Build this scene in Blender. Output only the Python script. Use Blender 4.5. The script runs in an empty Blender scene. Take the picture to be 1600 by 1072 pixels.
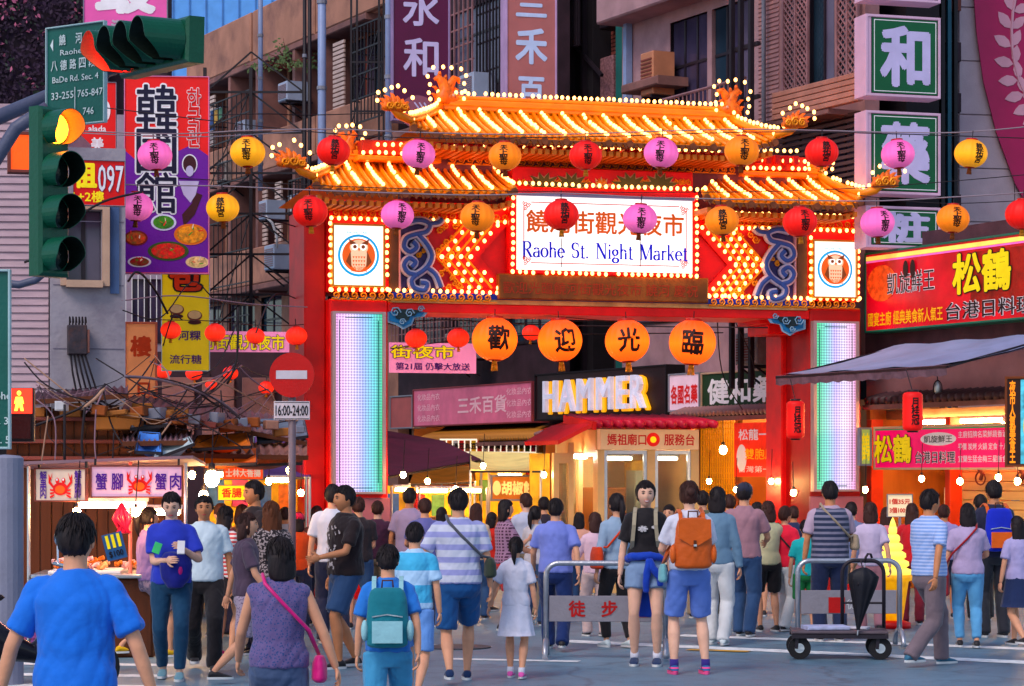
import bpy,bmesh,math,random
import numpy as np
from mathutils import Vector,Matrix,Euler
random.seed(7); RNG = np.random.RandomState(7)
S = bpy.context.scene
R = math.radians

# ------------------------------------------------------------------ camera
HC = 1.75          # eye height
FPX = 3800.0       # focal length in 1600-wide pixels
CX,HY = 800.0,735.0
cam_d = bpy.data.cameras.new('camera'); cam = bpy.data.objects.new('camera',cam_d)
S.collection.objects.link(cam)
cam_d.sensor_width = 36.0; cam_d.lens = 36.0 * FPX / 1600.0
cam_d.shift_y = (HY - 536.0) / 1600.0
cam_d.clip_start = 0.1; cam_d.clip_end = 600
cam.location = (0,0,HC); cam.rotation_euler = (R(90),0,0)
S.camera = cam

# ------------------------------------------------------------------ world, sun, exposure
W = bpy.data.worlds.new('World'); S.world = W; W.use_nodes = True
wn = W.node_tree
for n in list(wn.nodes): wn.nodes.remove(n)
sky = wn.nodes.new('ShaderNodeTexSky'); sky.sky_type = 'NISHITA'; sky.sun_disc = False
sky.sun_elevation = R(48); sky.sun_rotation = R(215)
bgn = wn.nodes.new('ShaderNodeBackground'); bgn.inputs[1].default_value = 0.12
wo = wn.nodes.new('ShaderNodeOutputWorld')
wn.links.new(sky.outputs[0],bgn.inputs[0]); wn.links.new(bgn.outputs[0],wo.inputs[0])
sun_d = bpy.data.lights.new('sun','SUN'); sun_d.energy = 1.15; sun_d.angle = R(22); sun_d.color = (1.0,.86,.74)
sun = bpy.data.objects.new('sun',sun_d); S.collection.objects.link(sun)
sun.rotation_euler = (R(42),0,R(-35))
S.view_settings.view_transform = 'Standard'; S.view_settings.look = 'None'
S.view_settings.exposure = 0.72; S.view_settings.gamma = 1.0
try: S.view_settings.use_curve_mapping = False
except Exception: pass
S.cycles.use_denoising = True
S.cycles.max_bounces = 5; S.cycles.diffuse_bounces = 3; S.cycles.glossy_bounces = 2; S.cycles.transmission_bounces = 3
S.cycles.sample_clamp_indirect = 6.0
S.cycles.use_light_tree = True

# ------------------------------------------------------------------ helpers
def wp(px,py,D):
    return Vector(((px - CX) / FPX * D,D,HC - (py - HY) / FPX * D))
def gd(py):                     # depth of a ground point seen at row py
    return HC * FPX / (py - HY)
def gp(px,py):
    D = gd(py); return Vector(((px - CX) / FPX * D,D,0.0))

class Frame:
    """A vertical plane standing in the place: origin on the ground, x along it, -y towards the viewer."""
    def __init__(s,o,yaw):
        s.o = Vector(o); s.yaw = yaw
        s.ex = Vector((math.cos(yaw),math.sin(yaw),0)); s.ey = Vector((-math.sin(yaw),math.cos(yaw),0))
    def at(s,px,py,off=0.0):
        """local (x, z) where the line of sight through a pixel meets the plane y = off"""
        d = Vector(((px - CX) / FPX,1.0,-(py - HY) / FPX)); c = Vector((0,0,HC))
        t = ((s.o + s.ey * off) - c).dot(s.ey) / d.dot(s.ey)
        p = c + d * t - s.o
        return p.dot(s.ex),p.z

def link(o,parent=None):
    S.collection.objects.link(o)
    if parent is not None: o.parent = parent
    return o
def tag(o,label=None,cat=None,group=None,kind=None):
    if label: o['label'] = label
    if cat: o['category'] = cat
    if group: o['group'] = group
    if kind: o['kind'] = kind
    return o
def thing(name,label,cat,loc=(0,0,0),rz=0.0,group=None):
    o = bpy.data.objects.new(name,None); o.empty_display_size = .2
    o.location = loc; o.rotation_euler = (0,0,rz); link(o)
    return tag(o,label,cat,group)
def thingF(name,label,cat,fr,group=None):
    return thing(name,label,cat,fr.o,fr.yaw,group)
def children_of(o): return list(o.children)
def copy_tree(o,parent=None):
    c = o.copy(); S.collection.objects.link(c)
    if parent is not None: c.parent = parent
    for ch in KIDS.get(o.name,[]): copy_tree(ch,c)
    return c
KIDS = {}

class MB:
    def __init__(s): s.v = []; s.f = []; s.mi = []; s.m = 0
    def add(s,vs,fs):
        b = len(s.v); s.v.extend([tuple(v) for v in vs])
        for f in fs: s.f.append(tuple(b + i for i in f)); s.mi.append(s.m)
        return s
    def box(s,x0,x1,y0,y1,z0,z1,mat=None):
        vs = [(x0,y0,z0),(x1,y0,z0),(x1,y1,z0),(x0,y1,z0),(x0,y0,z1),(x1,y0,z1),(x1,y1,z1),(x0,y1,z1)]
        if mat is not None: vs = [mat @ Vector(v) for v in vs]
        return s.add(vs,[(0,3,2,1),(4,5,6,7),(0,1,5,4),(1,2,6,5),(2,3,7,6),(3,0,4,7)])
    def cbox(s,x0,x1,y0,y1,z0,z1,c=.02):
        """box with chamfered front edges (front is -y)"""
        vs = [(x0,y1,z0),(x1,y1,z0),(x1,y1,z1),(x0,y1,z1),(x0,y0+c,z0),(x1,y0+c,z0),(x1,y0+c,z1),(x0,y0+c,z1),
              (x0+c,y0,z0+c),(x1-c,y0,z0+c),(x1-c,y0,z1-c),(x0+c,y0,z1-c)]
        return s.add(vs,[(0,1,2,3)[::-1],(0,1,5,4),(1,2,6,5),(2,3,7,6),(3,0,4,7),(4,5,9,8),(5,6,10,9),(6,7,11,10),(7,4,8,11),(8,9,10,11)])
    def quad(s,a,b,c,d): return s.add([a,b,c,d],[(0,1,2,3)])
    def prism(s,pts,y0,y1):
        """outline in x,z extruded along y"""
        n = len(pts)
        vs = [(p[0],y0,p[1]) for p in pts] + [(p[0],y1,p[1]) for p in pts]
        fs = [tuple(range(n)),tuple(range(2*n-1,n-1,-1))] + [(i,i+n,(i+1) % n + n,(i+1) % n) for i in range(n)]
        return s.add(vs,fs)
    def bar(s,a,b,w,h=None):
        h = h or w; a = Vector(a); b = Vector(b); d = b - a
        if d.length < 1e-6: return s
        d.normalize(); up = Vector((0,0,1)) if abs(d.z) < .95 else Vector((0,1,0))
        x = d.cross(up).normalized(); z = x.cross(d)
        vs = [p + x*sx*w/2 + z*sz*h/2 for p in (a,b) for sx,sz in ((-1,-1),(1,-1),(1,1),(-1,1))]
        return s.add(vs,[(0,1,2,3),(7,6,5,4),(0,4,5,1),(1,5,6,2),(2,6,7,3),(3,7,4,0)])
    def tube(s,pts,r,n=6,cap=True):
        pts = [Vector(p) for p in pts]; m = len(pts)
        rs = list(r) if hasattr(r,'__len__') else [r]*m
        vs = []; px = None
        for i,p in enumerate(pts):
            d = (pts[min(i+1,m-1)] - pts[max(i-1,0)])
            if d.length < 1e-9: d = Vector((0,0,1))
            d.normalize()
            if px is None:
                up = Vector((0,0,1)) if abs(d.z) < .9 else Vector((1,0,0))
                px = d.cross(up).normalized()
            else:
                px = (px - d*px.dot(d))
                px = px.normalized() if px.length > 1e-6 else d.orthogonal().normalized()
            py = d.cross(px)
            for k in range(n):
                a = 2*math.pi*k/n; vs.append(p + (px*math.cos(a) + py*math.sin(a))*rs[i])
        fs = [(i*n+k,i*n+(k+1) % n,(i+1)*n+(k+1) % n,(i+1)*n+k) for i in range(m-1) for k in range(n)]
        if cap: fs += [tuple(range(n))[::-1],tuple((m-1)*n+k for k in range(n))]
        return s.add(vs,fs)
    def lathe(s,prof,n=16,c=(0,0,0),sx=1,sy=1,ribs=0,ra=0.0):
        vs = []
        for r,z in prof:
            for k in range(n):
                a = 2*math.pi*k/n; q = r*(1 - (ra*abs(math.sin(a*ribs/2))**.5*0 + ra*(1-abs(math.sin(a*ribs/2))) if ribs else 0))
                vs.append((c[0]+q*math.cos(a)*sx,c[1]+q*math.sin(a)*sy,c[2]+z))
        m = len(prof)
        fs = [(i*n+k,i*n+(k+1) % n,(i+1)*n+(k+1) % n,(i+1)*n+k) for i in range(m-1) for k in range(n)]
        fs += [tuple(range(n))[::-1],tuple((m-1)*n+k for k in range(n))]
        return s.add(vs,fs)
    def loft(s,rings,n=20,cap=True):
        """rings: (center xyz, rx, ry) stacked; ellipse in local x,y"""
        vs = []
        for c,rx,ry in rings:
            for k in range(n):
                a = 2*math.pi*k/n; vs.append((c[0]+rx*math.cos(a),c[1]+ry*math.sin(a),c[2]))
        m = len(rings)
        fs = [(i*n+k,i*n+(k+1) % n,(i+1)*n+(k+1) % n,(i+1)*n+k) for i in range(m-1) for k in range(n)]
        if cap: fs += [tuple(range(n))[::-1],tuple((m-1)*n+k for k in range(n))]
        return s.add(vs,fs)
    def ell(s,c,rx,ry,rz,nu=12,nv=8,mat=None):
        vs = []; 
        for j in range(1,nv):
            t = math.pi*j/nv
            for k in range(nu):
                a = 2*math.pi*k/nu; vs.append(Vector((rx*math.sin(t)*math.cos(a),ry*math.sin(t)*math.sin(a),rz*math.cos(t))))
        vs += [Vector((0,0,rz)),Vector((0,0,-rz))]
        if mat is not None: vs = [mat @ v for v in vs]
        c = Vector(c); vs = [v + c for v in vs]
        T = (nv-1)*nu
        fs = [(j*nu+k,(j+1)*nu+k,(j+1)*nu+(k+1) % nu,j*nu+(k+1) % nu) for j in range(nv-2) for k in range(nu)]
        fs += [(T,k,(k+1) % nu) for k in range(nu)] + [(T+1,(nv-2)*nu+(k+1) % nu,(nv-2)*nu+k) for k in range(nu)]
        return s.add(vs,fs)
    def mesh(s,name,mats,smooth=False):
        me = bpy.data.meshes.new(name); me.from_pydata([tuple(v) for v in s.v],[],s.f)
        if not isinstance(mats,(list,tuple)): mats = [mats]
        for m in mats: me.materials.append(m)
        if len(mats) > 1: me.polygons.foreach_set('material_index',s.mi)
        if smooth: me.polygons.foreach_set('use_smooth',[True]*len(me.polygons))
        me.update(); return me
    def build(s,name,mats,parent=None,smooth=False,loc=None,rot=None,label=None):
        o = bpy.data.objects.new(name,s.mesh(name,mats,smooth)); link(o,parent)
        if loc is not None: o.location = loc
        if rot is not None: o.rotation_euler = rot
        if label: o['label'] = label
        if parent is not None: KIDS.setdefault(parent.name,[]).append(o)
        return o
def put(name,me,parent=None,loc=(0,0,0),rot=(0,0,0),sc=None):
    o = bpy.data.objects.new(name,me); link(o,parent); o.location = loc; o.rotation_euler = rot
    if sc is not None: o.scale = sc if hasattr(sc,'__len__') else (sc,)*3
    if parent is not None: KIDS.setdefault(parent.name,[]).append(o)
    return o

# ------------------------------------------------------------------ materials
MC = {}
def lin(c):
    """colour seen in the photograph (0-255) to linear"""
    return tuple(((x/255)/12.92 if x/255 <= .04045 else ((x/255+.055)/1.055)**2.4) for x in c)
def pm(key,col,rough=.6,var=.15,scale=3.0,bump=0.15,bscale=40.0,metal=0.0,emit=None,estr=0.0,dirt=None,dscale=1.2,damt=.5,stretch=None,sheen=0.0):
    """procedural principled material: base colour with mottling, optional dirt colour, bump"""
    if key in MC: return MC[key]
    var = max(var,.09)
    if not metal: mu = sum(col)/3; col = tuple(min(.9,max(.002,(mu+(c-mu)*1.18)*.80)) for c in col)
    m = bpy.data.materials.new(key); m.use_nodes = True; nt = m.node_tree; N = nt.nodes; L = nt.links
    b = N['Principled BSDF']; b.inputs['Roughness'].default_value = rough; b.inputs['Metallic'].default_value = metal; b.inputs['Specular IOR Level'].default_value = .28
    tc = N.new('ShaderNodeTexCoord'); src = tc.outputs['Object']
    if stretch:
        mp = N.new('ShaderNodeMapping'); mp.inputs['Scale'].default_value = stretch; L.new(src,mp.inputs[0]); src = mp.outputs[0]
    nz = N.new('ShaderNodeTexNoise'); nz.inputs['Scale'].default_value = scale; nz.inputs['Detail'].default_value = 5; L.new(src,nz.inputs['Vector'])
    mr = N.new('ShaderNodeMapRange'); mr.inputs[1].default_value = .3; mr.inputs[2].default_value = .7
    mr.inputs[3].default_value = 1 - var; mr.inputs[4].default_value = 1 + var; L.new(nz.outputs[0],mr.inputs[0])
    mx = N.new('ShaderNodeMix'); mx.data_type = 'RGBA'; mx.blend_type = 'MULTIPLY'; mx.inputs[0].default_value = 1
    mx.inputs[6].default_value = (*col,1); L.new(mr.outputs[0],mx.inputs[7]); out = mx.outputs[2]
    if dirt:
        n2 = N.new('ShaderNodeTexNoise'); n2.inputs['Scale'].default_value = dscale; n2.inputs['Detail'].default_value = 8; n2.inputs['Roughness'].default_value = .65
        L.new(src,n2.inputs['Vector'])
        m2 = N.new('ShaderNodeMapRange'); m2.inputs[1].default_value = .48; m2.inputs[2].default_value = .72; m2.inputs[3].default_value = 0; m2.inputs[4].default_value = damt
        L.new(n2.outputs[0],m2.inputs[0])
        x2 = N.new('ShaderNodeMix'); x2.data_type = 'RGBA'; L.new(m2.outputs[0],x2.inputs[0]); L.new(out,x2.inputs[6]); x2.inputs[7].default_value = (*dirt,1); out = x2.outputs[2]
    L.new(out,b.inputs['Base Color'])
    if sheen and 'Sheen Weight' in b.inputs: b.inputs['Sheen Weight'].default_value = sheen
    if bump:
        nb = N.new('ShaderNodeTexNoise'); nb.inputs['Scale'].default_value = bscale; nb.inputs['Detail'].default_value = 3; L.new(src,nb.inputs['Vector'])
        bp = N.new('ShaderNodeBump'); bp.inputs['Strength'].default_value = bump; bp.inputs['Distance'].default_value = .02; L.new(nb.outputs[0],bp.inputs['Height']); L.new(bp.outputs[0],b.inputs['Normal'])
    if estr:
        b.inputs['Emission Strength'].default_value = estr
        if emit is None: L.new(out,b.inputs['Emission Color'])
        else: b.inputs['Emission Color'].default_value = (*emit,1)
    MC[key] = m; return m
def em(key,col,s):
    """a lamp's glowing surface"""
    if key in MC: return MC[key]
    m = bpy.data.materials.new(key); m.use_nodes = True; b = m.node_tree.nodes['Principled BSDF']
    b.inputs['Base Color'].default_value = (*[min(1,c) for c in col],1); b.inputs['Roughness'].default_value = .4
    b.inputs['Emission Color'].default_value = (*col,1); b.inputs['Emission Strength'].default_value = s
    MC[key] = m; return m
def q(*c): return lin(c)

# ------------------------------------------------------------------ lettering (mesh, from the built-in font)
TC = {}
def text_me(body,bold=0.0,ext=.0,vertical=False,space=1.0):
    """glyphs as a mesh standing in x,z and facing -y; bold strokes come from copies stepped round each glyph"""
    k = (body,bold,ext,vertical,space)
    if k in TC: return TC[k]
    c = bpy.data.curves.new('lettering','FONT'); c.body = '\n'.join(body) if vertical else body
    c.resolution_u = 2; c.extrude = ext; c.align_x = 'CENTER'; c.space_line = .82 if vertical else 1.0; c.space_character = space
    o = bpy.data.objects.new('lettering',c); me = bpy.data.meshes.new_from_object(o)
    n = len(me.vertices); co = np.empty(n*3,np.float32); me.vertices.foreach_get('co',co); co = co.reshape(-1,3)
    lo,hi = co.min(0),co.max(0); w,h = hi[0]-lo[0],hi[1]-lo[1]
    co = np.stack([co[:,0]-(lo[0]+hi[0])/2,-co[:,2],co[:,1]-(lo[1]+hi[1])/2],1)
    fs = [tuple(p.vertices) for p in me.polygons]; bpy.data.meshes.remove(me)
    nd = 0 if bold <= 0 else (5 if bold < .026 else (7 if bold < .045 else 11)); vs = []; fa = []
    for i in range(nd+1):
        d = np.array([0,-.0005*i,0]) if i == 0 else np.array([bold*math.cos(2*math.pi*i/nd+.4),-.0005*i,bold*math.sin(2*math.pi*i/nd+.4)])
        vs += [tuple(v) for v in co+d]; fa += [tuple(j+n*i for j in f) for f in fs]
    me = bpy.data.meshes.new('lettering'); me.from_pydata(vs,[],fa); me.update()
    bpy.data.objects.remove(o); bpy.data.curves.remove(c)
    TC[k] = (me,w,h); return TC[k]
def letter(parent,body,mat,x,z,w=None,h=None,y=-.01,bold=0.0,vertical=False,name='lettering',rot=None,ext=0.0,space=1.0):
    """lettering centred at local x,z; fitted to width w and/or height h"""
    me,tw,th = text_me(body,bold,ext,vertical,space)
    sx = w/tw if w else None; sz = h/th if h else None
    if sx is None: sx = sz
    if sz is None: sz = sx
    me2 = me.copy(); me2.materials.clear(); me2.materials.append(mat)
    return put(name,me2,parent,(x,y,z),rot or (0,0,0),(sx,1,sz))
def outlined(parent,body,mat,omat,x,z,w=None,h=None,y=-.012,ow=.03,bold=.01,**k):
    letter(parent,body,omat,x,z,w,h,y,bold=bold+ow,name='lettering_outline',**k)
    return letter(parent,body,mat,x,z,w,h,y-.009,bold=bold,**k)

# ------------------------------------------------------------------ shared palettes
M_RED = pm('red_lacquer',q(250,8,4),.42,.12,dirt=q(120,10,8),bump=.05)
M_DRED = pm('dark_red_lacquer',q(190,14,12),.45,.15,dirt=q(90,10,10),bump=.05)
M_GOLD = pm('gold_paint',q(240,150,30),.35,.15,metal=.2,bump=.1)
M_ORANGE = pm('orange_glazed_tile',q(255,152,20),.3,.2,scale=6,bump=.1,dirt=q(200,90,10),dscale=3)
M_WOODBR = pm('aged_orange_wood',q(150,80,45),.6,.3)
M_BULB = em('bulb_glow',(1.0,.42,.10),4.6)
M_BLACK = pm('black_steel',q(34,26,34),.5,.2)
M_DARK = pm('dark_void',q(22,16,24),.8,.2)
M_STEEL = pm('brushed_steel',q(190,195,205),.28,.1,metal=.8)
M_GREY = pm('grey_paint',q(140,140,155),.5,.15,dirt=q(80,80,90))
M_WHITE = pm('white_paint',q(232,228,232),.5,.06,bump=.03)
M_INK = pm('black_ink',q(20,12,16),.6,.1,bump=0)
M_WIRE = pm('wire_rubber',q(38,28,34),.6,.1,bump=0)
M_LWIRE = pm('pale_wire',q(150,135,145),.6,.1,bump=0)
M_GLASS = pm('window_glass_dark',q(60,62,82),.08,.35,scale=1.5,bump=0)
# ------------------------------------------------------------------ ground
def ground():
    m = bpy.data.materials.new('asphalt'); m.use_nodes = True; nt = m.node_tree; N = nt.nodes; L = nt.links; b = N['Principled BSDF']
    tc = N.new('ShaderNodeTexCoord')
    n1 = N.new('ShaderNodeTexNoise'); n1.inputs['Scale'].default_value = .35; n1.inputs['Detail'].default_value = 8; n1.inputs['Roughness'].default_value = .7; L.new(tc.outputs['Object'],n1.inputs['Vector'])
    r1 = N.new('ShaderNodeValToRGB'); r1.color_ramp.elements[0].position = .32; r1.color_ramp.elements[0].color = (*q(72,98,118),1); r1.color_ramp.elements[1].position = .7; r1.color_ramp.elements[1].color = (*q(108,142,164),1); L.new(n1.outputs[0],r1.inputs[0])
    n2 = N.new('ShaderNodeTexNoise'); n2.inputs['Scale'].default_value = 90; n2.inputs['Detail'].default_value = 2; L.new(tc.outputs['Object'],n2.inputs['Vector'])
    mr = N.new('ShaderNodeMapRange'); mr.inputs[1].default_value = .35; mr.inputs[2].default_value = .65; mr.inputs[3].default_value = .78; mr.inputs[4].default_value = 1.25; L.new(n2.outputs[0],mr.inputs[0])
    mx = N.new('ShaderNodeMix'); mx.data_type = 'RGBA'; mx.blend_type = 'MULTIPLY'; mx.inputs[0].default_value = 1; L.new(r1.outputs[0],mx.inputs[6]); L.new(mr.outputs[0],mx.inputs[7])
    # cracks and patches
    vo = N.new('ShaderNodeTexVoronoi'); vo.feature = 'DISTANCE_TO_EDGE'; vo.inputs['Scale'].default_value = .55
    nv = N.new('ShaderNodeTexNoise'); nv.inputs['Scale'].default_value = 1.4; L.new(tc.outputs['Object'],nv.inputs['Vector'])
    ad = N.new('ShaderNodeMix'); ad.data_type = 'VECTOR'; ad.inputs[0].default_value = .35; L.new(tc.outputs['Object'],ad.inputs[4]); L.new(nv.outputs['Color'],ad.inputs[5]); L.new(ad.outputs[1],vo.inputs['Vector'])
    m3 = N.new('ShaderNodeMapRange'); m3.inputs[1].default_value = 0; m3.inputs[2].default_value = .012; m3.inputs[3].default_value = .45; m3.inputs[4].default_value = 0; L.new(vo.outputs['Distance'],m3.inputs[0])
    x3 = N.new('ShaderNodeMix'); x3.data_type = 'RGBA'; L.new(m3.outputs[0],x3.inputs[0]); L.new(mx.outputs[2],x3.inputs[6]); x3.inputs[7].default_value = (*q(45,48,58),1)
    n4 = N.new('ShaderNodeTexNoise'); n4.inputs['Scale'].default_value = 2.2; n4.inputs['Detail'].default_value = 9; n4.inputs['Roughness'].default_value = .75; L.new(tc.outputs['Object'],n4.inputs['Vector'])
    m4 = N.new('ShaderNodeMapRange'); m4.inputs[1].default_value = .5; m4.inputs[2].default_value = .68; m4.inputs[3].default_value = 0; m4.inputs[4].default_value = .6; L.new(n4.outputs[0],m4.inputs[0])
    x4_ = N.new('ShaderNodeMix'); x4_.data_type = 'RGBA'; L.new(m4.outputs[0],x4_.inputs[0]); L.new(x3.outputs[2],x4_.inputs[6]); x4_.inputs[7].default_value = (*q(46,58,72),1); x3 = x4_
    L.new(x3.outputs[2],b.inputs['Base Color'])
    mr2 = N.new('ShaderNodeMapRange'); mr2.inputs[3].default_value = .34; mr2.inputs[4].default_value = .62; L.new(n1.outputs[0],mr2.inputs[0]); L.new(mr2.outputs[0],b.inputs['Roughness'])
    bp = N.new('ShaderNodeBump'); bp.inputs['Strength'].default_value = .35; bp.inputs['Distance'].default_value = .01; L.new(n2.outputs[0],bp.inputs['Height']); L.new(bp.outputs[0],b.inputs['Normal'])
    g = MB().quad((-160,-40,0),(160,-40,0),(160,300,0),(-160,300,0)).build('road',m); tag(g,kind='structure')
    wm = pm('worn_road_paint',q(250,250,252),.6,.15,scale=5,dirt=q(120,136,150),dscale=9,damt=.8)
    ym = pm('worn_yellow_paint',q(225,170,70),.6,.15,scale=5,dirt=q(110,110,110),dscale=4,damt=.8)
    def strip(a,b,w,mt,z=.004):
        a = gp(*a); b = gp(*b); d = (b-a).normalized(); n = Vector((-d.y,d.x,0))*w/2; up = Vector((0,0,z))
        o = MB().quad(a-n+up,b-n+up,b+n+up,a+n+up).build('road_marking',mt); tag(o,kind='structure')
    strip((700,1030),(905,1034),.18,wm); strip((880,1002),(1700,1040),.34,wm); strip((1060,993),(1700,1018),.3,wm)
    strip((1075,1016),(1170,1019),.16,ym,.008); strip((640,1008),(760,1012),.3,wm)
    for k in range(9):      # zebra bars, lower left
        strip((-80,968+k*17),(300-k*6,972+k*17),.26,wm)
ground()
mc = MB(); mc.lathe([(.33,0),(.33,.012),(.0,.012)],24); mo = mc.build('manhole_cover',pm('cast_iron',q(70,72,80),.5,.3),loc=gp(715,1012)+Vector((0,0,.001)))
tag(mo,'round iron manhole cover set in the grey road','manhole cover')

# ------------------------------------------------------------------ the market gate
GF = Frame((-2.43,33.0,0),R(15.9))
gate = thingF('market_gate','tall red and gold temple style archway outlined with hundreds of glowing bulbs','archway',GF)
def g(px,py,off=0.0): return GF.at(px,py,off)
bulb_me = None
def bulb_mesh():
    global bulb_me
    if bulb_me is None:
        b = MB(); b.ell((0,0,0),.026,.026,.03,8,6); bulb_me = b.mesh('light_bulb',M_BULB,True)
    return bulb_me
BULBS = []     # (parent, pos, priority)
def bulbline(a,b,step=.098,par=None,pr=0):
    a = Vector(a); b = Vector(b); n = max(1,int((b-a).length/step))
    for i in range(n+1): BULBS.append((a.lerp(b,i/n),pr))
def bl(px0,py0,px1,py1,off=-.06,step=.098,pr=0):
    a = g(px0,py0,off); b = g(px1,py1,off); bulbline((a[0],off,a[1]),(b[0],off,b[1]),step,pr=pr)
def gbox(name,px0,py0,px1,py1,y0,y1,mat,slope=True,chamf=.015):
    """box whose front face (at depth y0) covers the pixels; level edges, height read at its middle"""
    xa,_ = g(px0,py0,y0); xb,_ = g(px1,py0,y0)
    _,za = g((px0+px1)/2,py0,y0); _,zb = g((px0+px1)/2,py1,y0)
    return MB().cbox(xa,xb,y0,y1,min(za,zb),max(za,zb),chamf).build(name,mat,gate)

GD = 1.15      # depth of the columns
# columns (left: front 515-606; right: front 1266-1345)
xL0,_ = g(515,600); xL1,_ = g(606,600); xR0,_ = g(1266,600); xR1,_ = g(1345,600)
zc = g(560,468)[1]
for nm,a,b in (('column',xL0,xL1),('column',xR0,xR1)):
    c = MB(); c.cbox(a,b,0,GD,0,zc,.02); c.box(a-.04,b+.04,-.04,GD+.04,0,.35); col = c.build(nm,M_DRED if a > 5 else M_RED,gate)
# deeper inner pillar of the right leg and its cap beam
xa,_ = g(1221,600,.9); xb,_ = g(1262,600,.9)
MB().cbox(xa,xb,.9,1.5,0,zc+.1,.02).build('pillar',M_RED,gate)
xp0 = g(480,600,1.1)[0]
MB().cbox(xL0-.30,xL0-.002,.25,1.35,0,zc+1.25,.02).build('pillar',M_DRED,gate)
# stone plinth facing under the LED screens
pl = pm('pink_plinth_tile',q(190,120,130),.4,.15)
for a,b in ((xL0,xL1),(xR0,xR1)):
    MB().cbox(a-.02,b+.02,-.06,.0-.002,.36,g(560,778)[1],.01).build('plinth',pl,gate)

# LED column screens
def led_mat(key,cols,pos):
    m = bpy.data.materials.new(key); m.use_nodes = True; nt = m.node_tree; N = nt.nodes; L = nt.links; b = N['Principled BSDF']
    tc = N.new('ShaderNodeTexCoord'); sp = N.new('ShaderNodeSeparateXYZ'); L.new(tc.outputs['Generated'],sp.inputs[0])
    nz = N.new('ShaderNodeTexNoise'); nz.inputs['Scale'].default_value = 1.3; L.new(tc.outputs['Generated'],nz.inputs['Vector'])
    ma = N.new('ShaderNodeMath'); ma.operation = 'MULTIPLY_ADD'; ma.inputs[1].default_value = .28; L.new(nz.outputs[0],ma.inputs[0]); L.new(sp.outputs[0],ma.inputs[2])
    mb = N.new('ShaderNodeMath'); mb.operation = 'SUBTRACT'; L.new(ma.outputs[0],mb.inputs[0]); mb.inputs[1].default_value = .14
    cr = N.new('ShaderNodeValToRGB'); e = cr.color_ramp.elements
    while len(e) < len(cols): e.new(.5)
    for i,(p,c) in enumerate(zip(pos,cols)): e[i].position = p; e[i].color = (*q(*c),1)
    L.new(mb.outputs[0],cr.inputs[0])
    mp = N.new('ShaderNodeMapping'); mp.inputs['Rotation'].default_value = (0,R(45),0); L.new(tc.outputs['Object'],mp.inputs[0])
    ck = N.new('ShaderNodeTexChecker'); ck.inputs['Scale'].default_value = 36; ck.inputs[1].default_value = (1,1,1,1); ck.inputs[2].default_value = (.42,.42,.52,1)
    sx = N.new('ShaderNodeSeparateXYZ'); L.new(mp.outputs[0],sx.inputs[0])
    cx = N.new('ShaderNodeCombineXYZ'); L.new(sx.outputs[0],cx.inputs[0]); L.new(sx.outputs[2],cx.inputs[1]); cx.inputs[2].default_value = .01; L.new(cx.outputs[0],ck.inputs[0])
    mx = N.new('ShaderNodeMix'); mx.data_type = 'RGBA'; mx.blend_type = 'MULTIPLY'; mx.inputs[0].default_value = 1; L.new(cr.outputs[0],mx.inputs[6]); L.new(ck.outputs[0],mx.inputs[7])
    L.new(mx.outputs[2],b.inputs['Emission Color']); b.inputs['Emission Strength'].default_value = .85; b.inputs['Base Color'].default_value = (.05,.05,.06,1); b.inputs['Roughness'].default_value = .3
    return m
ledL = led_mat('led_screen_pink_to_green',[(255,180,240),(245,215,255),(170,190,250),(110,215,225),(40,200,130)],[0,.35,.6,.8,1])
ledR = led_mat('led_screen_green_to_pink',[(70,210,140),(130,225,210),(210,190,255),(240,225,250),(255,170,220)],[0,.25,.5,.7,1])
frm = pm('screen_frame',q(185,150,150),.35,.1,metal=.4)
for (p0,p1,t0,t1,mt) in ((521,600,487,772,ledL),(1272,1339,502,768,ledR)):
    a,_ = g(p0,600,-.09); b,_ = g(p1,600,-.09); z1 = g((p0+p1)/2,t0,-.09)[1]; z0 = g((p0+p1)/2,t1,-.09)[1]
    sc = MB().box(a+.03,b-.03,-.10,-.05,z0+.03,z1-.03).build('led_screen',mt,gate)
    f = MB()
    for (x0,x1,zz0,zz1) in ((a-.02,a+.028,z0,z1),(b-.028,b+.02,z0,z1),(a+.028,b-.028,z1-.028,z1),(a+.028,b-.028,z0,z0+.028)):
        f.box(x0,x1,-.13,-.01,zz0,zz1)
    f.build('screen_frame',frm,gate)
    # a dark thin border line of dead pixels just inside
    d = MB(); i = .075
    for (x0,x1,zz0,zz1) in ((a+i,a+i+.012,z0+.15,z1-.12),(b-i-.012,b-i,z0+.15,z1-.12),(a+.16,b-.16,z1-i-.012,z1-i),(a+.16,b-.16,z0+i,z0+i+.012)):
        d.box(x0,x1,-.105,-.1,zz0,zz1)
    d.build('border_line',pm('led_line',q(30,110,100),.5),gate)

# main lintel beam and body
zb0 = g(940,493)[1]; zb1 = g(940,479)[1]
MB().cbox(xL1+.002,xR0-.002,.02,GD-.1,zb0,zb1,.01).build('lintel',M_RED,gate)
zb2 = g(940,470)[1]
MB().box(xL1+.05,xR0-.05,-.02,.4,zb1+.002,zb1+.062).build('lintel_trim',pm('yellow_trim',q(235,200,140),.5,.3,scale=5),gate)
MB().box(xL1+.05,xR0-.05,-.05,.4,zb1+.064,zb2+.06).build('blue_trim',pm('blue_trim',q(20,60,170),.4,.15),gate)
# red upper body behind the panels
zt = g(560,318)[1]
body = MB(); body.box(xL0,xR1,.03,GD-.1,zb2+.062,zt+.05)
body.build('body_panel',M_RED,gate)
a0,_ = g(640,300,.25); a1,_ = g(1245,300,.25)
zt2 = g(940,232,.25)[1]
MB().box(a0,a1,.25,GD-.2,zt+.052,zt2).build('upper_body',pm('mauve_plaster',q(120,70,90),.6,.2),gate)

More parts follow.
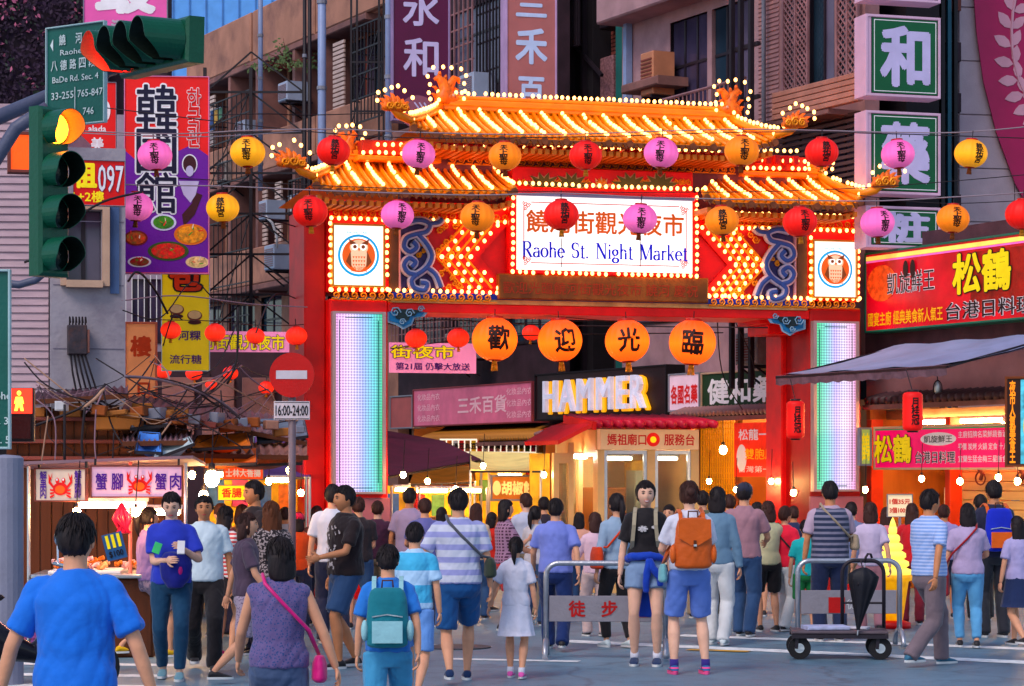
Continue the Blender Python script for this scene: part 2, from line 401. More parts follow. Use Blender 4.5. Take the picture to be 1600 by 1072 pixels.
def spiral(mb,c,r,turns=1.5,sgn=1,a0=0.0,th=.012,y=-.05,n=9):
    pts = []; 
    for i in range(n+1):
        t = i/n; rr = r*(1-t*.85); a = a0 + sgn*2*math.pi*turns*t
        pts.append((c[0]+rr*math.cos(a),y,c[1]+rr*math.sin(a)))
    mb.tube(pts,th,4)
def wave_frieze(name,pa,pb,off=-.05,r=.05,step=.125,mat=M_GOLD):
    a = g(*pa,off); b = g(*pb,off); L_ = b[0]-a[0]; n = int(L_/step); z = (a[1]+b[1])/2
    mb = MB(); mb.box(a[0],b[0],off+.0,off+.03,z-r*1.25,z-r*1.05)
    for i in range(n):
        x = a[0]+step*(i+.5)
        spiral(mb,(x,z),r,1.3,1,R(-60),.0115,off-.01)
        mb.tube([(x-step*.5,off-.01,z-r*.9),(x-step*.2,off-.01,z-r*.95),(x+.02,off-.01,z-r)],.01,4)
    o = mb.build(name,mat,gate); o['kind'] = 'stuff'; return o
wave_frieze('scroll_frieze',(518,333),(800,340)); wave_frieze('scroll_frieze',(1100,345),(1343,352))
wave_frieze('scroll_frieze',(518,461),(777,466)); wave_frieze('scroll_frieze',(1108,472),(1343,476))
wave_frieze('scroll_frieze',(700,253),(1150,262),off=.2)
# back strips of the friezes (dark red) and bulbs along them
def hb(name,px0,px1,pyA,pyB,y0,y1,mat): return gbox(name,px0,pyA,px1,pyB,y0,y1,mat)
bl(518,321,800,326,pr=1); bl(518,341,800,347,pr=1); bl(1098,332,1343,338,pr=1); bl(1098,355,1343,361,pr=1)
bl(518,452,777,457,pr=1); bl(1108,463,1343,467,pr=1)
# owl sign boxes
def owl_box(p0,p1,t0,t1,right):
    x0,_ = g(p0,400,-.08); x1,_ = g(p1,400,-.08); z1 = g((p0+p1)/2,t0,-.08)[1]; z0 = g((p0+p1)/2,t1,-.08)[1]
    lm = em('lightbox_white',q(255,244,236),.72)
    bx = MB(); bx.cbox(x0,x1,-.1,0.02,z0,z1,.01); panel = bx.build('lightbox',lm,gate)
    f = MB(); w = .025
    for (xa,xb,za,zb) in ((x0-w,x0,z0-w,z1+w),(x1,x1+w,z0-w,z1+w),(x0,x1,z1,z1+w),(x0,x1,z0-w,z0)): f.box(xa,xb,-.13,0.02,za,zb)
    f.build('lightbox_frame',M_GOLD,gate)
    cx,cz = (x0+x1)/2,(z0+z1)/2; r = (x1-x0)*.42; k = r
    def disc(rr,y,mt,cx=cx,cz=cz,sx=1,sz=1,name='emblem',a0=0,a1=360,n=28):
        pts = [(cx+rr*sx*math.cos(R(a0+(a1-a0)*i/n)),cz+rr*sz*math.sin(R(a0+(a1-a0)*i/n))) for i in range(n + (0 if a1-a0 == 360 else 1))]
        return MB().prism(pts,y,y+.004).build(name,mt,panel)
    c_blue = pm('emblem_blue',q(40,170,225),.5,.05,estr=.5); c_or = pm('emblem_orange',q(235,110,70),.5,.05,estr=.5)
    c_cr = pm('emblem_cream',q(250,215,180),.5,.05,estr=.5); c_br = pm('emblem_brown',q(150,80,50),.5,.05,estr=.3)
    disc(k,-.106,c_blue,name='emblem_ring'); disc(k*.88,-.112,lm); disc(k*.80,-.118,c_or)
    disc(k*.42,-.124,c_cr,cz=cz-k*.12,sz=1.45); disc(k*.4,-.130,c_cr,cz=cz+k*.38,sx=1.1,sz=.9)
    for s in (-1,1):
        disc(k*.16,-.136,lm,cx=cx+s*k*.2,cz=cz+k*.4); disc(k*.09,-.142,c_br,cx=cx+s*k*.2,cz=cz+k*.4)
        MB().prism([(cx+s*k*.1,cz+k*.55),(cx+s*k*.5,cz+k*.78),(cx+s*k*.42,cz+k*.5)],-.138,-.134).build('ear_tuft',c_br,panel)
        MB().prism([(cx+s*k*.40,cz+k*.2),(cx+s*k*.62,cz-k*.3),(cx+s*k*.35,cz-k*.6)],-.128,-.124).build('wing',c_br,panel)
    MB().prism([(cx-k*.07,cz+k*.33),(cx+k*.07,cz+k*.33),(cx,cz+k*.18)],-.142,-.138).build('beak',c_or,panel)
    for j in range(3):
        t = MB()
        for i in range(-2,3): t.prism([(cx+i*k*.13-k*.05,cz-k*(.05+.18*j)),(cx+i*k*.13+k*.05,cz-k*(.05+.18*j)),(cx+i*k*.13,cz-k*(.15+.18*j))],-.134,-.130)
        t.build('feather_row',c_or,panel)
    return panel,cx,cz,k
for args in ((521,598,353,446,False),(1271,1336,378,464,True)):
    panel,cx,cz,k = owl_box(*args)
    tm = pm('emblem_blue',q(40,170,225)); 
    letter(panel,'RAOHE STREET',tm,cx,cz+k*1.08,w=k*1.1,y=-.108,bold=.01)
    letter(panel,'饒河街',pm('emblem_orange',q(235,110,70)),cx,cz-k*.66,w=k*.8,y=-.146,bold=.01)
for (p0,p1,t0,t1) in ((516,605,349,452),(1267,1341,372,468)):
    bl(p0,t0,p0,t1,-.08,pr=2); bl(p1,t0,p1,t1,-.08,pr=2)
# divider niches between owl box and ornament panel
for p0,p1,t0,t1 in ((608,624,345,455),(1245,1262,362,466)):
    gbox('niche',p0,t0,p1,t1,-.02,.01,pm('niche_brown',q(110,75,50),.5,.3)); gbox('divider',p1 if p0 < 800 else p0-3,t0,p1+3 if p0 < 800 else p0,t1,-.06,.01,pm('pink_trim',q(235,180,190),.5))
# ornament panels: blue cloud relief and gold scrolls
def cloud(px,py,sx,sy,mirror,big=True,off=-.05):
    """layered ruyi-cloud relief; outline given in a unit box"""
    x,z = g(px,py,off); s = -1 if mirror else 1
    c_o = pm('cloud_pale_outline',q(225,215,232),.5,.1); c_b = pm('cloud_slate_blue',q(78,102,170),.5,.3,scale=7); c_g = pm('cloud_dark_green',q(30,50,55),.5,.2)
    def lay(scale,y,mt,name):
        pts = []
        n = 60
        for i in range(n):
            a = 2*math.pi*i/n
            rr = .72 + .22*math.cos(3*a) + .10*math.sin(7*a+.6)
            pts.append((x + s*sx*(rr*scale*math.cos(a)),z + sy*(rr*scale*math.sin(a))))
        MB().prism(pts,y,y+.02).build(name,mt,gate)
    lay(1.0,off,c_o,'cloud_relief'); lay(.86,off-.012,c_b,'cloud_relief'); lay(.5,off-.024,c_g,'cloud_relief')
    mb = MB()
    for (cx,cz,r,sg) in ((.35,.3,.26,1),(-.3,.45,.22,-1),(.0,-.4,.24,1),(-.35,-.15,.18,-1),(.5,-.2,.15,1)):
        spiral(mb,(x+s*sx*cx,z+sy*cz),r*min(sx,sy),1.6,sg*s,R(90),.011,off-.035,12)
    mb.build('cloud_scroll',c_o,gate)
def ornament(pxa,pxb,pyc,flip):
    s = 1 if not flip else -1
    base = pxa
    c_o = pm('cloud_pale_outline',q(225,215,232)); c_b = pm('cloud_slate_blue',q(84,108,176)); 
    def rib(pts,r,mt,off,name='cloud_scroll'):
        P = []
        for (u,v) in pts:
            X,Z = g(base + s*u,pyc + v,off); P.append((X,off,Z))
        # smooth
        Q = []
        for i in range(len(P)-1):
            p0 = Vector(P[max(i-1,0)]); p1 = Vector(P[i]); p2 = Vector(P[i+1]); p3 = Vector(P[min(i+2,len(P)-1)])
            for t in (0,.25,.5,.75):
                Q.append(.5*((2*p1)+(-p0+p2)*t+(2*p0-5*p1+4*p2-p3)*t*t+(-p0+3*p1-3*p2+p3)*t**3))
        Q.append(Vector(P[-1])); return Q
    dbl = [[(8,-52),(26,-56),(42,-50),(38,-38),(22,-34),(6,-28),(2,-14),(12,-6),(22,-14),(16,-22)],
           [(24,-34),(38,-18),(46,0),(38,18),(22,30)],
           [(22,30),(8,26),(2,14),(10,4),(20,10),(14,18)],
           [(22,30),(14,38),(18,50),(34,54),(38,44),(28,42)],
           [(38,18),(52,30),(60,50)],
           [(40,-50),(56,-52),(62,-58)]]
    bp_ = [g(base+s*u,pyc+v) for u,v in ((-2,-62),(58,-61),(36,-44),(40,-28),(44,-12),(52,0),(44,14),(42,26),(52,36),(70,58),(-2,58))]
    MB().prism(bp_ if s > 0 else bp_[::-1],.012,.025).build('cloud_ground',pm('cloud_dark_ground',q(74,60,110),.5,.4,scale=12),gate)
    A = MB(); B = MB()
    for pts in dbl:
        Qs = rib(pts,0,None,-.04); A.tube(Qs,.062,6); 
        Qs = [p + Vector((0,-.032,0)) for p in Qs]; B.tube(Qs,.034,6)
    A.build('cloud_outline',c_o,gate,True); B.build('cloud_band',c_b,gate,True)
    Gm = MB()
    for (u,v,r,sg) in ((60,-40,.06,1),(70,-22,.05,-1),(56,-8,.05,1),(68,10,.05,-1),(78,-4,.045,1),(62,28,.05,1),(80,34,.045,-1),(90,46,.05,1),(84,-46,.05,1),(96,-54,.045,-1),(12,-58,.04,1),(4,56,.04,-1),(74,50,.05,1),(30,-20,.04,1),(26,-2,.045,-1)):
        X,Z = g(base+s*u,pyc+v,-.03); spiral(Gm,(X,Z),r,1.4,sg*s,R(30*u),.014,-.03); spiral(Gm,(X+.07*s,Z+.06),r*.8,1.3,-sg*s,R(50*u),.011,-.03)
    Gm.build('gold_scroll',M_GOLD,gate)
ornament(628,0,400,False); ornament(1241,0,414,True)
# chevrons: four rows of bulbs on gold ribs, and the flat red arrow
def chevrons(tip0,dx,top,mid,bot,run,s):
    rib = MB()
    for k in range(4):
        xt = tip0 + s*k*dx*1.0
        A = g(xt + s*run,top,-.05); M_ = g(xt,mid,-.05); B = g(xt + s*run,bot,-.05)
        bulbline((A[0],-.07,A[1]),(M_[0],-.07,M_[1]),.122,pr=2); bulbline((M_[0],-.07,M_[1]),(B[0],-.07,B[1]),.122,pr=2)
        A2 = g(xt + s*(run-8),top,-.03); M2 = g(xt-s*8,mid,-.03); B2 = g(xt + s*(run-8),bot,-.03)
        rib.tube([(A2[0],-.02,A2[1]),(M2[0],-.02,M2[1]),(B2[0],-.02,B2[1])],.018,4)
    rib.build('chevron_rib',M_GOLD,gate)
    pts = [g(tip0+s*(4*dx+run),top),g(tip0-s*6+s*run,top),g(tip0-s*6,mid),g(tip0-s*6+s*run,bot),g(tip0+s*(4*dx+run),bot),g(tip0+s*4*dx,mid)]
    MB().prism(pts,-.015,.02).build('chevron_field',pm('chevron_red_orange',q(225,50,12),.5,.2),gate)
chevrons(690,15,352,401,450,42,1); chevrons(1190,13.5,364,414,462,-44*-1,-1)
# LED text beam
gbox('led_text_board',780,431,1107,470,-.16,-.0,pm('bronze_led_board',q(128,74,26),.4,.35,scale=4,dirt=q(170,96,30),dscale=2))
tb = letter(gate,'歡迎光臨饒河街觀光夜市 饒河 慶祝',pm('led_red_text',q(160,58,14),.5,estr=.15),g(940,450,-.17)[0],g(940,452,-.17)[1],w=g(1095,450,-.17)[0]-g(790,450,-.17)[0],h=.17,y=-.168,name='led_lettering')
# main name board
x0,_ = g(808,360,-.2); x1,_ = g(1082,360,-.2); z1 = g(945,310,-.2)[1]; z0 = g(945,424,-.2)[1]
MB().cbox(x0-.10,x1+.10,-.17,.02,z0-.06,z1+.13,.02).build('name_board_case',M_RED,gate)
board = MB().cbox(x0,x1,-.2,-.168,z0,z1,.008).build('name_board',em('name_board_lit',q(255,243,236),.72),gate)
rl = pm('board_red_line',q(215,60,50),.5,estr=.2)
f = MB(); i = .09; w = .012
for (xa,xb,za,zb) in ((x0+i,x0+i+w,z0+.14,z1-.14),(x1-i-w,x1-i,z0+.14,z1-.14),(x0+.2,x1-.2,z1-i,z1-i+w),(x0+.2,x1-.2,z0+i,z0+i+w)): f.box(xa,xb,-.206,-.2,za,zb)
for cx,cz in ((x0+.13,z0+.13),(x1-.13,z0+.13),(x0+.13,z1-.13),(x1-.13,z1-.13)):
    for a in range(3): spiral(f,(cx+.03*math.cos(a*2.1),cz+.03*math.sin(a*2.1)),.04,1.5,1,a*2.0,.006,-.206)
f.build('border_line',rl,board)
hz = MB(); hz.box(x0-.02,x1+.02,-.24,-.16,z1+.0,z1+.035); hz.build('name_board_hood',pm('pale_hood',q(170,165,195),.4),gate)
W_ = x1-x0
hanc = pm('board_orange_text',q(225,105,12),.5,.05,estr=.25)
for k,chh in enumerate('饒河街觀光夜市'):
    letter(board,chh,hanc,x0+W_*(.112+.1295*k),z0+(z1-z0)*.66,h=(z1-z0)*.30,y=-.207,bold=.022,name='lettering')
# serif english line, built from pen strokes
def serif_text(s,parent,x,z,H,w,mat,y):
    """tiny roman face: thick stems, thin hairlines, flat serifs. Units: cap height 1"""
    T,t = .15,.055
    def line(a,b,th): 
        a = Vector(a); b = Vector(b); d = (b-a).normalized(); n = Vector((-d.y,d.x))*th/2
        return [a-n,b-n,b+n,a+n]
    def sf(x,yy,ww=.2): return [Vector((x-ww/2,yy)),Vector((x+ww/2,yy)),Vector((x+ww/2,yy+t*.8)),Vector((x-ww/2,yy+t*.8))]
    def arc(cx,cy,rx,ry,a0,a1,n=12,th=None):
        o = []; 
        for i in range(n):
            for_ = []
            for a in (a0+(a1-a0)*i/n,a0+(a1-a0)*(i+1)/n):
                wd = t+(T-t)*abs(math.cos(R(a))); c = math.cos(R(a)); s_ = math.sin(R(a))
                for_.append((Vector((cx+(rx-wd/2)*c,cy+(ry-wd/2)*s_)),Vector((cx+(rx+wd/2)*c,cy+(ry+wd/2)*s_))))
            o.append([for_[0][0],for_[1][0],for_[1][1],for_[0][1]])
        return o
    X = .62
    G = {
     'R': (.74,[line((.14,0),(.14,1),T),sf(.14,0),sf(.12,1-t*.8),line((.1,1-t/2),(.36,1-t/2),t),line((.14,.5),(.36,.5),t),line((.32,.5),(.62,0),T),sf(.66,0,.16)] + arc(.34,.75,.22,.23,-90,90)),
     'a': (.52,arc(.24,.43,.16,.16,20,160) + [line((.39,0),(.39,.45),T*.85),sf(.44,0,.14)] + arc(.22,.17,.17,.16,60,330)),
     'o': (.54,arc(.26,.31,.21,.29,0,360,18)),
     'h': (.60,[line((.13,0),(.13,1),T*.85),sf(.13,0),sf(.1,1-t,.12),line((.45,0),(.45,.42),T*.85),sf(.45,0)] + arc(.29,.42,.16,.19,10,150)),
     'e': (.52,arc(.26,.31,.2,.29,0,320,16) + [line((.08,.34),(.46,.34),t)]),
     'S': (.60,arc(.29,.74,.2,.23,40,270) + arc(.29,.27,.21,.25,-140,90) + [line((.49,.72),(.49,.95),t),line((.09,.05),(.09,.28),t)]),
     't': (.38,[line((.17,.06),(.17,.82),T*.8),line((.04,X),(.34,X),t)] + arc(.25,.1,.1,.09,190,330,6)),
     '.': (.28,[line((.12,0),(.12,.13),.13)]),
     'N': (.84,[line((.14,0),(.14,1),t*1.2),line((.14,1),(.68,0),T),line((.68,0),(.68,1),t*1.2),sf(.14,0),sf(.1,1-t*.8,.16),sf(.68,1-t*.8)]),
     'i': (.28,[line((.13,0),(.13,X),T*.85),sf(.13,0),sf(.1,X-t,.12),line((.13,.8),(.13,.93),.13)]),
     'g': (.52,arc(.24,.42,.17,.18,0,360,14) + arc(.26,-.08,.2,.15,0,360,14) + [line((.16,.25),(.16,.05),t),line((.38,.57),(.48,.6),t)]),
     'M': (.98,[line((.14,0),(.14,1),t*1.2),line((.14,1),(.46,.02),T),line((.46,.02),(.8,1),t),line((.82,0),(.82,1),T),sf(.14,0),sf(.1,1-t*.8,.16),sf(.82,0),sf(.86,1-t*.8,.16)]),
     'r': (.42,[line((.13,0),(.13,X),T*.85),sf(.13,0),sf(.1,X-t,.12)] + arc(.28,.46,.12,.12,30,160,6)),
     'k': (.58,[line((.13,0),(.13,1),T*.85),sf(.13,0),sf(.1,1-t,.12),line((.16,.3),(.44,X),t),line((.26,.38),(.46,0),T*.9),sf(.48,0,.16),sf(.44,X-t,.16)]),
     ' ': (.42,[])}
    tot = sum(G[c][0] for c in s); k = w/tot; px = x-w/2
    for c in s:
        if c != ' ':
            mb = MB()
            for pl_ in G[c][1]:
                pts = [(px+p.x*k,z+p.y*H) for p in pl_]
                n = len(pts); mb.prism(pts,y,y+.006)
            mb.build('lettering',mat,parent)
        px += G[c][0]*k
serif_text('Raohe St. Night Market',board,(x0+x1)/2,z0+(z1-z0)*.17,(z1-z0)*.215,W_*.945,pm('board_blue_text',q(40,45,200),.5,.1,estr=.25),-.207)
# bulbs round the name board
xa,xb = x0-.06,x1+.065
for (A,B) in (((xa,z0-.03),(xa,z1+.06)),((xb,z0-.03),(xb,z1+.06)),((xa,z0-.035),(xb,z0-.035)),((xa-.1,z1+.17),(xb+.1,z1+.17))):
    bulbline((A[0],-.2,A[1]),(B[0],-.2,B[1]),.095,pr=3)
# red frieze above the board with leaf relief
fz = gbox('relief_frieze',800,264,1083,299,.02,.3,M_RED)
lf = MB(); c_leaf = pm('leaf_dark_green',q(96,92,44),.5,.3); ol = MB(); gs = MB()
for cxp in (850,893,985,1032):
    for j in range(6):
        a = R(20+j*28); L0 = .23
        X,Z = g(cxp,293,-.01)
        tip = (X+math.cos(a)*L0*1.3,Z+math.sin(a)*L0*.95)
        nx,nz = -math.sin(a),math.cos(a); mid_ = (X+math.cos(a)*L0*.6,Z+math.sin(a)*L0*.5)
        for nm_,mt_,wd,y in (('leaf_outline',pm('cloud_cream',q(235,190,150),.5),.06,.0),('leaf',c_leaf,.038,-.014)):
            MB().prism([(X,Z),(mid_[0]-nx*wd,mid_[1]-nz*wd),tip,(mid_[0]+nx*wd,mid_[1]+nz*wd)],y-.0005*j,y-.0005*j+.012).build(nm_,mt_,fz)
for cxp in (815,870,915,940,965,1008,1060,1072):
    X,Z = g(cxp,285,-.01)
    for sg in (-1,1): spiral(gs,(X+sg*.045,Z),.045,1.4,sg,R(90),.01,-.005); spiral(gs,(X,Z-.09),.03,1.2,sg,0,.008,-.005)
X,Z = g(940,296,-.01)
for j in range(5):
    a = R(30+j*30); ol.prism([(X,Z),(X+math.cos(a-.2)*.12,Z+math.sin(a-.2)*.12),(X+math.cos(a)*.18,Z+math.sin(a)*.18),(X+math.cos(a+.2)*.12,Z+math.sin(a+.2)*.12)],.0,.012)
ol.build('centre_flower',pm('cloud_cream',q(235,190,150)),fz); gs.build('gold_scroll',M_GOLD,fz)
bl(700,229,1245,236,.2,pr=1)
mv = pm('mauve_plaster',q(120,70,90))
# ---------------------------------------------------------------- tiled roofs
def roof(xa,xb,yr,ye,zr,ze,zend,nst,tag_,flare=.35,hipL=0.0,hipR=0.0,ends=(True,True)):
    """roof plane from ridge (depth yr, height zr) to eave (depth ye, height ze), concave; tile ridges, bulbs, eave tiles"""
    def P(u,t):     # u in 0..1 along, t 0 ridge..1 eave
        x = xa-hipL*t + (xb+hipR*t-(xa-hipL*t))*u
        e = max(0,(abs(u-.5)*2-.72)/.28)
        z = zr + (ze-zr)*(t**.75) + zend*e*e*t
        return Vector((x,yr+(ye-yr)*t,z))
    nu,nt_ = 40,6
    sl = MB()
    vs = [P(i/nu,j/nt_) for j in range(nt_+1) for i in range(nu+1)]
    lo = [v - Vector((0,0,.06)) for v in vs]; K = len(vs)
    fs = []
    for j in range(nt_):
        for i in range(nu):
            a = j*(nu+1)+i; b2 = a+1; c = a+nu+2; d = a+nu+1
            fs.append((a,d,c,b2)); fs.append((K+a,K+b2,K+c,K+d))
    for i in range(nu): a = nt_*(nu+1)+i; fs.append((a,K+a,K+a+1,a+1))
    for j in range(nt_):
        a = j*(nu+1); fs.append((a,K+a,K+a+nu+1,a+nu+1)); a = a+nu; fs.append((a,a+nu+1,K+a+nu+1,K+a))
    sl.add(vs+lo,fs); sl.build('roof_slope',M_ORANGE,gate)
    # back slope
    bk = MB(); bk.quad((xa,yr,zr),(xb,yr,zr),(xb+hipR,2*yr-ye,ze),(xa-hipL,2*yr-ye,ze)); bk.build('roof_back',M_ORANGE,gate)
    # tile ridges: one tube each, a fine rib between
    fine = MB(); nr = nst*3; X0,X1 = xa-hipL+.05,xb+hipR-.05
    def PX(x,t): return P((x-(xa-hipL*t))/(xb+hipR*t-(xa-hipL*t)),t)
    def t0(x): return max(0,(xa-x)/hipL if hipL and x < xa else 0,(x-xb)/hipR if hipR and x > xb else 0)
    for i in range(nr+1):
        x = X0+(X1-X0)*i/nr; ts = t0(x); tt = np.linspace(ts,1,5)
        pts = [PX(x,t)+Vector((0,0,.02)) for t in tt]
        if i % 3 == 0:
            MB().tube(pts,.045,7).build('tile_row',M_ORANGE,gate,True)
            for t in np.linspace(ts+.03,.97,max(2,int(12*(1-ts)))): BULBS.append((PX(x,t)+Vector((0,-.02,.085)),0))
        else: fine.tube(pts,.03,6)
    o = fine.build('tile_rows',M_ORANGE,gate,True); o['kind'] = 'stuff'
    # eave discs and drip tiles
    dm = pm('eave_tile_brown',q(130,72,48),.5,.35,scale=9); cap = MB(); dark = MB()
    for i in range(nr+1):
        p = PX(X0+(X1-X0)*i/nr,1.0)
        pts = [(p.x+.05*math.cos(a),p.z-.03+.05*math.sin(a)) for a in np.linspace(0,2*math.pi,10,endpoint=False)]
        if i % 3 == 0:
            MB().prism(pts,ye-.05,ye+.02).build('eave_disc',dm,gate)
        if i < nr:
            p2 = PX(X0+(X1-X0)*(i+.5)/nr,1.0); cap.prism([(p2.x-.055,p2.z-.01),(p2.x,p2.z-.1),(p2.x+.055,p2.z-.01)],ye-.03,ye-.005)
    o = cap.build('drip_tiles',dm,gate)
    # rafters under the eave with gold ends
    rf = MB(); 
    for i in range(nr):
        p = PX(X0+(X1-X0)*(i+.5)/nr,.999); rf.box(p.x-.03,p.x+.03,p.y+.02,yr*.5+ye*.5+.3,p.z-.2,p.z-.13)
    rf.build('rafters',pm('rafter_gold',q(220,120,20),.5,.2),gate)
    # ridge beam
    rb = MB(); rb.cbox(xa-.02,xb+.02,yr-.09,yr+.09,zr-.03,zr+.13,.02); rb.tube([(xa-.04,yr,zr+.15),(xb+.04,yr,zr+.15)],.045,8); rb.tube([(xa,yr-.09,zr+.05),(xb,yr-.09,zr+.05)],.018,6)
    rb.build('ridge',M_ORANGE,gate)
    return P
def hip(P,u,side,n=8,lift=.16,par=True):
    """raised hip rib running down an end of the roof with bulbs and an upturned tip"""
    pts = [P(u,t)+Vector((0,0,.07)) for t in np.linspace(0,1,7)]
    last = pts[-1]
    pts += [last+Vector((side*.16,-.06,.05)),last+Vector((side*.30,-.1,.15))]
    MB().tube(pts,[.06]*len(pts[:-1])+[.03],7).build('hip_rib',M_ORANGE,gate,True)
    for i in range(len(pts)-1):
        for k in (0,.5): BULBS.append((pts[i].lerp(pts[i+1],k)+Vector((0,-.02,.09)),1))
    return pts[-1]
def finial(x,y,z,s=1.0,side=1,kind='flame'):
    """upturned flame / fish-tail finial with bulbs round it"""
    fm = pm('finial_orange',q(240,125,30),.4,.35,scale=14,dirt=q(150,64,24),dscale=9,damt=.8)
    v = lambda a,b,d=0: Vector((x+side*a*s,y+d*s,z+b*s))
    if kind == 'flame':
        for i,(a,L_,c) in enumerate(((-.2,.15,-.03),(-.12,.21,-.01),(-.03,.27,.01),(.07,.33,.03),(.17,.27,.05),(.26,.2,.06),(.0,.17,.02),(.14,.18,.03))):
            dd = .06 if i > 5 else 0; MB().tube([v(a,-.05,dd),v(a-c*.4,L_*.3,dd),v(a,L_*.65,dd),v(a+c*1.2,L_*.9,dd),v(a+c*2.4,L_,dd)],[.085*s,.092*s,.066*s,.034*s,.008*s],8).build('flame_lobe',fm,gate,True)
        for a,b,r in ((-.16,.03,.06),(.0,.06,.08),(.17,.05,.07)):
            sp_ = MB(); spiral(sp_,(x+side*a*s,z+b*s),r*s*1.3,1.5,side,R(60),.014,y-.10*s,10); sp_.build('scroll',M_GOLD,gate)
        MB().tube([v(-.28,.0),v(-.05,-.01),v(.2,.01),v(.36,.10)],[.05*s,.08*s,.07*s,.02*s],8).build('finial_base',fm,gate,True)
    else:
        mb = MB(); mb.tube([v(-.05,-.05),v(-.02,.1),v(.02,.22),v(-.05,.34),v(-.14,.42),v(-.2,.38)],[.16*s,.15*s,.12*s,.09*s,.06*s,.03*s],10); mb.tube([v(.02,.2),v(.1,.32),v(.17,.42),v(.24,.40),v(.25,.33)],[.1*s,.08*s,.06*s,.045*s,.02*s],9)
        mb.ell(v(.1,.06,-.05),.13*s,.1*s,.1*s,10,7); mb.build('dragon_body',fm,gate,True)
        for a,b,c,d in ((-.16,.06,-.26,.14),(-.13,.18,-.24,.26),(.12,.2,.24,.22),(.18,.08,.29,.1),(.0,.36,.02,.48),(-.1,.44,-.1,.53)): MB().tube([v(a,b),v((a+c)/2,(b+d)/2+.03),v(c,d)],[.04*s,.03*s,.008*s],6).build('dragon_fin',fm,gate,True)
        ee = MB(); ee.ell(v(.12,.1,-.14),.03*s,.02*s,.03*s,8,6); ee.build('dragon_eye',pm('cream_surround',q(205,170,150)),gate,True)
    sel = [(-.24,.02),(-.26,.12),(-.24,.24),(-.28,.36),(-.2,.5),(-.05,.52),(.08,.5),(.22,.5),(.3,.4),(.26,.28),(.28,.16),(.26,.04)]
    if kind == 'flame': sel = [(-.26,.2),(-.12,.32),(.0,.4),(.12,.36),(.24,.32),(.36,.26),(.38,.12)]
    for a,b in sel: BULBS.append((Vector((x+side*a*s*1.2,y-.08,z+b*s*1.15)),2))
yr_m,ye_m = .55,-.75
# upper roof: ridge 690..1143, eave to 600..1240
xa,zr1 = g(690,172,yr_m); xb,zr2 = g(1140,187,yr_m); zr = (zr1+zr2)/2
e0,ze1 = g(640,213,ye_m); e1,ze2 = g(1215,228,ye_m); ze = (ze1+ze2)/2
PM = roof(xa,xb,yr_m,ye_m,zr,ze,.12,17,'m',hipL=xa-e0,hipR=e1-xb)
bulbline((xa-.05,yr_m-.02,zr+.23),(xb+.05,yr_m-.02,zr+.23),.085,pr=1)
finial(xa+.05,yr_m,zr+.1,.8,1,'fish'); finial(xb+.02,yr_m,zr+.1,.8,-1,'fish')
t1 = hip(PM,0.0,-1); t2 = hip(PM,1.0,1)
finial(t1.x+.1,t1.y,t1.z-.02,.62,-1); finial(t2.x-.1,t2.y,t2.z-.02,.62,1)
# side roofs
yr_s,ye_s = .5,-.75
def side_roof(pr0,pr1,pyr,pe0,pe1,pye,n,hl,hr):
    xa,_ = g(pr0,pyr,yr_s); xb,_ = g(pr1,pyr,yr_s); zr = g((pr0+pr1)/2,pyr,yr_s)[1]
    e0,_ = g(pe0,pye,ye_s); e1,_ = g(pe1,pye,ye_s); ze = g((pe0+pe1)/2,pye,ye_s)[1]
    return roof(xa,xb,yr_s,ye_s,zr,ze,.10,n,'s',hipL=max(0,xa-e0),hipR=max(0,e1-xb)),xa,xb,zr
PL,la,lb,lz = side_roof(540,770,253,488,800,300,9,1,0)
PR_,ra,rb_,rz_ = side_roof(1120,1278,275,1098,1348,318,7,0,1)
t3 = hip(PL,0.0,-1); t4 = hip(PR_,1.0,1)
finial(t3.x+.02,t3.y,t3.z-.02,.66,-1); finial(t4.x-.02,t4.y,t4.z-.02,.66,1)
finial(la+.05,yr_s,lz+.1,.6,-1,'fish'); finial(rb_-.0,yr_s,rz_+.1,.6,1,'fish')
# small middle tier trims between roofs
for (p0,p1,py0,py1) in ((560,690,244,252),(1160,1262,268,276)):
    gbox('tier_beam',p0,py0,p1,py1,.1,.8,M_ORANGE); bl(p0+8,py0-6,p1-4,py0-4,.08,pr=1); bl(p0+30,py0-18,p1-4,py0-16,.08,pr=1)
    gbox('tier_block',p0+6,py0-24,p1,py0-1,.14,.8,pm('tier_red',q(190,60,20),.5,.3))
# brackets under the upper roof eave
bkt = MB(); 
for i in range(40):
    x = a0+.1+(a1-a0-.2)*i/39; bkt.cbox(x-.04,x+.04,.02,.26,zt2-.16,zt2-.03,.01)
bkt.build('brackets',pm('bracket_red',q(200,50,20),.5,.3),gate)
# corner cloud brackets below lintel
for (px,py,mir) in ((632,492,False),(1232,503,True)):
    c_o = pm('cloud_pale_blue',q(150,190,220),.5); c_b = pm('cloud_mid_blue',q(50,120,175),.5,.3); c_g = pm('cloud_dark_green',q(30,50,55))
    s = -1 if mir else 1; X,Z = g(px,py,.05)
    out = [(-.26,.16),(.36,.14),(.5,.1),(.34,.06),(.28,-.02),(.14,-.04),(.1,-.14),(-.02,-.2),(-.12,-.14),(-.26,-.1)]
    for sc_,y,mt in ((1,.04,c_o),(.84,.025,c_b),(.5,.01,c_g)):
        pts = [(X+s*a*sc_,Z+b*sc_) for a,b in out]; 
        if s < 0: pts = pts[::-1]
        MB().prism(pts,y,y+.016).build('cloud_bracket',mt,gate)
    sp_ = MB()
    for cx,cz,r in ((-.14,.03,.08),(.06,.02,.07),(.22,.08,.05),(-.04,-.1,.05)): spiral(sp_,(X+s*cx,Z+cz),r,1.5,s,0,.009,.0)
    sp_.build('cloud_scroll',c_o,gate)
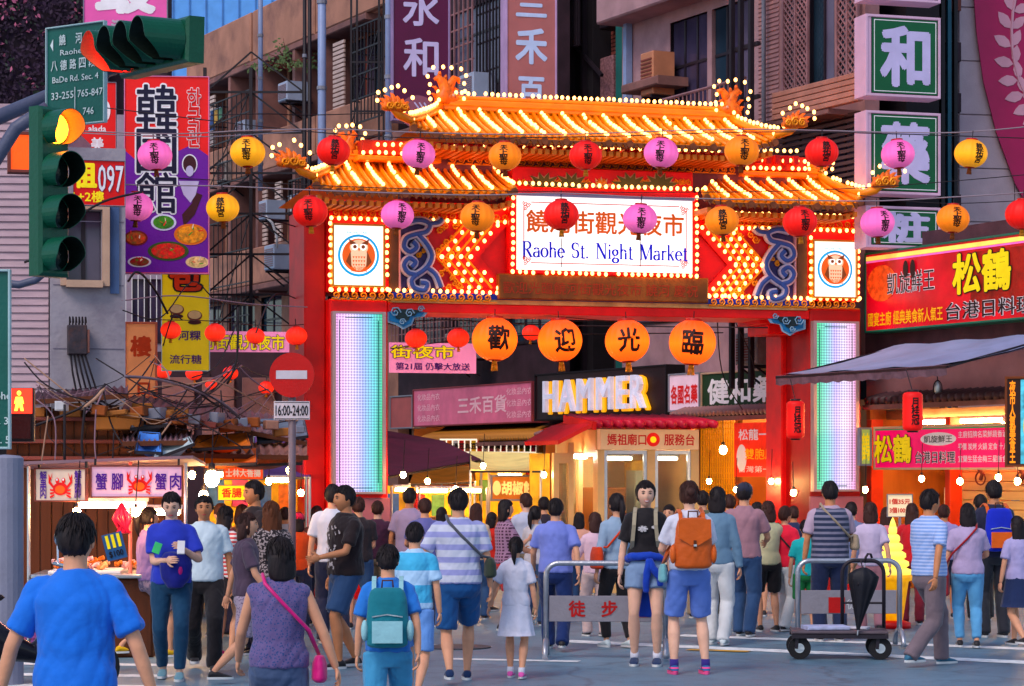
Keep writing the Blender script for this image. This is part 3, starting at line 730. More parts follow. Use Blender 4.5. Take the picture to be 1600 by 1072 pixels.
gbox('bracket_beam',1188,490,1264,506,.3,1.2,M_RED); gbox('bracket_beam',1200,506,1264,522,.4,1.2,M_RED)

def flush_bulbs():
    me = bulb_mesh()
    BULBS.sort(key=lambda t: -t[1])
    rb_ = random.Random(77); BULBS[:] = [(p+Vector((rb_.uniform(-.007,.007),0,rb_.uniform(-.007,.007))),pr) for p,pr in BULBS if rb_.random() > .025]
    for p,pr in BULBS[:300]: put('light_bulb',me,gate,p)
    mb = MB()
    for p,pr in BULBS[300:]: mb.ell(p,.026,.026,.03,7,5)
    o = mb.build('light_bulbs',M_BULB,gate,True); o['kind'] = 'stuff'
flush_bulbs()
# ------------------------------------------------------------------ buildings
ST = Frame((5.2,36.0,0),R(-63.5))      # right-hand side of the street, facades in the plane y = 0
def sx(px,off=0.0): return ST.at(px,500,off)[0]
def sz(px,py,off=0.0): return ST.at(px,py,off)[1]
m_pinktile = pm('pink_ribbed_tile',q(172,128,128),.5,.2,dirt=q(100,66,84),dscale=1.0)
m_tan = pm('weathered_tan_render',q(176,128,112),.8,.22,scale=1.5,dirt=q(96,64,66),dscale=.8,damt=.85,bump=.3)
m_tan2 = pm('stained_brown_render',q(140,100,96),.8,.25,scale=1.5,dirt=q(70,48,56),dscale=.9,damt=.8,bump=.3)
m_mauve = pm('mauve_render',q(176,140,146),.7,.15,dirt=q(110,80,100),dscale=1.2,damt=.6)
m_darkwall = pm('dark_brown_wall',q(58,40,50),.8,.3,dirt=q(30,22,30))  # very dark mottled wall colour
m_frame = pm('dark_window_frame',q(40,30,40),.4,.2)
m_paleblue = pm('pale_blue_pipe',q(150,165,205),.4,.15,dirt=q(90,90,120),dscale=3)
m_brick = pm('brick_red_brown',q(128,68,62),.7,.25)
m_ac = pm('ac_casing',q(170,180,205),.45,.12,dirt=q(110,100,110))
m_slat = pm('louvre_slat',q(150,120,130),.5,.2)
panes = [pm('window_pane_a',q(66,60,84),.1,.4,scale=1.2,bump=0),pm('window_pane_b',q(96,88,110),.12,.35,scale=1.5,bump=0),pm('window_pane_c',q(40,56,72),.08,.4,scale=1.1,bump=0)]
def window(par,x0,x1,z0,z1,y=0.0,nx=3,nz=2,rec=.12,fw=.06,seed=0):
    """a real opening look: frame proud of recessed panes"""
    f = MB()
    f.box(x0-fw,x0,y-.05,y+rec,z0-fw,z1+fw); f.box(x1,x1+fw,y-.05,y+rec,z0-fw,z1+fw)
    f.box(x0,x1,y-.05,y+rec,z1,z1+fw); f.box(x0,x1,y-.08,y+rec,z0-fw,z0)
    for i in range(1,nx): x = x0+(x1-x0)*i/nx; f.box(x-fw*.4,x+fw*.4,y-.01,y+rec*.5,z0,z1)
    for j in range(1,nz):
        z = z0+(z1-z0)*(.66 if nz == 2 else j/nz)
        for i in range(nx):
            f.box(x0+(x1-x0)*i/nx+fw*.4,x0+(x1-x0)*(i+1)/nx-fw*.4,y-.008,y+rec*.5,z-fw*.4,z+fw*.4)
    fo = f.build('window',m_frame,par)
    rr = random.Random(seed)
    for i in range(nx):
        MB().box(x0+(x1-x0)*i/nx+.004,x0+(x1-x0)*(i+1)/nx-.004,y+.012,y+.03,z0,z1).build('pane',rr.choice(panes),fo)
    return fo
def wall_with_holes(x0,x1,z0,z1,holes,y0,y1):
    """facade wall split round rectangular openings (holes share z bands)"""
    mb = MB(); zs = sorted(set([z0,z1]+[h[2] for h in holes]+[h[3] for h in holes]))
    zs = [z for z in zs if z0 <= z <= z1]
    for a,b in zip(zs,zs[1:]):
        hs = sorted([h for h in holes if h[2] <= a+1e-6 and h[3] >= b-1e-6]); x = x0
        for h in hs:
            if h[0] > x: mb.box(x,h[0],y0,y1,a,b)
            x = max(x,h[1])
        if x < x1: mb.box(x,x1,y0,y1,a,b)
    return mb
def facade(name,label,fr,x0,x1,z0,z1,wins,mat,dpt=.25,back=True,bdep=6):
    b = thingF(name,label,'building',fr)
    wall_with_holes(x0,x1,z0,z1,[(w[0],w[1],w[2],w[3]) for w in wins],0,dpt).build('wall',mat,b)
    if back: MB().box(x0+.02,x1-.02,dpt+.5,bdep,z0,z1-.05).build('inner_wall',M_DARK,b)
    for i,w in enumerate(wins): window(b,w[0],w[1],w[2],w[3],y=.06,nx=w[4],nz=w[5],seed=i*7+len(name))
    return b
def ribs(par,x0,x1,z0,z1,step,y,mat,name='siding_board',d=.03,stuff=False):
    n = int(round((z1-z0)/step)); st = (z1-z0)/n
    if stuff:
        mb = MB()
        for i in range(n): mb.add([(x0,y,z0+st*i),(x1,y,z0+st*i),(x1,y-d,z0+st*i+.01),(x0,y-d,z0+st*i+.01),(x0,y,z0+st*(i+1)),(x1,y,z0+st*(i+1))],[(0,1,2,3),(3,2,5,4),(0,3,4),(1,5,2)])
        o = mb.build(name,mat,par); o['kind'] = 'stuff'; return
    for i in range(n):
        MB().add([(x0,y,z0+st*i),(x1,y,z0+st*i),(x1,y-d,z0+st*i+.006),(x0,y-d,z0+st*i+.006),(x0,y,z0+st*(i+1)),(x1,y,z0+st*(i+1))],[(0,1,2,3),(3,2,5,4),(0,3,4),(1,5,2)]).build(name,mat,par)
def railing(par,x0,x1,z0,z1,y,step=.11,mat=None,name='railing'):
    mat = mat or M_BLACK
    r = MB(); r.tube([(x0,y,z1),(x1,y,z1)],.025,6); r.tube([(x0,y,z0+.05),(x1,y,z0+.05)],.02,6)
    ro = r.build(name,mat,par); n = int((x1-x0)/step)
    bar = MB(); bar.bar((0,0,z0+.05),(0,0,z1),.016); me = bar.mesh('bar',mat)
    for i in range(n+1): put('bar',me,ro,(x0+(x1-x0)*i/n,y,0))
    return ro
def ac_unit(label,fr,px,py,w=.75,h=.55,d=.6,off=-.62,louvre=False,mat=None):
    x,z = fr.at(px,py,off); p = fr.o+fr.ex*x+fr.ey*off
    t = thing('air_conditioner',label,'air conditioner',(p.x,p.y,z-h/2),fr.yaw,'air conditioners on the old facades')
    MB().cbox(-w/2,w/2,0,d,0,h,.02).build('casing',mat or m_ac,t)
    g_ = MB()
    for k in range(9): g_.box(-w*.42,w*.42,-.015,-.002,h*(.12+.085*k),h*(.16+.085*k))
    g_.build('grille',m_slat if mat is None else m_brick,t)
    s_ = MB()
    for k in range(9): s_.box(-w/2-.015,-w/2-.001,d*.1,d*.9,h*(.12+.085*k),h*(.16+.085*k))
    s_.build('side_grille',M_GREY,t)
    b_ = MB(); b_.bar((-w*.35,0,-.03),(-w*.35,d+.1,-.03),.04); b_.bar((w*.35,0,-.03),(w*.35,d+.1,-.03),.04); b_.bar((-w*.35,.05,-.04),(-w*.35,d,-.35),.03); b_.bar((w*.35,.05,-.04),(w*.35,d,-.35),.03)
    b_.build('bracket',M_BLACK,t); return t

# R5: long weathered tan building (left of centre)
x0,x1 = sx(296),sx(622)
wins = []; zz = [(9.55,11.15),(6.9,8.5),(4.3,5.9)]
edges = [(305,345),(358,398),(408,440),(452,470),(512,545),(549,600)]
for (za,zb) in zz:
    for (a,b) in edges: wins.append((sx(a),sx(b),za,zb,3 if b-a > 34 else 2,2))
R5 = facade('tan_apartment_building','long weathered tan apartment building with slanting balcony bands behind the left roof',ST,x0,x1,0,12.55,wins,m_tan)
for z in (11.2,8.55,5.95):
    MB().cbox(x0,x1,-.75,-.002,z,z+.14,.02).build('ledge',m_tan2,R5)
    for (a,b) in ((300,400),(404,500),(503,612)):
        MB().cbox(sx(a,-.6),sx(b,-.6),-.75,-.6,z+.142,z+1.0 if z < 11 else 12.5,.03).build('balcony_parapet',m_tan,R5)
for k,px in enumerate((350,402,446,505,547)):
    MB().box(sx(px)-.06,sx(px)+.10,-.72,-.003,5.9,11.2).build('pier',m_tan2,R5)
for (a,b,z0_,z1_) in ((528,545,8.75,11.1),(437,447,6.9,8.5),(516,524,6.0,8.3),(415,424,6.0,8.3),(330,342,9.7,11)):
    s_ = MB(); xx0,xx1 = sx(a,-.5),sx(b,-.5); n = int((z1_-z0_)/.1)
    for i in range(n): s_.box(xx0,xx1,-.62,-.58,z0_+i*.1,z0_+i*.1+.07)
    s_.build('louvre_shutter',pm('cream_louvre',q(205,180,175),.5,.15),R5)
# dark window cages on R5
for (a,b,za,zb) in ((552,600,9.0,11.0),(455,500,5.4,8.2),(330,395,4.6,7.7),(330,395,8.6,10.6)):
    c = MB(); xx0,xx1 = sx(a,-.9),sx(b,-.9); n = 9
    for i in range(n+1): x = xx0+(xx1-xx0)*i/n; c.bar((x,-.95,za),(x,-.95,zb),.02)
    for j in range(5): z = za+(zb-za)*j/4; c.bar((xx0,-.95,z),(xx1,-.95,z),.03); c.bar((xx0,-.95,z),(xx0,-.1,z),.03)
    c.bar((xx0,-.95,za),(xx1,-.95,zb),.02)
    c.build('window_cage',M_BLACK,R5)
# R4 / R3: dark recessed blocks
x2,x3 = sx(622),sx(872)
wins = [(sx(a),sx(b),z0_,z1_,3,2) for (a,b) in ((640,690),(705,782),(795,860)) for (z0_,z1_) in ((9.3,10.9),(6.5,8.2),(4.2,5.5))]
R4 = facade('sooty_corner_block','dark building with steel window cages between the two tall hanging signs',ST,x2+.01,x3-.01,3.0,14,wins,m_darkwall)
def lattice(par,a,b,za,zb,y,nx,nz,mat,w=.018,name='lattice',diag=False):
    c = MB(); xx0,xx1 = sx(a,y),sx(b,y)
    if not diag:
        for i in range(nx+1): x = xx0+(xx1-xx0)*i/nx; c.bar((x,y,za),(x,y,zb),w)
        for j in range(nz+1): z = za+(zb-za)*j/nz; c.bar((xx0,y+w,z),(xx1,y+w,z),w)
    else:
        W_,H_ = xx1-xx0,zb-za; n = nx; st = (W_+H_)/n
        for i in range(1,n):
            d = i*st
            p = (xx0+max(0,d-H_),za+min(d,H_)); r = (xx0+min(d,W_),za+max(0,d-W_)); c.bar((p[0],y,p[1]),(r[0],y,r[1]),w)
            p = (xx0+max(0,d-H_),zb-min(d,H_)); r = (xx0+min(d,W_),zb-max(0,d-W_)); c.bar((p[0],y+w,p[1]),(r[0],y+w,r[1]),w)
        for x in (xx0,(xx0+xx1)/2,xx1): c.bar((x,y,za),(x,y,zb),.04)
        for z in (za,zb): c.bar((xx0,y,z),(xx1,y,z),.05)
    return c.build(name,mat,par)
pinkbar = pm('rusty_pink_bar',q(150,110,115),.5,.3)
lattice(R4,703,738,8.6,12.5,-.8,5,12,pinkbar,.03,'window_grille'); lattice(R4,745,786,8.2,11,-.6,8,5,M_BLACK,.03,'window_grille')
lattice(R4,700,786,7.0,7.9,-.9,18,2,M_BLACK,.03,'balcony_grille')
lattice(R4,612,760,3.9,4.9,-.3,26,6,pinkbar,.02,'window_grille')
for z in (8.4,5.9): MB().cbox(x2+.05,x3-.05,-.9,-.002,z,z+.2,.02).build('ledge',m_tan2,R4)
# R3 recess with red brick piers
x4 = sx(972)
R3 = thingF('brick_recess_building','shadowy recess with red brick piers and steel frames beside the pink hanging sign','building',ST)
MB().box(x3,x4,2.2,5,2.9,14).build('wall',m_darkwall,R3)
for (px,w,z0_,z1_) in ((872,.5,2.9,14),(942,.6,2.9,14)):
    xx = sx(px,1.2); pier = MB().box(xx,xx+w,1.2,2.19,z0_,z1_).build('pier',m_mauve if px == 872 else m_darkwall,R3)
def bricks(par,x0,x1,z0,z1,y,bw=.22,bh=.075,mat=None,name='brick'):
    mb = MB(); mb.cbox(0,bw-.012,-.02,.02,0,bh-.012,.006); me = mb.mesh('brick',mat or m_brick)
    nz = int((z1-z0)/bh); nx = max(1,int((x1-x0)/bw))
    for j in range(nz):
        for i in range(nx): put(name,me,par,(x0+i*bw+(bw/2 if j % 2 else 0)*.5,y,z0+j*bh))
xx = sx(950,1.0)
bricks(R3,xx-.2,xx+.3,8.2,10.4,1.15)
for z in (6.2,8.1,9.9,11.4): MB().cbox(x3+.1,x4-.1,.8,1.19,z,z+.12,.02).build('steel_beam',M_BLACK,R3)
for px in (893,912): xx = sx(px,.7); MB().bar((xx,.7,2.9),(xx,.7,13),.09).build('steel_post',M_BLACK,R3)
c = MB(); a_ = sx(872,.7); b_ = sx(942,.7); c.bar((a_,.68,10.2),(b_,.68,9.0),.06); c.bar((a_,.68,11.6),(sx(905,.7),.68,10.2),.06); c.build('brace',M_BLACK,R3)
MB().cbox(sx(875,.6),sx(935,.6),.9,1.1,8.2,9.4,.02).build('pebble_panel',pm('pebble_dash',q(128,90,96),.8,.5,scale=22,bump=.6,bscale=30),R3)
lattice(R3,873,905,9.6,11.2,.4,10,1,M_BLACK,.03,'railing'); 
MB().box(sx(962,.3),sx(973,.3),.3,.5,2.9,14).build('green_panel',pm('teal_panel',q(16,90,84),.5,.2),R3)
# R2: mauve building with balcony
x5 = sx(1186)
wins = [(sx(1047),sx(1105),7.05,9.3,3,2),(sx(1112),sx(1172),7.05,9.3,3,2),(sx(990),sx(1030),6.5,8.1,2,1),(sx(1000),sx(1172),10.1,11.6,6,1),(sx(990),sx(1170),4.3,5.5,5,2)]
R2 = facade('mauve_balcony_building','mauve plastered building with a railed balcony above the right end of the main roof',ST,x4,x5-.01,2.9,14,wins,m_mauve)
MB().cbox(x4+.05,x5-.05,-.55,-.002,9.5,9.95,.03).build('ledge',m_mauve,R2); MB().cbox(sx(978,-.5),sx(1035,-.5),-.6,-.003,8.15,8.3,.02).build('ledge',m_tan2,R2)
MB().cbox(sx(1030,-.8),sx(1165,-.8),-1.0,-.003,6.55,6.7,.02).build('balcony_slab',m_tan2,R2)
railing(R2,sx(1030,-.95),sx(1165,-.95),6.7,7.75,-.95,.12,pinkbar)
n = 14; s_ = None
for i in range(n): MB().box(sx(1000,-.1),sx(1168,-.1),-.13,-.09,10.1+i*.11,10.1+i*.11+.085).build('shutter_slat',pm('grey_slat',q(120,100,118),.5,.25),R2)
for px in (1148,1162,1178): xx = sx(px,-1.0); MB().bar((xx,-1.05,3.0),(xx,-1.05,13),.07).build('steel_post',M_BLACK,R2)
for z in (7.4,8.2,9.2,10.2): MB().bar((sx(1140,-1),-1.0,z),(sx(1186,-1),-1.0,z),.06).build('steel_beam',M_BLACK,R2)
MB().box(sx(975,-.12),sx(980,-.12),-.14,-.02,7.8,14).build('downpipe',m_paleblue,R2)
ac_unit('orange louvred air conditioner box hung beside the balcony railing',ST,1010,115,.42,.72,.42,-.5,mat=pm('ac_orange',q(190,130,105),.6,.2))
# R1: ribbed pink tile building
x6 = sx(1352)
wins = [(sx(1226),sx(1262),7.55,9.9,1,1),(sx(1264),sx(1304),7.55,9.9,2,1),(sx(1306),sx(1340),7.55,9.9,1,1),(sx(1222),sx(1340),5.75,7.0,5,1)]
R1 = facade('ribbed_tile_building','pink ribbed tile building with diamond lattice windows left of the green pharmacy sign boxes',ST,x5,x6,3.3,14,wins,m_pinktile,bdep=1.35)
ribs(R1,x5,sx(1222)-.08,5,12.5,.07,-.001,m_pinktile,'tile_rib',.018,True)
MB().cbox(sx(1216),sx(1346),-.6,-.03,7.0,7.08,.01).build('ledge',m_tan2,R1)
lg = pm('tan_ledge_board',q(176,124,112),.6,.2)  # one tan colour for all ledge boards
for z0_ in (7.085,5.15):
    for i in range(5): MB().cbox(sx(1216,-.5),sx(1350,-.5),-.62,-.52,z0_+i*.085,z0_+i*.085+.075,.008).build('ledge_board',lg,R1)
lattice(R1,1224,1262,7.6,9.85,-.1,26,0,pinkbar,.02,'diamond_lattice',True); lattice(R1,1308,1340,7.6,9.85,-.1,22,0,pinkbar,.02,'diamond_lattice',True)
n = 16
for i in range(n): MB().box(sx(1212,-.2),sx(1345,-.2),-.24,-.2,5.66+i*.088,5.66+i*.088+.05).build('shutter_slat',pm('brown_slat',q(92,66,66),.6,.25),R1)
# window grille above
# rear/blue building upper left
BB = Frame(wp(290,400,74).to_tuple()[:2]+(0,),R(3))
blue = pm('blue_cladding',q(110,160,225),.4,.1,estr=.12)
b = thingF('blue_clad_building','pale blue clad building rising behind the tan roof edge','building',BB)
MB().box(-.5,4.4,0,6,0,20).build('wall',blue,b)
for i in range(9): MB().box(i*.5-.4,i*.5-.36,-.05,-.002,0,20).build('seam',pm('blue_seam',q(90,130,190),.5),b)
c = MB(); c.bar((-.4,-.1,14.8),(4.2,-.1,14.6),.08); c.bar((.5,-.1,13.2),(3.9,-.1,13.1),.05); c.bar((.5,-.1,12.9),(3.9,-.1,12.8),.05)
for i in range(6): c.bar((.6+i*.6,-.1,12.2),(.6+i*.6,-.1,13.3),.05)
c.build('roof_railing',M_BLACK,b)
# far background block
FB = Frame(wp(150,400,82).to_tuple()[:2]+(0,),R(2))
wins = [(1.2+i*2.1,2.6+i*2.1,1.5+j*3,3.3+j*3,2,2) for i in range(7) for j in range(6)]
fb = facade('far_street_building','hazy building closing the far end of the market street behind the hanging banners',FB,-3,16,0,19,wins,m_tan2)
# behind the korean banner: pale building
PB = Frame(wp(192,600,40).to_tuple()[:2]+(0,),R(8))
wins = [(.15+i*.7,.62+i*.7,3.9,4.9,2,1) for i in range(2)]
pb = facade('grey_balcony_house','grey house with barred windows behind the tall red and purple restaurant banner',PB,-.6,1.35,0,7.6,wins,pm('pale_grey_render',q(165,150,165),.7,.2,dirt=q(100,90,105),dscale=1.4))
c = MB()
for i in range(14): c.bar((.05+i*.1,-.2,3.7),(.05+i*.1,-.2,4.95),.015)
c.build('window_bars',M_WHITE,pb)
# left: siding house and concrete wall
LS = Frame(wp(-60,735,27.5).to_tuple()[:2]+(0,),R(2))
side = pm('pink_grey_siding',q(188,160,170),.5,.14,dirt=q(140,110,130),dscale=.9,damt=.5,stretch=(1,1,6))
ls = thingF('siding_house','house clad in pinkish grey horizontal siding at the far left','building',LS)
xs0 = LS.at(-60,500)[0]; xs1 = LS.at(76,500)[0]
MB().box(xs0,xs1,.01,3.5,2.45,5.9).build('wall',side,ls)
ribs(ls,xs0,xs1,2.5,5.85,.085,0,side,'siding_board',.022)
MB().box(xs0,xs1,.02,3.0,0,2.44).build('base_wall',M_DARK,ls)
LC = Frame(wp(76,735,27.4).to_tuple()[:2]+(0,),R(14))
xs1 = LC.at(196,500)[0]
conc = pm('stained_concrete',q(168,160,170),.8,.14,scale=1.3,dirt=q(104,92,112),dscale=1.6,damt=.7,bump=.35,bscale=18)
wx0,wz0 = LC.at(104,437); wx1,wz1 = LC.at(158,330)
lc = thingF('concrete_wall_house','bare stained concrete house wall with one window under the orange rental sign','building',LC)
wall_with_holes(.02,xs1,2.4,5.4,[(wx0,wx1,wz0,wz1)],0,.3).build('wall',conc,lc)
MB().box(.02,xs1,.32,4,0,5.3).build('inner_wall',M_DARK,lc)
window(lc,wx0,wx1,wz0,wz1,.1,2,1)
f = MB(); f.box(wx0-.07,wx0-.01,-.09,.09,wz0-.07,wz1+.07); f.box(wx1+.01,wx1+.09,-.09,.09,wz0-.07,wz1+.07); f.box(wx0-.01,wx1+.01,-.09,.09,wz1+.01,wz1+.07); f.box(wx0-.01,wx1+.01,-.13,.09,wz0-.09,wz0-.01)
f.build('window_surround',pm('cream_surround',q(205,170,150),.6,.15),lc)
MB().box(wx1+.1,wx1+.2,-.03,-.002,wz0-.15,wz1+.2).build('blue_trim',pm('slate_blue_trim',q(80,100,140),.6,.2),lc)
for k in range(1,4): MB().box(.05,xs1-.02,-.006,-.001,2.4+k*.72,2.41+k*.72).build('wall_joint',pm('joint_grey',q(120,112,130)),lc)
# electric box + cables on the wall
px_,pz_ = LC.at(122,530,-.2); p = LC.o+LC.ex*px_+LC.ey*(-.2)
t = thing('meter_box','rusty dark meter box with cables hanging out on the concrete wall','meter box',(p.x,p.y,pz_-.17),LC.yaw)
MB().cbox(-.11,.1,0,.19,0,.33,.01).build('casing',pm('rusty_box',q(60,52,60),.6,.4,scale=10,dirt=q(110,60,40),dscale=8),t)
MB().cbox(.1,.13,.02,.19,.02,.28,.005).build('door',pm('rust_door',q(150,100,90),.6,.3),t)
for k in range(5): MB().tube([(-.08+k*.04,.05,0),(-.06+k*.05,.02,-.2),(.0+k*.06,.05,-.5),(.1+k*.12,.1,-.72)],.012,5).build('cable',M_WIRE,t)
for k in range(6): MB().tube([(-.09+k*.035,.05,.33),(-.09+k*.035,.03,.42),(-.08+k*.035,.08,.36)],.01,5).build('cable',M_WIRE,t)
# creeper covered building top left
CB = Frame(wp(-40,735,46).to_tuple()[:2]+(0,),R(6))
cb = thingF('creeper_covered_building','dark building overgrown with purple pink creeper at the top left','building',CB)
MB().box(-.5,2.05,0,3,0,12.5).build('wall',pm('dark_plum_wall',q(34,22,36),.9,.3),cb)
MB().box(2.06,2.5,-.1,3,0,12.5).build('pier',pm('pale_pier',q(120,105,125),.6,.2),cb)
MB().box(2.5,3.6,.3,3,0,12.5).build('side_wall',m_darkwall,cb)
rr = random.Random(3)
for key,colr,n in (('creeper_leaf_dark',q(48,30,52),5200),('creeper_leaf_pink',q(190,110,140),1300),('creeper_leaf_green',q(60,70,60),1600)):
    mb = MB()
    for i in range(n):
        x = rr.uniform(-.5,2.05); z = rr.uniform(6.5,12.4)
        if key != 'creeper_leaf_dark' and math.sin(x*4.1+z*2)*math.sin(z*3.3+x)+rr.uniform(-.6,.6) < .1: continue
        s = rr.uniform(.03,.065); y = -.02-rr.random()**2*.3
        a = rr.uniform(0,6.28); ca,sa = math.cos(a)*s,math.sin(a)*s; ty = rr.uniform(-.5,.5)*s
        mb.quad((x-ca,y,z-sa),(x+sa*.5,y+ty,z-ca*.5),(x+ca,y,z+sa),(x-sa*.5,y-ty,z+ca*.5))
    o = mb.build('creeper_leaves',pm(key,colr,.7,.3),cb); o['kind'] = 'stuff'
# right: pale wall with the big pink emblem banner
BR = Frame(wp(1470,735,38.5).to_tuple()[:2]+(0,),R(12))
xr1 = BR.at(1690,300)[0]
br = thingF('pale_tile_building','pale mauve panelled building carrying the big crimson emblem banner at the right','building',BR)
pale = pm('pale_mauve_panel',q(190,168,178),.45,.1,dirt=q(150,120,140),dscale=1.2,damt=.4)
MB().box(.28,xr1,.01,3,0,12).build('wall',pale,br)
for j in range(9):
    for i in range(3):
        a = .3+i*.95; MB().cbox(a,min(a+.935,xr1),-.03,.009,4.0+j*.85,4.0+j*.85+.835,.008).build('wall_panel',pale,br)
for px in (1470,1480,1490): xx = BR.at(px,300,-.3)[0]; MB().box(xx,xx+.06,-.33,-.25,0,12).build('steel_post',M_BLACK if px != 1480 else pm('teal_strip',q(30,90,110),.4),br)
for j in range(10): MB().box(.02,.26,-.2,-.05,4.2+j*.8,4.5+j*.8).build('pier_block',m_brick if j % 3 == 0 else m_darkwall,br)
# emblem banner
bx0 = BR.at(1523,300,-.2)[0]
ban = thing('emblem_banner','huge crimson wall banner with pale laurel wreath emblem at the right edge','banner',(BR.o+BR.ex*bx0+BR.ey*(-.1)).to_tuple()[:2]+(5.2,),BR.yaw)
crim = pm('crimson_vinyl',q(172,42,92),.35,.08,bump=.03); crp = pm('pale_print',q(214,160,178),.5,.06)
wv = xr1-bx0+.5
pts = [(0,7.2),(0,4.3),(.06,3.5),(.18,2.7),(.4,1.9),(.72,1.1),(1.2,.3),(1.5,0),(wv,0),(wv,7.2)]
MB().prism(pts,-.03,0).build('vinyl',crim,ban)
lw = MB()
stem = [(1.05+.75*math.cos(R(a))*-1,3.4+1.35*math.sin(R(a))) for a in range(-70,80,12)]
MB().tube([(x+.35,-.035,z+.1) for x,z in stem],.025,5).build('wreath_stem',crp,ban)
for i,(x,z) in enumerate(stem):
    x += .35; z += .1; a = math.atan2(z-3.5,x-1.4)
    for sgn,L_ in ((1,.34),(-1,.3)):
        d = a+math.pi/2*-1+sgn*.75; dx,dz = math.cos(d),math.sin(d); nx,nz = -dz,dx
        P_ = [(x+dx*L_*t+nx*w*L_,z+dz*L_*t+nz*w*L_) for t,w in ((.08,0),(.3,.2),(.6,.26),(.85,.15),(1.05,0),(.85,-.15),(.6,-.26),(.3,-.2))]
        MB().prism(P_,-.04,-.031).build('wreath_leaf',crp,ban)
MB().prism([(1.55+.5*math.cos(R(a))*.7,3.6+.85*math.sin(R(a))) for a in range(0,360,15)],-.04,-.031).build('emblem_disc',crp,ban)
for i in range(4): MB().box(1.02+.0*i,1.7,-.04,-.031,1.30-i*.1,1.35-i*.1).build('emblem_bar',crp,ban)
letter(ban,'警',crp,1.2,1.58,h=.42,y=-.04,bold=.015); letter(ban,'POLICE',crp,2.35,.75,h=.36,y=-.04,bold=.02)

# vertical pipes and cage frames in front of the tan building
for px,D_,r,mt,z0_,z1_,lb in ((476,44,.035,M_BLACK,0,12.5,'dark double steel scaffold pole left of the no entry pole line'),(503,43,.075,m_paleblue,3.0,12.5,'thick pale grey pipe running up the tan facade'),
        (407,50,.05,m_paleblue,7.5,13,'thin pale pipe at the left of the tan building'),(607,39.0,.055,m_paleblue,6.5,12.5,'bluish pole along the purple sign edge'),(790,41,.04,m_paleblue,5.5,12.5,'pale pole along the left edge of the pink sign')):
    p = wp(px,735,D_); t = thing('pole',lb,'pole',(p.x,p.y,0))
    MB().tube([(0,0,z0_),(0,0,z1_)],r,10).build('shaft',mt,t,True)
    if r < .04: MB().tube([(.09,0,z0_),(.09,0,z1_)],r,8).build('shaft',mt,t,True)
    cl = MB()
    for k in range(6): z = z0_+(z1_-z0_)*(.1+.16*k); cl.tube([(0,0,z-.03),(0,0,z+.03)],r*1.25,10)
    cl.build('clamp',M_GREY,t)
sc = thing('steel_ladder_frame','rusty black ladder frame of steel angle climbing in front of the tan facade','steel frame',wp(556,735,42).to_tuple()[:2]+(0,))
for x in (-.08,.02,.40,.48): MB().bar((x,0,0),(x,0,10),.035).build('upright',M_BLACK,sc)
for k in range(9): MB().bar((-.08,0,2+k*.85),(.48,0,2+k*.85),.03).build('rung',M_BLACK,sc)
sc = thing('steel_ladder_frame','tall open truss of black steel bars behind the yellow lanterns at the left','steel frame',wp(392,735,45).to_tuple()[:2]+(0,))
for x in (-.85,0,.98): MB().bar((x,0,0),(x,0,9.2),.06).build('upright',M_BLACK,sc)
for k in range(8):
    z = 3.5+k*.75; MB().bar((-.85,0,z),(.98,0,z),.04).build('rung',M_BLACK,sc)
    MB().bar((-.85,.05,z),(0,.05,z+.75),.03).build('brace',M_BLACK,sc); MB().bar((.98,.05,z),(0,.05,z+.75),.03).build('brace',M_BLACK,sc)
ac_unit('small white air conditioner below the leafy plant, highest of the three on the tan facade',ST,441,143,.55,.42,.55,-1.1)
ac_unit('white air conditioner beside the left roof dragon, on the tan facade',ST,410,328,.5,.42,.45,-1.4)
ac_unit('lowest white air conditioner with a curling white hose on the tan facade',ST,420,402,.6,.55,.45,-1.4)
p = wp(440,388,53); h_ = MB().tube([(p.x-.35,p.y,p.z+.7),(p.x-.2,p.y,p.z+.55),(p.x-.1,p.y,p.z+.25),(p.x-.1,p.y,p.z)],.03,6).build('drain_hose',M_WHITE,smooth=True)
tag(h_,'white drain hose curving down to the lowest air conditioner','hose')
# balcony plant
p = ST.o+ST.ex*sx(448,-.9)+ST.ey*(-.9)
t = thing('balcony_plant','leafy plant sprawling over the tan balcony above an air conditioner','plant',(p.x,p.y,10.75))
st_ = MB(); lf_ = MB(); rr = random.Random(5)
for i in range(16):
    a = rr.uniform(-1.5,1.5); L_ = rr.uniform(.4,1.1); tip = Vector((math.sin(a)*L_*-1+.1,-.2,math.cos(a)*L_*.7-.1)); st_.tube([(0,0,0),tip*.5+Vector((0,0,.1)),tip],[.014,.01,.004],4)
    for k in range(14):
        b_ = tip*rr.uniform(.35,1.05)+Vector((rr.uniform(-.08,.08),rr.uniform(-.1,.1),rr.uniform(-.08,.1))); aa = rr.uniform(0,6.28); s = rr.uniform(.05,.11)
        d = Vector((math.cos(aa),rr.uniform(-.3,.3),math.sin(aa)-.3))*s; n_ = Vector((-d.z,0,d.x))*.25
        lf_.quad(b_,b_+d*.5+n_,b_+d,b_+d*.5-n_)
st_.build('stem',m_brick,t); o = lf_.build('leaves',pm('plant_leaf_green',q(92,112,72),.6,.4,scale=12),t); o['kind'] = 'stuff'

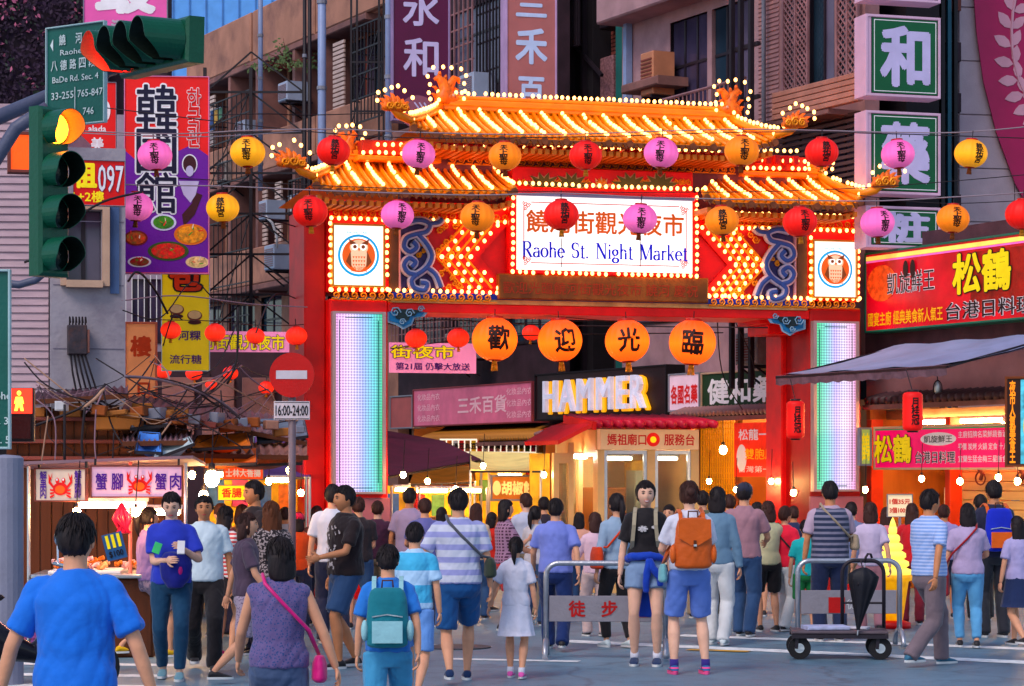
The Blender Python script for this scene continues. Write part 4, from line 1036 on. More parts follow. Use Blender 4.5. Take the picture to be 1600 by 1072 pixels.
for lb,px,py in (('on the tan facade right of the truss, upper floor',374,205),('on the tan facade behind the yellow lanterns',345,268),('on the tan facade just left of the purple sign',520,236),('on the dark block right of the purple sign',728,135),('on the dark block above the faded pink sign',705,540),('on the mauve building above the welcome lanterns',1165,545)):
    ac_unit('grimy air conditioner '+lb,ST,px,py,.62,.48,.5,-.9,mat=pm('ac_grimy',q(150,140,140),.6,.3,scale=6,dirt=q(90,60,50),dscale=4) if px % 2 else None)
rr = random.Random(12)
for k,(px,z0_,z1_) in enumerate(((330,6,12),(360,5,11),(425,7,12.4),(540,4,9.5),(575,8,12.4),(1195,5,12),(1050,5,6.5))):
    x = sx(px,-.1); p = ST.o+ST.ex*x-ST.ey*.12; t = MB().tube([(0,0,z0_),(0,0,z1_-.4),(.15,.02,z1_-.2),(.15,.1,z1_)],.035,8).build('drainpipe',[m_paleblue,m_brick,M_GREY][k % 3],loc=(p.x,p.y,0),smooth=True)
    tag(t,'%s drainpipe on the facade %s' % (['pale blue','rusty brown','grey'][k % 3],['far left of the tan building','behind the black truss','by the leafy plant','left of the ladder frame, lower','behind the ladder frame','on the ribbed tile building','low on the mauve building'][k]),'pipe')
for k,(px,z,w) in enumerate(((330,9.9,1.4),(470,7.3,1.6))):      # washing on balconies
    p = ST.o+ST.ex*sx(px,-.85)-ST.ey*.85; t = thing('washing_line',['washing on a pole high behind the black truss','washing on a pole behind the ladder frame, lower floor'][k],'washing',(p.x,p.y,z),ST.yaw)
    MB().tube([(-w/2,0,.6),(w/2,0,.6)],.012,5).build('pole',M_STEEL,t)
    for i in range(5): x = -w/2+.15+i*.3; h_ = rr.uniform(.3,.55); MB().add([(x-.1,0,.59),(x+.1,.01,.59),(x+.12,.03,.59-h_),(x-.12,-.02,.59-h_)],[(0,1,2,3)]).build('garment',pm('garment_%d' % (i+k),[q(150,60,70),q(200,200,210),q(60,80,130),q(190,150,90),q(90,130,110),q(210,150,170)][(i+k) % 6],.8),t)
# ------------------------------------------------------------------ signs and banners
def sign(name,label,cat,fr,px0,px1,pyt,pyb,off,depth,face,edge=None,rim=.03,group=None,curve=0,rimmat=None):
    """box sign with its own frame; returns (root, face_part, w, h); local x -w/2..w/2, z 0..h, front at y=0"""
    a,_ = fr.at(px0,pyt,off); b,_ = fr.at(px1,pyt,off); zc_ = (px0+px1)/2
    zt_ = fr.at(zc_,pyt,off)[1]; zb_ = fr.at(zc_,pyb,off)[1]; w,h = b-a,zt_-zb_
    p = fr.o+fr.ex*((a+b)/2)+fr.ey*off
    t = thing(name,label,cat,(p.x,p.y,zb_),fr.yaw,group)
    fc = MB().box(-w/2+rim,w/2-rim,0,depth*.9,rim,h-rim).build('face',face,t)
    if rim:
        f = MB(); y0,y1 = -.02,depth
        f.cbox(-w/2,-w/2+rim,y0,y1,0,h,.004); f.cbox(w/2-rim,w/2,y0,y1,0,h,.004)
        f.cbox(-w/2+rim,w/2-rim,y0,y1,h-rim,h,.004); f.cbox(-w/2+rim,w/2-rim,y0,y1,0,rim,.004)
        f.build('sign_frame',rimmat or M_GREY,t)
    return t,fc,w,h
def flat(par,pts,y,mat,name='print',th=.003): return MB().prism(pts,y-th,y).build(name,mat,par)
def rect(par,x0,x1,z0,z1,y,mat,name='print',th=.003): return MB().box(x0,x1,y-th,y,z0,z1).build(name,mat,par)
def disc(par,cx,cz,rx,rz,y,mat,name='print',n=24,th=.004): return flat(par,[(cx+rx*math.cos(2*math.pi*i/n),cz+rz*math.sin(2*math.pi*i/n)) for i in range(n)],y,mat,name,th)
FR = lambda px,D,yaw: Frame(wp(px,735,D).to_tuple()[:2]+(0,),R(yaw))
yel = pm('sign_yellow',q(240,215,20),.5,.06,estr=.25); wht = pm('sign_white',q(238,232,240),.5,.04,estr=.12); redp = pm('sign_red_print',q(215,20,30),.5,.06,estr=.1)
blk = pm('sign_black_print',q(22,14,20),.5); pale_v = pm('pale_violet_letter',q(196,186,225),.5,.08,estr=.08); purp = pm('sign_purple_print',q(80,30,120),.5)
# tall purple sign
t,fc,w,h = sign('vertical_sign','tall dark purple sign with pale angular characters behind the left main roof','sign',FR(657,39,16),612,703,-30,190,0,.3,pm('deep_purple',q(86,10,62),.45,.08,estr=.04),rimmat=pm('lilac_rim',q(150,130,170)))
letter(fc,'永',pale_v,0,h*.82,h=.62,w=.58,y=-.006,bold=.02); letter(fc,'和',pale_v,0,h*.455,h=.6,w=.56,y=-.006,bold=.02)
disc(fc,-.05,.15,.30,.27,-.004,pm('faded_emblem',q(150,92,110),.5)); 
for k in range(3): flat(fc,[(-.12+k*.08,.3),(-.1+k*.08,.31),(.1+k*.06,.06),(.06+k*.06,.06)],-.009,pale_v)
# pink sign
t,fc,w,h = sign('vertical_sign','brownish pink hanging sign with pale blue characters above the middle of the main roof','sign',FR(830,38.5,16),790,870,-30,163,0,.3,pm('dusty_pink_sign',q(176,112,112),.5,.08,estr=.04),rimmat=pm('lilac_rim2',q(190,160,200)))
pb_ = pm('pale_blue_letter',q(190,205,240),.5,.06,estr=.1)
letter(fc,'三',pb_,0,h*.80,h=.34,w=.48,y=-.006,bold=.03); letter(fc,'禾',pb_,0,h*.47,h=.54,w=.5,y=-.006,bold=.03); letter(fc,'百',pb_,0,h*.1,h=.45,w=.4,y=-.006,bold=.03)
# green pharmacy boxes
grn = pm('pharmacy_green',q(6,84,52),.4,.1,estr=.06); rimw = pm('pale_sign_case',q(205,170,196),.4,.05,estr=.1)
PH = FR(1404,34.6,17)
for k,(pt,pbm,chh) in enumerate(((-110,2,'健'),(25,152,'和'),(175,304,'藥'),(323,388,'粧'))):
    lb = ['topmost green sign box cut by the picture top, mostly above the frame','green sign box with one big white character, second of the stack','green sign box behind a pink lantern, third of the stack','lowest green sign box half hidden by the red restaurant sign'][k]
    t,fc,w,h = sign('sign_box',lb,'sign',PH,1352,1469,pt,pbm,0,.36,rimw,rim=.035,group='green sign boxes stacked up the corner',rimmat=rimw)
    rect(fc,-w/2+.09,w/2-.04,.04,h-.04,-.004,blk); gp_ = rect(fc,-w/2+.10,w/2-.05,.05,h-.05,-.008,grn)
    for (a,b_,c_,d_) in ((-w/2+.13,w/2-.07,h-.08,h-.07),(-w/2+.13,w/2-.07,.07,.08),(-w/2+.13,-w/2+.14,.08,h-.08),(w/2-.08,w/2-.07,.08,h-.08)): rect(gp_,a,b_,c_,d_,-.012,wht)
    letter(gp_,chh,pale_v,.03,h*.5,h=h*.70,w=w*.62,y=-.014,bold=.04)
# big red restaurant sign, right (on the street facade)
rimg = pm('green_rim',q(30,110,90),.4)
t,fc,w,h = sign('restaurant_sign','long red and gold lit restaurant sign board right of the gate, above the grey awning','sign',ST,1352,1640,376,508,-.35,.35,pm('restaurant_red',q(200,24,60),.3,.35,scale=1.6,estr=.28,bump=0),rimmat=rimg)
rect(fc,-w/2+.03,w/2-.03,h-.12,h-.06,-.004,pm('rim_stripe_yellow',q(245,210,120),.4,estr=.6)); rect(fc,-w/2+.03,w/2-.03,h-.15,h-.125,-.004,pm('rim_stripe_pink',q(240,120,190),.4,estr=.5)); 
def lx(t_): return -w/2+w*t_
disc(fc,lx(.1),h*.60,.36,.26,-.004,pm('round_dish',q(232,104,70),.5,.4,scale=12,estr=.2)); rect(fc,lx(.60),lx(.92),h*.12,h*.84,-.003,pm('flame_brown',q(150,40,20),.4,.6,scale=3,estr=.15))
outlined(fc,'松鶴',yel,pm('sign_black_print',q(22,14,20)),lx(.66),h*.60,w=w*.30,h=h*.46,y=-.008,bold=.03)
outlined(fc,'凱旋鮮王',blk,wht,lx(.27),h*.58,w=w*.27,h=h*.26,y=-.008,bold=.0)
disc(fc,lx(.245),h*.74,.06,.12,-.02,blk); disc(fc,lx(.285),h*.74,.06,.12,-.02,blk)
letter(fc,'國宴主廚 經典美食新人氣王',pm('gold_print',q(240,180,30),.5,.05,estr=.2),lx(.235),h*.16,w=w*.43,h=h*.17,y=-.008,bold=.02)
outlined(fc,'台港日料理',blk,wht,lx(.70),h*.17,w=w*.46,h=h*.2,y=-.01,bold=.01)
# lower red sign
t,fc,w,h = sign('restaurant_sign','magenta lit shop sign with yellow characters under the hanging cylindrical lantern','sign',ST,1366,1590,664,734,-.25,.25,pm('magenta_lit',q(205,14,96),.35,.15,scale=2,estr=.6,bump=0),rimmat=pm('cream_rim',q(225,205,170),.4,.1))
rect(fc,-w/2+.03,w/2-.03,h-.055,h-.035,-.004,pm('green_line',q(40,140,90),.4,estr=.3))
outlined(fc,'松鶴',yel,blk,-w*.355,h*.48,w=w*.27,h=h*.62,y=-.008,bold=.03,ow=.02)
disc(fc,-w*.03,h*.69,w*.125,h*.15,-.004,wht); letter(fc,'凱旋鮮王',blk,-w*.03,h*.69,w=w*.2,h=h*.16,y=-.01,bold=.01)
outlined(fc,'台港日料理',blk,wht,-w*.05,h*.28,w=w*.28,h=h*.26,y=-.008,bold=.005,ow=.04)
for k,tx in enumerate(('主廚招牌名菜鮮蔬香滷味','平價 炭烤 火鍋 定食 十八種','宜蘭生猛金梅三星飯食豚')): letter(fc,tx,wht,w*.29,h*(.78-.27*k),w=w*.36,h=h*.15,y=-.008,bold=.01)
# stub sign left of it
t,fc,w,h = sign('shop_sign','small yellow and green sign edge beside the right LED column','sign',FR(1353,34.6,10),1343,1362,668,728,0,.1,pm('lime_panel',q(170,190,110),.5,estr=.3))
letter(fc,'鶴',yel,0,h*.5,w=w*.7,h=h*.7,y=-.006,bold=.02)
# vertical menu sign at the right edge
t,fc,w,h = sign('menu_sign','vertical dark wooden menu sign with orange characters at the right edge','sign',FR(1590,29,-12),1570,1625,588,730,0,.1,pm('dark_menu',q(48,18,10),.5,.2),rimmat=pm('wood_edge',q(120,60,30),.5,.2))
letter(fc,'夜市人氣美食王',pm('orange_print',q(250,150,20),.5,estr=.5),-w*.28,h*.5,h=h*.9,w=.07,y=-.006,bold=.03,vertical=True)
rect(fc,-.02,w/2-.03,.04,h-.04,-.004,pm('menu_picture',q(90,170,190),.4,.6,scale=9,estr=.5)); disc(fc,.1,h*.45,.09,.2,-.01,yel); disc(fc,.1,h*.8,.07,.06,-.01,wht)
# street shops seen through the gate
t,fc,w,h = sign('shop_sign','faded pink sign board with white characters seen through the gate at the left','sign',ST,646,832,602,664,-.35,.35,pm('faded_pink_sign',q(205,110,140),.5,.15,estr=.18),rimmat=pm('dark_pink_rim',q(150,70,80)))
fw_ = pm('faded_white',q(235,190,205),.5,estr=.15)
letter(fc,'三禾百貨',fw_,w*.1,h*.5,w=w*.40,h=h*.42,y=-.006,bold=.02)
for sgn,xx in ((-1,-.36),(1,.4)):
    for k in range(3): letter(fc,'化妝品內衣褲'[:5],fw_,w*xx,h*(.22+.28*k),w=w*.2,h=h*.17,y=-.006)
t,fc,w,h = sign('shop_sign','plain salmon end panel at the left end of the faded pink sign','sign',ST,610,645,618,670,-.3,.3,pm('salmon_panel',q(190,95,95),.5,.15))
t,fc,w,h = sign('shop_sign','black sign board with big white glowing block capitals in the middle of the gate opening','sign',ST,836,1042,577,654,-.45,.35,pm('black_board',q(38,14,20),.5,.3),rimmat=M_DARK)
letter(fc,'HAMMER',pm('hammer_gold',q(240,170,20),.4,estr=.6),w*.012,h*.475,w=w*.76,h=h*.64,y=-.03,bold=.035,ext=.02,space=1.2)
letter(fc,'HAMMER',pm('hammer_white',q(225,222,245),.4,estr=.25),0,h*.5,w=w*.76,h=h*.64,y=-.10,bold=.012,ext=.04,space=1.2)
t,fc,w,h = sign('shop_sign','small white sign with red characters left of the dark green pharmacy sign','sign',ST,1045,1094,583,643,-.5,.3,pm('pinkish_white',q(225,195,215),.5,.08,estr=.25))
letter(fc,'各國名藥',redp,0,h*.45,w=w*.84,h=h*.48,y=-.006,bold=.03)
t,fc,w,h = sign('shop_sign','dark green pharmacy sign with white brush characters behind the right red pillar','sign',ST,1096,1262,577,640,-.5,.3,pm('dark_green_board',q(38,64,40),.5,.1),rimmat=pm('beige_rim',q(200,170,150)))
letter(fc,'健和藥粧',wht,0,h*.5,w=w*.86,h=h*.62,y=-.006,bold=.03)
# red banner with orange script
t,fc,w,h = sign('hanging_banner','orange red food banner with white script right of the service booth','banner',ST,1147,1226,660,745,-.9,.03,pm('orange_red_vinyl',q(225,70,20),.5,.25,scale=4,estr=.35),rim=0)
letter(fc,'松龍一豚',wht,0,h*.78,w=w*.8,h=h*.2,y=-.006,bold=.02); outlined(fc,'雙胞胎',pm('orange_print',q(250,150,20)),redp,.05,h*.42,w=w*.6,h=h*.2,y=-.006); letter(fc,'台灣第一家',wht,0,h*.14,w=w*.8,h=h*.12,y=-.006)
disc(fc,-w*.34,h*.35,w*.1,h*.25,-.006,wht)
# pink festival banners
for (a,b,pt,pbm,tx,lb,yaw,D_) in ((306,480,518,574,'河街觀光夜市 母','pink festival banner with yellow edged characters left of the gate',14,41),(608,744,536,583,'街夜市','pink festival banner seen through the gate beside its left column',16,38)):
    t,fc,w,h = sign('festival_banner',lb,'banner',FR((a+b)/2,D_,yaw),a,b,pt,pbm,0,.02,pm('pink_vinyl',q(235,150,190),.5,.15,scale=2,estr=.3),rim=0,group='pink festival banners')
    outlined(fc,tx,yel,purp,-w*.12 if a > 500 else 0,h*.70,w=w*(.72 if a > 500 else .9),h=h*.42,y=-.006,bold=.02,ow=.035)
    letter(fc,'第21屆 仍擊大放送' if a > 500 else '慶祝 第2街 好禮大放送',redp if a < 500 else purp,0,h*.22,w=w*.85,h=h*.24,y=-.006,bold=.02)
# korean restaurant banner
KF = FR(260,31.5,4)
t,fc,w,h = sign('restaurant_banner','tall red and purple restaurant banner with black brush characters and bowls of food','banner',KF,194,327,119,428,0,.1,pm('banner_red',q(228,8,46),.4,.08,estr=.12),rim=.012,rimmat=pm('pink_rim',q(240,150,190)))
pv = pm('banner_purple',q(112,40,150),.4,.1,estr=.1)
flat(fc,[(-w/2+.015,.02),(w/2-.015,.02),(w/2-.015,h*.60),(w*.3,h*.655),(w*.08,h*.61),(-.05,h*.53),(-w*.3,h*.55),(-w/2+.015,h*.62)],-.004,pv)
outlined(fc,'韓',pm('navy_black',q(20,14,50)),wht,-w*.12,h*.84,h=.58,w=.50,y=-.01,bold=.014,ow=.035)
outlined(fc,'國',pm('navy_black',q(20,14,50)),wht,-w*.12,h*.62,h=.56,w=.50,y=-.01,bold=.014,ow=.035)
outlined(fc,'館',pm('navy_black',q(20,14,50)),wht,-w*.12,h*.41,h=.52,w=.50,y=-.01,bold=.014,ow=.035)
outlined(fc,'한국관',redp,wht,w*.32,h*.79,h=.76,w=.17,y=-.01,bold=.02,ow=.03,vertical=True)
# dancer figure print
dk = pm('dark_maroon_print',q(70,20,30),.5); lil = pm('lilac_print',q(220,205,240),.5)
disc(fc,w*.27,h*.555,.10,.13,-.009,wht); disc(fc,w*.27,h*.555,.085,.115,-.014,dk); disc(fc,w*.27,h*.52,.05,.07,-.019,lil)
flat(fc,[(w*.14,h*.47),(w*.38,h*.47),(w*.34,h*.4),(w*.28,h*.36),(w*.2,h*.4)],-.012,lil); flat(fc,[(w*.3,h*.42),(w*.42,h*.4),(w*.33,h*.3),(w*.2,h*.24),(w*.18,h*.3),(w*.3,h*.36)],-.010,dk)
food = [(-w*.36,h*.18,.12,.08,q(120,30,20),q(190,80,50)),(-.04,h*.26,.13,.085,q(230,220,250),q(70,130,40)),(w*.28,h*.20,.17,.11,q(230,120,30),q(240,150,40)),(.02,h*.115,.21,.10,q(60,80,30),q(225,60,30)),(-w*.32,h*.06,.12,.055,q(240,220,230),q(150,30,30)),(w*.36,h*.06,.12,.06,q(240,200,160),q(235,190,140))]
rr = random.Random(2)
for i,(x,z,a,b,c1,c2) in enumerate(food):
    a,b = a*1.26,b*1.26
    disc(fc,x,z,a,b,-.010,pm('bowl_rim_%d' % i,c1,.5,estr=.08),'dish_print'); f_ = pm('dish_food_%d' % i,c2,.5,.5,scale=22,dirt=q(60,90,30),dscale=14,damt=.8,estr=.1); disc(fc,x,z,a*.82,b*.8,-.015,f_,'dish_print')
    for k in range(10):
        aa = rr.uniform(0,6.28); rad = rr.uniform(0,.6); x_,z_ = x+a*rad*math.cos(aa),z+b*rad*math.sin(aa); bb = rr.uniform(0,3); L_ = rr.uniform(.03,.07)
        flat(fc,[(x_,z_),(x_+L_*math.cos(bb),z_+L_*math.sin(bb)),(x_+L_*math.cos(bb)-.012,z_+L_*math.sin(bb)+.012),(x_-.012,z_+.012)],-.02,f_ if k % 2 else pm('garnish_%d' % (k % 3),[q(235,70,50),q(240,210,190),q(90,150,50)][k % 3],.5,estr=.1),'garnish_print')
# yellow bun banner below
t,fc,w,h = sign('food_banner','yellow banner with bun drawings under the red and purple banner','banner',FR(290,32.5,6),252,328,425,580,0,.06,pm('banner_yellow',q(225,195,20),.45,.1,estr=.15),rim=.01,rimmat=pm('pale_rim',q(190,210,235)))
outlined(fc,'包',pm('orange_red_print',q(225,80,40),.5),blk,.0,h*.93,h=.3,w=.4,y=-.005,bold=.04,ow=.06)
for x,z in ((-.12,.62),(.12,.56)):
    disc(fc,x,h*z,.1,.07,-.005,m_brick); disc(fc,x,h*z+.01,.085,.055,-.01,pm('bun_print',q(235,200,150))); disc(fc,x,h*z-.09,.09,.03,-.009,dk)
letter(fc,'河粿',purp,.05,h*.36,h=.13,w=.3,y=-.006,bold=.02); letter(fc,'流行糖',purp,.0,h*.12,h=.12,w=.42,y=-.006,bold=.02)
# orange vertical sign
t,fc,w,h = sign('vertical_sign','faded orange sign with red characters left of the yellow bun banner','sign',FR(220,32.5,8),194,246,503,622,0,.12,pm('faded_orange',q(225,150,110),.5,.12,estr=.15),rimmat=pm('faded_rim',q(200,110,90)))
letter(fc,'樓',pm('faded_red_print',q(210,80,50)),0,h*.68,h=.26,y=-.005,bold=.04); letter(fc,'口',pm('faded_red_print',q(210,80,50)),.04,h*.12,h=.16,y=-.005,bold=.04)
# pink banner at the top
t,fc,w,h = sign('shop_banner','pink banner with bold white character cut off by the picture top','banner',FR(195,32,4),130,262,-60,48,0,.08,pm('hot_pink',q(230,110,175),.45,.08,estr=.12),rim=.012)
letter(fc,'最',wht,0,h*.62,h=.62,w=.72,y=-.006,bold=.05); letter(fc,'漢',pm('greyed_white',q(200,185,200)),-.1,h*.06,h=.16,y=-.006,bold=.05)
# red rental signs
t,fc,w,h = sign('rental_sign','red board with yellow and white print behind the vertical traffic light','sign',FR(150,26.4,16),113,196,250,322,0,.05,pm('rental_red',q(222,20,16),.45,.06,estr=.1),rim=.01)
letter(fc,'租',yel,-w*.27,h*.66,h=.26,w=.24,y=-.006,bold=.05); outlined(fc,'097',wht,purp,w*.22,h*.6,h=.28,w=.27,y=-.006,bold=.01,ow=.02); letter(fc,'1+2樓',yel,-w*.2,h*.2,h=.12,w=.33,y=-.006,bold=.02)
t,fc,w,h = sign('shop_banner','narrow red sign strip left of the tall red and purple banner','sign',FR(165,32,6),110,182,128,246,0,.06,pm('strip_red',q(225,24,34),.45,.08,estr=.1),rim=.01)
letter(fc,'美',wht,.05,h*.18,h=.16,y=-.006,bold=.03); letter(fc,'alada',wht,.05,h*.38,h=.08,y=-.006,bold=.02); disc(fc,.15,h*.62,.07,.14,-.005,wht)
t,fc,w,h = sign('lit_sign','glowing orange box sign at the far left behind the traffic light pole','sign',FR(35,24,14),12,60,206,270,0,.15,pm('orange_lit',q(245,100,10),.4,.15,estr=.7),rimmat=m_brick)
# crab stall boards are in the stalls part
# street name sign on the traffic arm
SF = FR(118,18.6,-33)
t,fc,w,h = sign('street_name_sign','green street name sign with white text hanging on the traffic light arm','street sign',SF,73,165,38,196,0,.02,pm('road_sign_green',q(6,92,84),.4,.08),rim=.012,rimmat=pm('sign_border',q(175,200,205)))
SGR = R(0)
tw = pm('sign_text_white',q(220,232,235),.5,.03)
for k,chh in enumerate('饒河街'): letter(fc,chh,tw,-w*.22+w*.28*k,h*.86,h=h*.105,w=w*.11,y=-.006,bold=.02)
flat(fc,[(-w*.43,h*.82),(-w*.38,h*.88),(-w*.38,h*.76)],-.004,tw)
letter(fc,'Raohe St.',tw,w*.02,h*.735,h=h*.055,w=w*.55,y=-.006,bold=.01)
for k,chh in enumerate('八德路四段'): letter(fc,chh,tw,-w*.36+w*.16*k,h*.61,h=h*.1,w=w*.11,y=-.006,bold=.02)
letter(fc,'BaDe Rd. Sec. 4',tw,0,h*.47,h=h*.06,w=w*.78,y=-.006,bold=.01)
letter(fc,'33-255',tw,-w*.22,h*.31,h=h*.07,w=w*.38,y=-.006,bold=.01); letter(fc,'765-847',tw,w*.25,h*.31,h=h*.07,w=w*.42,y=-.006,bold=.01)
letter(fc,'30-226',tw,-w*.22,h*.13,h=h*.07,w=w*.38,y=-.006,bold=.01); letter(fc,'746',tw,w*.22,h*.13,h=h*.07,w=w*.18,y=-.006,bold=.01)
rect(fc,-w*.01,w*.0,h*.05,h*.38,-.006,tw)
# green sign at left edge
t,fc,w,h = sign('direction_sign','big green direction sign cut off by the left picture edge','street sign',FR(-20,15,0),-150,17,421,702,0,.02,pm('road_sign_green',q(6,92,84)),rim=.015,rimmat=pm('sign_border',q(175,200,205)))
for tx,z in (('Raohe',.28),('Rd. 3',.14),('Sec. 5',.035)): letter(fc,tx,tw,w*.38,h*z+.02,h=.045,y=-.006,bold=.01)
t,fc,w,h = sign('notice_plate','small blue and white plate on the concrete post at the left edge','sign',FR(0,19.8,0),-20,9,716,760,0,.01,pm('plate_blue',q(30,40,140),.4),rim=0)
rect(fc,-w/2,w/2,0,h*.45,-.003,tw); letter(fc,'8樓',tw,.03,h*.75,h=h*.3,y=-.006)
# no entry sign
p = gp(456,1012); p = Vector(((456-CX)/FPX*24.5,24.5,0))
ne = thing('no_entry_sign','round red no entry sign with white bar and time plate on grey post','traffic sign',(p.x,p.y,0),R(2))
MB().tube([(0,.05,0),(0,.05,HC-(560-735)/FPX*24.5)],.038,12).build('post',pm('galvanised_post',q(120,105,115),.5,.2,dirt=q(80,60,60),dscale=6),ne,True)
zc2 = HC-(586-735)/FPX*24.5; rr_ = 35/FPX*24.5
dsc = MB().prism([(rr_*math.cos(R(a)),zc2+rr_*math.sin(R(a))) for a in range(0,360,8)],-.01,.008).build('disc',pm('traffic_red',q(196,16,34),.35,.08),ne)
rect(dsc,-rr_*.7,rr_*.68,zc2-.04,zc2+.045,-.012,pm('reflective_white',q(215,205,215),.4))
zt_ = HC-(627-735)/FPX*24.5; zb_ = HC-(656-735)/FPX*24.5; pw = 28/FPX*24.5
pl_ = MB().cbox(-pw,pw,-.006,.008,zb_,zt_,.003).build('plate',pm('reflective_white',q(215,205,215)),ne)
letter(pl_,'16:00-24:00',blk,0,(zt_+zb_)/2,w=pw*1.8,h=(zt_-zb_)*.55,y=-.008,bold=.02)
fr_ = MB()
for (a,b,c_,d_) in ((-pw+.008,pw-.008,zt_-.014,zt_-.008),(-pw+.008,pw-.008,zb_+.008,zb_+.014)): fr_.box(a,b,-.009,-.006,c_,d_)
fr_.build('plate_border',blk,pl_)
# ------------------------------------------------------------------ shops under the facades
M_WARM = em('warm_tube_glow',(1.0,.53,.17),95.0); M_COOL = em('cool_tube_glow',(1.0,.90,.68),60.0); M_PINKT = em('pink_tube_glow',(1.0,.45,.4),26.0)
M_YELBOARD = pm('yellow_stall_board',q(255,205,90),.6,.35,scale=4); m_wood = pm('warm_shop_wood',q(176,110,60),.5,.3,scale=3,stretch=(1,1,.2),dirt=q(90,50,30),dscale=3)  # yellow board is plain colour, no emission
m_dwood = pm('dark_stall_wood',q(96,50,30),.7,.35,scale=3,stretch=(3,3,.3),dirt=q(40,22,18),dscale=3); m_beige = pm('beige_panel',q(190,120,70),.5,.12,dirt=q(160,110,70),dscale=2)
m_ceil = pm('shop_ceiling',q(150,120,100),.8,.2)
GOODS = [pm('goods_%d' % i,c,.45,.3,scale=15,bump=.05) for i,c in enumerate([q(220,60,40),q(240,190,60),q(230,220,210),q(90,140,80),q(70,110,180),q(240,130,40),q(200,80,130),q(150,100,60)])]
def tube_lamp(label,fr,x,y,z,L_,mat,group='fluorescent tubes in the stalls',rz=0.0,name='fluorescent_lamp'):
    p = fr.o+fr.ex*x+fr.ey*y
    t = thing(name,label,'lamp',(p.x,p.y,z),fr.yaw+rz,group)
    MB().tube([(-L_/2,0,0),(L_/2,0,0)],.028,8).build('tube',mat,t,True)
    MB().cbox(-L_/2-.03,L_/2+.03,-.025,.025,.03,.07,.005).build('fixture',M_WHITE,t)
    for s in (-1,1): MB().cbox(s*L_/2-.02,s*L_/2+.02,-.02,.02,-.02,.03,.004).build('socket',M_WHITE,t)
    return t
def goods(par,x0,x1,z,y0,y1,n,rr,hmax=.22,name='goods'):
    st = (x1-x0)/n
    for i in range(n):
        m = rr.choice(GOODS); w = st*rr.uniform(.55,.9); h = rr.uniform(.4,1)*hmax; x = x0+st*(i+.5)
        if rr.random() < .5: MB().cbox(x-w/2,x+w/2,y0,y1,z,z+h,.01).build(name,m,par)
        else: MB().lathe([(w*.42,0),(w*.45,h*.1),(w*.45,h*.65),(w*.2,h*.8),(w*.2,h)],10,(x,(y0+y1)/2,z)).build(name,m,par,True)
def shop(label,px0,px1,zt,seed,back=2.6,wallm=None,lamp=None,y0=0.05,nsh=4,z0=.3):
    a,b = sx(px0),sx(px1); w = b-a; rr = random.Random(seed)
    p = ST.o+ST.ex*((a+b)/2)
    t = thing('shop',label,'shop',(p.x,p.y,0),ST.yaw,'open fronted shops along the market street')
    wallm = wallm or M_YELBOARD
    MB().box(-w/2,w/2,back,back+.1,0,zt).build('back_wall',wallm,t)
    MB().box(-w/2,-w/2+.1,y0,back-.002,0,zt-.002).build('side_wall',m_beige,t); MB().box(w/2-.1,w/2,y0,back-.002,0,zt-.002).build('side_wall',m_beige,t)
    MB().box(-w/2+.102,w/2-.102,y0,back-.002,zt-.12,zt-.003).build('ceiling',m_ceil,t)
    for k in range(nsh):
        z = z0+.55+k*(zt-z0-1.0)/max(1,nsh-1)
        sh = MB().box(-w/2+.12,w/2-.12,back-.35,back-.003,z,z+.03).build('shelf',m_wood,t); goods(sh,-w/2+.15,w/2-.15,z+.031,back-.33,back-.08,max(4,int(w/.22)),rr)
    cn = MB().cbox(-w/2+.3,w/2-.3,.5,1.1,0,.9,.02).build('counter',m_wood,t); goods(cn,-w/2+.35,w/2-.35,.905,.55,1.0,max(4,int(w/.25)),rr,.3)
    hang = MB()
    for k in range(int(w/.25)):
        x = -w/2+.2+k*.25; z = zt-.2-rr.uniform(.1,.3); MB().cbox(x-.06,x+.06,.7,.74,z-.25,z,.005).build('hanging_bag',rr.choice(GOODS),t); hang.bar((x,.72,z),(x,.72,zt-.12),.008)
    hang.build('hooks',M_BLACK,t)
    for k in range(2):
        tube_lamp('%s warm tube lamp in the %s' % (['front','back'][k],' '.join(label.split()[:9])),Frame(p,ST.yaw),0,.9+k*.9,zt-.2,min(1.2,w*.6),lamp or M_WARM)
    return t
shop('shop bay with lattice lit yellow wall right of the service booth',1092,1150,2.85,3)
shop('shop bay behind the red food banner with shelves of jars',1151,1262,2.85,4)
shop('shop bay under the black block capital sign with snack shelves',845,1010,2.85,5,nsh=3)
shop('shop bay under the faded pink sign with colourful packets',640,838,2.8,6,nsh=3)
shop('narrow shop bay hidden by the booth with paper bags',1012,1090,2.85,8)
# lattice screen; its own faint glow stands in for light from behind
c = MB(); a,b = sx(1096,-.2),sx(1146,-.2)
for i in range(15): x = a+(b-a)*i/14; c.bar((x,-.2,.9),(x,-.2,2.6),.02)
for j in range(20): z = .9+1.7*j/19; c.bar((a,-.18,z),(b,-.18,z),.02)
t = c.build('lattice_screen',pm('honey_lattice',q(225,160,70),.5,.15,estr=.1)); t.location = ST.o; t.rotation_euler = (0,0,ST.yaw); tag(t,'honey coloured wooden lattice screen right of the service booth','screen')
